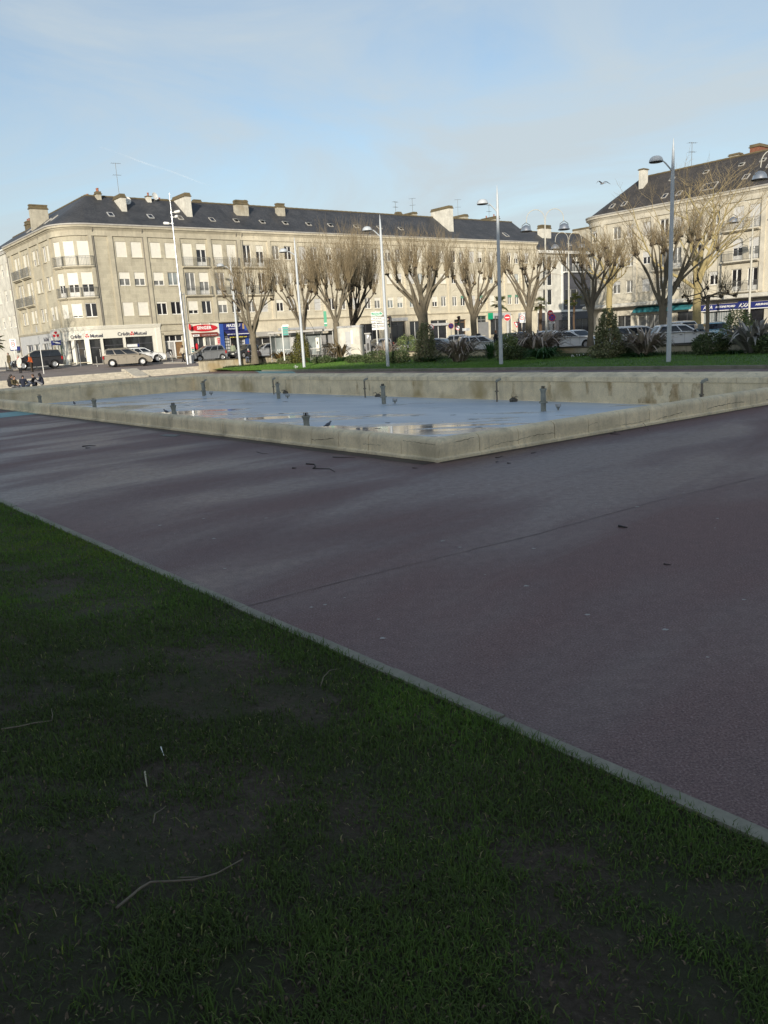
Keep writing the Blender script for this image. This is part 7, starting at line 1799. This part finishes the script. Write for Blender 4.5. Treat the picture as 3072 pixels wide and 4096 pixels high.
carat(1775,70,'hatch',NVY,'dark navy hatchback with pale roof behind the dense bronze flax',-.5,-.02,roofm=SIL)
carat(1866,78,'suv',SIL,'silver off-roader behind the bronze flax, left of the white taxi',-.3,.0)
carat(1930,67,'wagon',W_,'white taxi with a black roof sign, driving off to the right behind the pollarded tree',.06,-.02,roofbox=True)
carat(2036,84,'sedan',DGR,'dark grey saloon behind the no-entry sign pole',U+PI,.0)
carat(2100,73,'suv',NVY,'navy car seen head-on below the give-way triangle',-1.9,.0)
carat(2275,66,'hatch',W_,'white hatchback facing right behind the bare stretch of wall',.04,.0)
carat(2232,76,'wagon',SIL,'silver estate car roof behind the white hatchback',-.25,.0)
carat(2316,72,'hatch',W_,'second white hatchback, seen head-on between the crossed sign and the grey pollard',-1.25,.0)
carat(2492,62,'hatch',SIL,'silver-blue hatchback just right of the tallest conical shrub',-.9,.0); carat(2520,67,'wagon',REDC,'car with dark red roof behind the silver-blue hatchback',.1,.0)
carat(2560,58.5,'mpv',W_,'white van-like car behind the dark bronze flax',.1,-.15)
carat(2725,53.0,'suv',W_,'white crossover with black wheel-arch trim, behind the tallest grey lamp post',-.05,-.02,cladding=True)
carat(2712,61,'mini',W_,'small white car seen from the rear behind the white crossover',1.75,.22)
carat(2765,60,'hatch',NVY,'dark blue car tucked behind the white crossover bonnet',.9,-.02)
carat(2846,56,'mini',LBL,'pale blue small car seen from the rear behind the thin pollarded tree',1.38,.05)
# scooter by the light blue car
x,y,z=at(2800,54.5); t=thing('scooter','parked dark scooter between the white crossover and the pale blue car','scooter',(x,y,z),1.2)
m=MB(); 
for xx in (-.6,.6): m.lathe([(.12,-.06),(.22,-.06),(.24,0),(.22,.06),(.12,.06)],14,(0,0,0),0,Matrix.Translation((xx,0,.24))@Matrix.Rotation(PI/2,4,'X'))
m.build('wheel',RUBBER,t); m=MB(); m.loft([[(x_,s*w,z_) for x_,w,z_ in ((-.75,.05,.55),(-.5,.16,.75),(.0,.17,.72),(.1,.15,.35),(.45,.15,.32),(.55,.16,.95),(.62,.12,1.0),(.68,.1,.5),(.3,.1,.22),(-.4,.12,.3))] for s in (-1,1)]); m.build('body',NVY,t)
m=MB(); m.tube([(.55,0,.9),(.50,0,1.08)],.03,6); m.tube([(.46,-.33,1.06),(.52,0,1.08),(.46,.33,1.06)],.018,5); m.build('handlebar',BLACK,t); m=MB(); m.bbox(-.62,.05,-.14,.14,.74,.82,.03); m.build('seat',BLACK,t); m=MB(); m.loft([[(.60,y,1.02),(.50,y*.8,1.45)] for y in (-.2,0,.2)],False,False,0,False); m.build('windshield',GL_GREY,t)
# ================================================================ people
SKIN=mat('skin',(.42,.26,.19),.55,.1,8.); SKIND=mat('dark_skin',(.12,.065,.045),.55,.1,8.)
def cloth(n,c): return mat('cloth_'+n,c,.9,.2,5.)
CL=dict(white=cloth('white_coat',(.66,.64,.58)),orange=cloth('orange',(.62,.13,.035)),black=cloth('black',(.018,.018,.02)),navy=cloth('navy',(.018,.022,.04)),olive=cloth('olive',(.10,.08,.04)),green=cloth('pale_green',(.26,.29,.20)),grey=cloth('grey',(.22,.22,.23)),pink=cloth('pink_scarf',(.65,.06,.12)),beige=cloth('beige',(.50,.44,.34)),brown=cloth('brown',(.06,.045,.03)),jean=cloth('jean',(.10,.12,.17)),dusty=cloth('dusty_pink',(.36,.25,.22)),yellow=cloth('pale_yellow',(.60,.55,.34)),red=cloth('red_shawl',(.42,.04,.04)))
HAIRM=dict(dark=mat('dark_hair',(.022,.015,.011),.6,.3,20.),brown=mat('brown_hair',(.09,.045,.022),.6,.3,20.),grey=mat('grey_hair',(.48,.45,.40),.6,.2,20.),blond=mat('blond_hair',(.52,.42,.26),.6,.2,20.),black=mat('black_hood',(.018,.018,.02),.9,.3,20.),ginger=mat('ginger_hair',(.25,.10,.04),.6,.3,20.))
def remesh(mb,mt,name,parent,vox=.02):
    me=mb.mesh(name,mt); o=bpy.data.objects.new('tmp_remesh',me); C.objects.link(o); md=o.modifiers.new('r','REMESH'); md.mode='VOXEL'; md.voxel_size=vox; md.use_smooth_shade=True
    sm=o.modifiers.new('s','SMOOTH'); sm.factor=.5; sm.iterations=2
    bpy.context.view_layer.update(); dg=bpy.context.evaluated_depsgraph_get(); m2=bpy.data.meshes.new_from_object(o.evaluated_get(dg)); bpy.data.objects.remove(o); bpy.data.meshes.remove(me)
    if not m2.materials: m2.materials.append(mt)
    m2.polygons.foreach_set('use_smooth',[True]*len(m2.polygons)); m2.name=name
    return link(name,m2,parent)
def caps(m,a,b,r0,r1,n=9):
    a=Vector(a);b=Vector(b); d=(b-a); L_=d.length
    if L_<1e-5: m.sphere(a,r0,n,6); return
    d.normalize(); pts=[];rs=[]
    for f in (-.95,-.6,0): pts.append(a+d*r0*f); rs.append(r0*math.sqrt(max(.06,1-f*f)))
    pts.append(a.lerp(b,.5)); rs.append((r0+r1)/2*1.02)
    for f in (0,.6,.95): pts.append(b+d*r1*f); rs.append(r1*math.sqrt(max(.06,1-f*f)))
    m.tube(pts,rs,n)
def pose(kind):
    J=dict(hipL=(-.095,0,.90),hipR=(.095,0,.90),kneeL=(-.10,.02,.48),kneeR=(.10,.02,.48),ankL=(-.10,-.01,.08),ankR=(.10,-.01,.08),pel=(0,0,.94),chest=(0,.0,1.28),neck=(0,-.01,1.46),head=(0,.015,1.60),shL=(-.18,-.01,1.40),shR=(.18,-.01,1.40),elL=(-.235,-.02,1.13),elR=(.235,-.02,1.13),wrL=(-.24,.06,.88),wrR=(.24,.06,.88),footL=(-.11,.15,.04),footR=(.11,.15,.04))
    if kind=='walk': J.update(kneeL=(-.10,.17,.50),ankL=(-.10,.30,.10),footL=(-.11,.45,.07),kneeR=(.10,-.06,.48),ankR=(.10,-.28,.12),footR=(.11,-.15,.04),elL=(-.235,-.15,1.14),wrL=(-.23,-.10,.90),elR=(.235,.06,1.13),wrR=(.22,.22,.94))
    if kind=='talk': J.update(elR=(.25,.04,1.12),wrR=(.16,.26,1.10),elL=(-.25,.03,1.12),wrL=(-.14,.25,1.05),chest=(0,.06,1.27),neck=(0,.08,1.44),head=(0,.12,1.57),shL=(-.18,.06,1.38),shR=(.18,.06,1.38))
    if kind=='bend': J.update(pel=(0,-.12,.90),hipL=(-.095,-.12,.86),hipR=(.095,-.12,.86),chest=(0,.20,1.10),neck=(0,.38,1.13),head=(0,.52,1.10),shL=(-.18,.33,1.10),shR=(.18,.33,1.10),elL=(-.2,.42,.86),elR=(.2,.42,.86),wrL=(-.12,.50,.62),wrR=(.12,.50,.62),kneeL=(-.10,-.02,.46),kneeR=(.10,-.02,.46))
    if kind=='sit': J.update(pel=(0,0,.14),hipL=(-.1,.02,.12),hipR=(.1,.02,.12),kneeL=(-.20,.40,.42),kneeR=(.20,.40,.42),ankL=(-.12,.55,.08),ankR=(.12,.55,.08),footL=(-.12,.70,.04),footR=(.12,.70,.04),chest=(0,.03,.48),neck=(0,.07,.66),head=(0,.12,.79),shL=(-.18,.05,.60),shR=(.18,.05,.60),elL=(-.25,.16,.38),elR=(.25,.16,.38),wrL=(-.12,.36,.40),wrR=(.12,.36,.40))
    if kind=='cross': J.update(pel=(0,0,.13),hipL=(-.1,.02,.12),hipR=(.1,.02,.12),kneeL=(-.36,.32,.18),kneeR=(.36,.32,.18),ankL=(.08,.42,.08),ankR=(-.08,.36,.08),footL=(.22,.42,.07),footR=(-.22,.36,.07),chest=(0,.05,.46),neck=(0,.11,.64),head=(0,.17,.77),shL=(-.18,.09,.58),shR=(.18,.09,.58),elL=(-.26,.20,.36),elR=(.26,.20,.36),wrL=(-.10,.36,.28),wrR=(.10,.36,.28))
    if kind=='perch': J.update(pel=(0,0,.05),hipL=(-.1,.02,.03),hipR=(.1,.02,.03),kneeL=(-.12,.44,.04),kneeR=(.12,.44,.04),ankL=(-.12,.50,-.38),ankR=(.12,.50,-.38),footL=(-.12,.64,-.42),footR=(.12,.64,-.42),chest=(0,.03,.40),neck=(0,.07,.58),head=(0,.12,.71),shL=(-.18,.05,.52),shR=(.18,.05,.52),elL=(-.25,.14,.28),elR=(.25,.14,.28),wrL=(-.10,.34,.22),wrR=(.10,.34,.22))
    return {k:Vector(v) for k,v in J.items()}
def person(label,loc,rz,kind='stand',h=1.7,top='navy',legs='black',hair='dark',coat=0.,skin=None,scarf=None,bag=None,hood=False,longhair=False,group=None,shoe=BLACK):
    J=pose(kind); s=h/1.72; t=thing('person',label,'person',loc,rz,group); t.scale=(s,s,s); sk=skin or SKIN
    hd=(J['head']-J['neck']).normalized(); fw=(J['footL']+J['footR']-J['ankL']-J['ankR']).normalized(); fw=Vector((0,1,0)); up=hd; fr=(fw-up*fw.dot(up)).normalized(); rt=fr.cross(up)
    m=MB(); hc=J['head']
    # one continuous body: head with nose, chin, ears; neck; torso; limbs; hands with fingers
    def loc_(x,y,z): return hc+rt*x+fr*y+up*z
    m.sphere(hc+up*.02,(.078,.095,.105),12,9); m.sphere(loc_(0,.035,-.07),(.052,.05,.05),9,6); caps(m,loc_(0,.088,.02),loc_(0,.108,-.02),.012,.016,6)
    for sgn in (-1,1): m.sphere(loc_(sgn*.08,-.005,-.005),(.014,.022,.03),6,5); m.sphere(loc_(sgn*.032,.082,.025),(.02,.012,.012),6,5)
    m.sphere(loc_(0,.088,-.055),(.026,.012,.010),6,5)
    caps(m,J['neck']-up*.03,hc-up*.06,.056,.05); caps(m,J['pel'],J['chest'],.125,.135,10); caps(m,J['chest'],J['neck']-Vector((0,0,.07)),.135,.07,10); caps(m,J['shL'],J['shR'],.062,.062); caps(m,J['hipL'],J['hipR'],.095,.095)
    for S in 'LR':
        caps(m,J['sh'+S],J['el'+S],.052,.042); caps(m,J['el'+S],J['wr'+S],.041,.028); caps(m,J['hip'+S],J['knee'+S],.082,.056); caps(m,J['knee'+S],J['ank'+S],.058,.036); caps(m,J['ank'+S]-Vector((0,0,.03)),J['foot'+S],.04,.034)
        d=(J['wr'+S]-J['el'+S]).normalized(); x=d.cross(fr); x=x.normalized() if x.length>.1 else Vector((1,0,0)); y=x.cross(d).normalized(); w=J['wr'+S]; sg=1 if S=='L' else -1
        caps(m,w+d*.03,w+d*.075,.030,.034,7)
        for k in range(4):
            o=x*(.027-.018*k); a=w+d*.095+o; b_=a+(d+y*.25).normalized()*(.036,.042,.038,.030)[k]; c=b_+(d*.6+y*.7).normalized()*.028; caps(m,a,b_,.0095,.009,5); caps(m,b_,c,.009,.0075,5)
        a=w+d*.045+x*.03*sg; b_=a+(d*.6+x*.55*sg+y*.4).normalized()*.04; caps(m,a,b_,.012,.010,5); caps(m,b_,b_+(d+y*.3).normalized()*.025,.010,.008,5)
    remesh(m,sk,'body',t,.013)
    e=.022
    m=MB(); caps(m,J['pel']+Vector((0,0,.04)),J['chest'],.135+e,.145+e,12); caps(m,J['chest'],J['neck']-up*.075,.145+e,.085+e,12); caps(m,J['shL'],J['shR'],.07+e*.6,.07+e*.6)
    for S in 'LR': caps(m,J['sh'+S],J['el'+S],.060+e*.7,.050+e*.7); caps(m,J['el'+S],J['wr'+S]-(J['wr'+S]-J['el'+S]).normalized()*.03,.050+e*.7,.040+e*.5)
    if coat:
        for S in 'LR': caps(m,J['hip'+S]+Vector((0,0,.03)),J['hip'+S].lerp(J['knee'+S],coat),.115+e,.115+e*1.4,10)
        caps(m,J['pel'],(J['kneeL']+J['kneeR'])/2*coat+J['pel']*(1-coat),.135+e,.13+e,10)
    remesh(m,CL[top],'jacket' if coat<.3 else 'coat',t,.018)
    m=MB(); caps(m,J['hipL'],J['hipR'],.115,.115); caps(m,J['pel'],J['pel']+Vector((0,0,.05)),.13,.13)
    for S in 'LR': caps(m,J['hip'+S],J['knee'+S],.098,.072); caps(m,J['knee'+S],J['ank'+S]+Vector((0,0,.015)),.073,.055)
    remesh(m,CL[legs],'trousers',t,.018)
    for S in 'LR':
        m=MB(); caps(m,J['ank'+S]-Vector((0,0,.035)),J['foot'+S],.050,.044); caps(m,J['ank'+S]+Vector((0,0,.03)),J['ank'+S]-Vector((0,0,.03)),.048,.05); remesh(m,shoe,'shoe',t,.018)
    m=MB()
    if hood: m.sphere(loc_(0,-.025,.03),(.115,.118,.14),12,8); caps(m,loc_(0,-.05,-.06),J['neck']-up*.05,.09,.11)
    else:
        m.sphere(loc_(0,-.022,.045),(.092,.095,.098),12,8)
        for sgn in (-1,1): m.sphere(loc_(sgn*.062,-.03,.0),(.032,.06,.065),8,6)
        if longhair: caps(m,loc_(0,-.06,.02),J['neck']-up*.22+Vector((0,-.11,0)),.085,.075)
    remesh(m,HAIRM[hair],'hood' if hood else 'hair',t,.016)
    if scarf: m=MB(); m.tube([J['neck']+Vector((.085*math.cos(a),.085*math.sin(a),-.015+.02*math.sin(2*a))) for a in [2*PI*k/12 for k in range(13)]],.042,7); caps(m,J['neck']+Vector((.03,.09,-.03)),J['chest']+Vector((.04,.17,-.02)),.04,.035); remesh(m,CL[scarf],'scarf',t,.018)
    return t
def ppos(x,y,z): p=G(x,y,z); return (p.x,p.y,z)
zq=lambda x,y:zst(x,y)
def pat(px,py,z,*a,**k): return person(k.pop('label'),tuple(GS(px,py)),*a,**k)
pat(84,1494.5,.78,2.75,'stand',1.72,'white','black','grey',label='white-haired person in a long cream coat and red scarf standing by the black people carrier',coat=.62,scarf='red')
pat(131,1490,.80,1.55,'talk',1.70,'orange','brown','blond',label='fair-haired person in an orange jacket leaning towards the person in the cream coat')
GRP='young people sitting in a circle by the basin'
def seat(px,yy,off,*a,**k):
    # sitting on the path just beyond the coping
    p=G(px,yy,.0); return person(k.pop('label'),(p.x,p.y,.0+off),*a,group=GRP,**k)
for px,hy,kw in ((33,1500,dict(label='seated person with long dark hair, leftmost of the circle by the basin',rz=-1.2,kind='cross',top='black',legs='black',hair='dark',longhair=True)),
                 (48,1506,dict(label='seated person with brown hair and olive jacket, second from left in the circle',rz=-1.9,kind='cross',top='olive',legs='grey',hair='brown')),
                 (88,1503,dict(label='seated person in a black padded jacket seen from behind, middle of the circle',rz=.25,kind='cross',top='navy',legs='jean',hair='dark')),
                 (136,1497,dict(label='seated person in profile with tied-back hair and dark jacket in the circle',rz=1.5,kind='sit',top='black',legs='jean',hair='brown')),
                 (163,1494,dict(label='seated person with a black hood up, rightmost of the circle by the basin',rz=1.75,kind='sit',top='navy',legs='grey',hair='black',hood=True))):
    d=ray(px,hy); D=58.8 if px<100 else 60.5; zhead=HC+d[2]*D/d[1]; hz=.90*1.0
    base=zhead-(.88 if kw['kind']=='cross' else .90)
    person(kw['label'],(d[0]*D/d[1],D,max(base,.0)),kw['rz'],kw['kind'],1.72,kw['top'],kw['legs'],kw['hair'],hood=kw.get('hood',False),longhair=kw.get('longhair',False),group=GRP)
pat(42,1478,1.1,2.6,'stand',1.70,'olive','olive','dark',label='person in an olive coat by the shop windows at the far left',coat=.4)
pat(676,1443,1.02,-.5,'bend',1.72,'black','grey','grey',label='person in a dark jacket stooping at the entrance door')
pat(716,1433,1.1,.6,'walk',1.75,'grey','jean','dark',label='person in a grey top walking out of the entrance with a dark bag')
pat(736,1452,.72,2.6,'walk',1.80,'beige','black','dark',label='person in a light jacket and dark trousers walking past the tall spotlight mast',skin=SKIND)
pat(936,1436,.75,.25,'stand',1.68,'green','black','dark',label='person in a pale green jacket seen from behind in front of the blue shopfront',coat=.35)
x,y=1000,1431
def wallseat(px,py,label,rz,**k):
    d=ray(px,py); D=76.6 if px<1010 else 77.8; return person(label,(d[0]*D/d[1],D,1.06 if px<1010 else 1.03),rz,'perch',1.70,group='people sitting on the retaining wall',**k)
wallseat(997,1425,'person in a black coat and pink scarf sitting on the retaining wall by the tree',.6,top='black',legs='jean',hair='grey',scarf='pink')
wallseat(1033,1424,'person in a dusty pink jacket sitting on the retaining wall, right of the pink scarf',-.4,top='dusty',legs='brown',hair='brown')
pat(990,1432,.8,.9,'stand',1.35,'black','black','ginger',label='short person with reddish hair standing behind the pair on the wall')
d=ray(1389,1400); person('person in black waiting inside the bus shelter, beside the cream toilet cabin',(ray(1290,1400)[0]*76/ray(1290,1400)[1],76.2,.85),2.9,'stand',1.70,'black','black','dark')
d=ray(1984,1380); person('person in a black coat walking by the white taxi, left of the grey lamp post',(d[0]*64/d[1],64,.49),-1.7,'walk',1.78,'black','grey','ginger',coat=.25)
# gull over the gap
gp_=V(2410,734,60); t=thing('gull','white gull gliding in the sky above the gap between the buildings','bird',gp_,.5)
m=MB(); rings=[]
for tt,r in ((-.22,.01),(-.12,.04),(0,.06),(.12,.045),(.2,.03),(.25,.008)): rings.append([(r*math.cos(k*PI/4),tt,r*math.sin(k*PI/4)) for k in range(8)])
m.loft(rings); m.build('body',mat('gull_grey',(.30,.31,.33),.8,.1),t,True)
for s in (-1,1):
    m=MB(); pts=[(s*.04,.02,.02),(s*.26,.06,.16),(s*.42,.02,.14),(s*.68,-.10,-.04)]; w=[.09,.075,.06,.012]; vs=[]
    for (x,y,z),ww in zip(pts,w): vs+= [(x,y+ww,z),(x,y-ww,z),(x,y,z+.018)]
    m.add(vs,[f for k in range(3) for f in ((3*k,3*k+3,3*k+5,3*k+2),(3*k+2,3*k+5,3*k+4,3*k+1),(3*k+1,3*k+4,3*k+3,3*k))]); m.build('wing',mat('gull_wing',(.22,.23,.25),.8,.1),t)
m=MB(); m.add([(-.05,-.2,0),(.05,-.2,0),(.08,-.34,0),(-.08,-.34,0),(-.05,-.2,-.015),(.05,-.2,-.015),(.08,-.34,-.01),(-.08,-.34,-.01)],[(0,1,2,3),(7,6,5,4),(0,4,5,1),(1,5,6,2),(2,6,7,3),(3,7,4,0)]); m.build('tail',mat('gull_grey',(.3,.31,.33)),t)
# ================================================================ camera, sky, sun
cam=bpy.data.cameras.new('camera'); co=bpy.data.objects.new('camera',cam); C.objects.link(co)
cam.sensor_fit='VERTICAL'; cam.sensor_height=24; cam.sensor_width=18; cam.lens=24*FPX/4096; cam.clip_end=6000; cam.clip_start=.05
c_,s_=math.cos(ROLL),math.sin(ROLL); cp,sp=math.cos(PITCH),math.sin(PITCH)
Rv=Vector((1,0,0)); Uv=Vector((0,sp,cp)); Fv=Vector((0,cp,-sp))
X=Rv*c_-Uv*s_; Y=Rv*s_+Uv*c_; Zb=-Fv
M=Matrix(((X.x,Y.x,Zb.x,0),(X.y,Y.y,Zb.y,0),(X.z,Y.z,Zb.z,HC),(0,0,0,1))); co.matrix_world=M
bpy.context.scene.camera=co
SUNB,SUNE=188.,13.5     # bearing (clockwise from the view axis) and elevation
sl=bpy.data.lights.new('sun','SUN'); so=bpy.data.objects.new('sun',sl); C.objects.link(so)
sl.energy=4.1; sl.angle=math.radians(.5); sl.color=(1.,.92,.79)
a=math.radians(SUNB); e=math.radians(SUNE)
sd=Vector((math.sin(a)*math.cos(e),math.cos(a)*math.cos(e),math.sin(e)))
so.rotation_euler=sd.to_track_quat('Z','Y').to_euler(); so.location=(0,-30,40)
w=bpy.data.worlds.new('World'); bpy.context.scene.world=w; w.use_nodes=True; nt=w.node_tree
bg=nt.nodes['Background']; sky=N(nt,'ShaderNodeTexSky',sky_type='NISHITA'); sky.sun_disc=False; sky.sun_elevation=e; sky.sun_rotation=a
sky.air_density=1.; sky.dust_density=1.2; sky.ozone_density=1.6; sky.altitude=20
tc=N(nt,'ShaderNodeTexCoord'); mp=N(nt,'ShaderNodeMapping'); mp.inputs['Scale'].default_value=(1.1,1.1,4.2); mp.inputs['Rotation'].default_value=(0,.12,.5); nt.links.new(tc.outputs['Generated'],mp.inputs[0])
f=noise(nt,1.9,8,.60,mp.outputs[0],.7); 
cl=ramp(nt,f,[(.32,(.18,.18,.18)),(.62,(1.,1.,1.))])
sep=N(nt,'ShaderNodeSeparateXYZ'); nt.links.new(tc.outputs['Generated'],sep.inputs[0])
hz=ramp(nt,sep.outputs['Z'],[(0.,(.97,.97,.97)),(.22,(.9,.9,.9)),(.42,(.62,.62,.62)),(.65,(.35,.35,.35)),(1.,(.3,.3,.3))])
k=mixc(nt,1.,cl,hz,'MULTIPLY')
SKYS=.15
c=mixc(nt,k,sky.outputs[0],(3.4,3.85,4.1,1))
nt.links.new(c,bg.inputs['Color']); bg.inputs['Strength'].default_value=SKYS
sc=bpy.context.scene
sc.view_settings.view_transform='Standard'; sc.view_settings.look='None'; sc.view_settings.exposure=.2; sc.view_settings.gamma=1.
sc.cycles.max_bounces=6; sc.cycles.diffuse_bounces=3; sc.cycles.glossy_bounces=3; sc.cycles.transmission_bounces=3; sc.cycles.transparent_max_bounces=6
# ---------------------------------------------------------------- unseen blocks behind the photographer, height and distance shaped to shade the square
tb=math.tan(e)
def backblock(label,u0,u1,t,ridge,depth,seed):
    # u: across the light, t: distance along the light from the camera (negative = behind)
    lu=Vector((math.cos(a-PI),-math.sin(a-PI))); lt=Vector((math.sin(a-PI),math.cos(a-PI)))
    r=thing('apartment_building',label,'building',tuple((lu*((u0+u1)/2)+lt*t))+(0,))
    o=Vector((r.location.x,r.location.y,0)); P=lambda u,d,z:Vector(((lu*u+lt*(t-d)).x,(lu*u+lt*(t-d)).y,z))-o
    m=MB(); zt=ridge-4.5
    m.loft([[P(u0,0,-.5),P(u1,0,-.5),P(u1,depth,-.5),P(u0,depth,-.5)],[P(u0,0,zt),P(u1,0,zt),P(u1,depth,zt),P(u0,depth,zt)]]); m.build('wall',TRIM,r)
    m=MB(); e0=[P(u0,-.4,zt+.01),P(u1,-.4,zt+.01),P(u1,depth+.4,zt+.01),P(u0,depth+.4,zt+.01)]; m.add(e0+[P(u0,depth/2,ridge),P(u1,depth/2,ridge)],[(0,1,5,4),(2,3,4,5),(1,2,5),(3,0,4),(3,2,1,0)]); m.build('roof',SLATE,r)
    fl=max(2,int((zt-1)/3.1)); n=int((u1-u0)/3.4)
    wm=MB(); wm.box(-.6,.6,-.02,.03,0,1.5); me=wm.mesh('window',GL_DARK); c=0
    for k in range(fl):
        for i in range(n):
            if c>=90: break
            w=link('window',me,r,P(u0+(i+.5)*(u1-u0)/n,-.03,1.2+k*3.1)); w.rotation_euler=(0,0,math.atan2(lu.y,lu.x)+PI); c+=1
TB=-85.
H=lambda t,z:z+(t-TB)*tb
backblock('unseen block behind the photographer, sized to shade the left of the basin',-90,-28,TB,H(57.5,.3),11,1)
backblock('taller unseen block behind the photographer, sized to shade the middle of the square',-30,-4,TB-.5,H(61.,2.0),11,2)
backblock('tallest unseen block behind the photographer to the right, sized to shade the parked cars',-5.5,60,TB-1,H(48.,10.5),11,3)

m_,nt_,b_=_nodes('contrail_vapour'); tr=N(nt_,'ShaderNodeBsdfTransparent'); mx=N(nt_,'ShaderNodeMixShader'); b_.inputs['Base Color'].default_value=(.8,.8,.8,1); b_.inputs['Roughness'].default_value=1.
nf=noise(nt_,.01,4,.6,coords(nt_)); nt_.links.new(ramp(nt_,nf,[(.3,.01),(.7,.05)]),mx.inputs[0]); nt_.links.new(tr.outputs[0],mx.inputs[1]); nt_.links.new(b_.outputs[0],mx.inputs[2]); nt_.links.new(mx.outputs[0],nt_.nodes['Material Output'].inputs[0])
m=MB(); a_=V(400,588,3600); b2=V(840,742,3600); m.tube([a_.lerp(b2,k/12)+Vector((0,0,2*math.sin(k))) for k in range(13)],[2+3.2*min(k,12-k)/6 for k in range(13)],8); o=m.build('contrail',m_,None,True); tag(o,'faint straight white vapour trail slanting across the sky above the left roof','vapour trail')
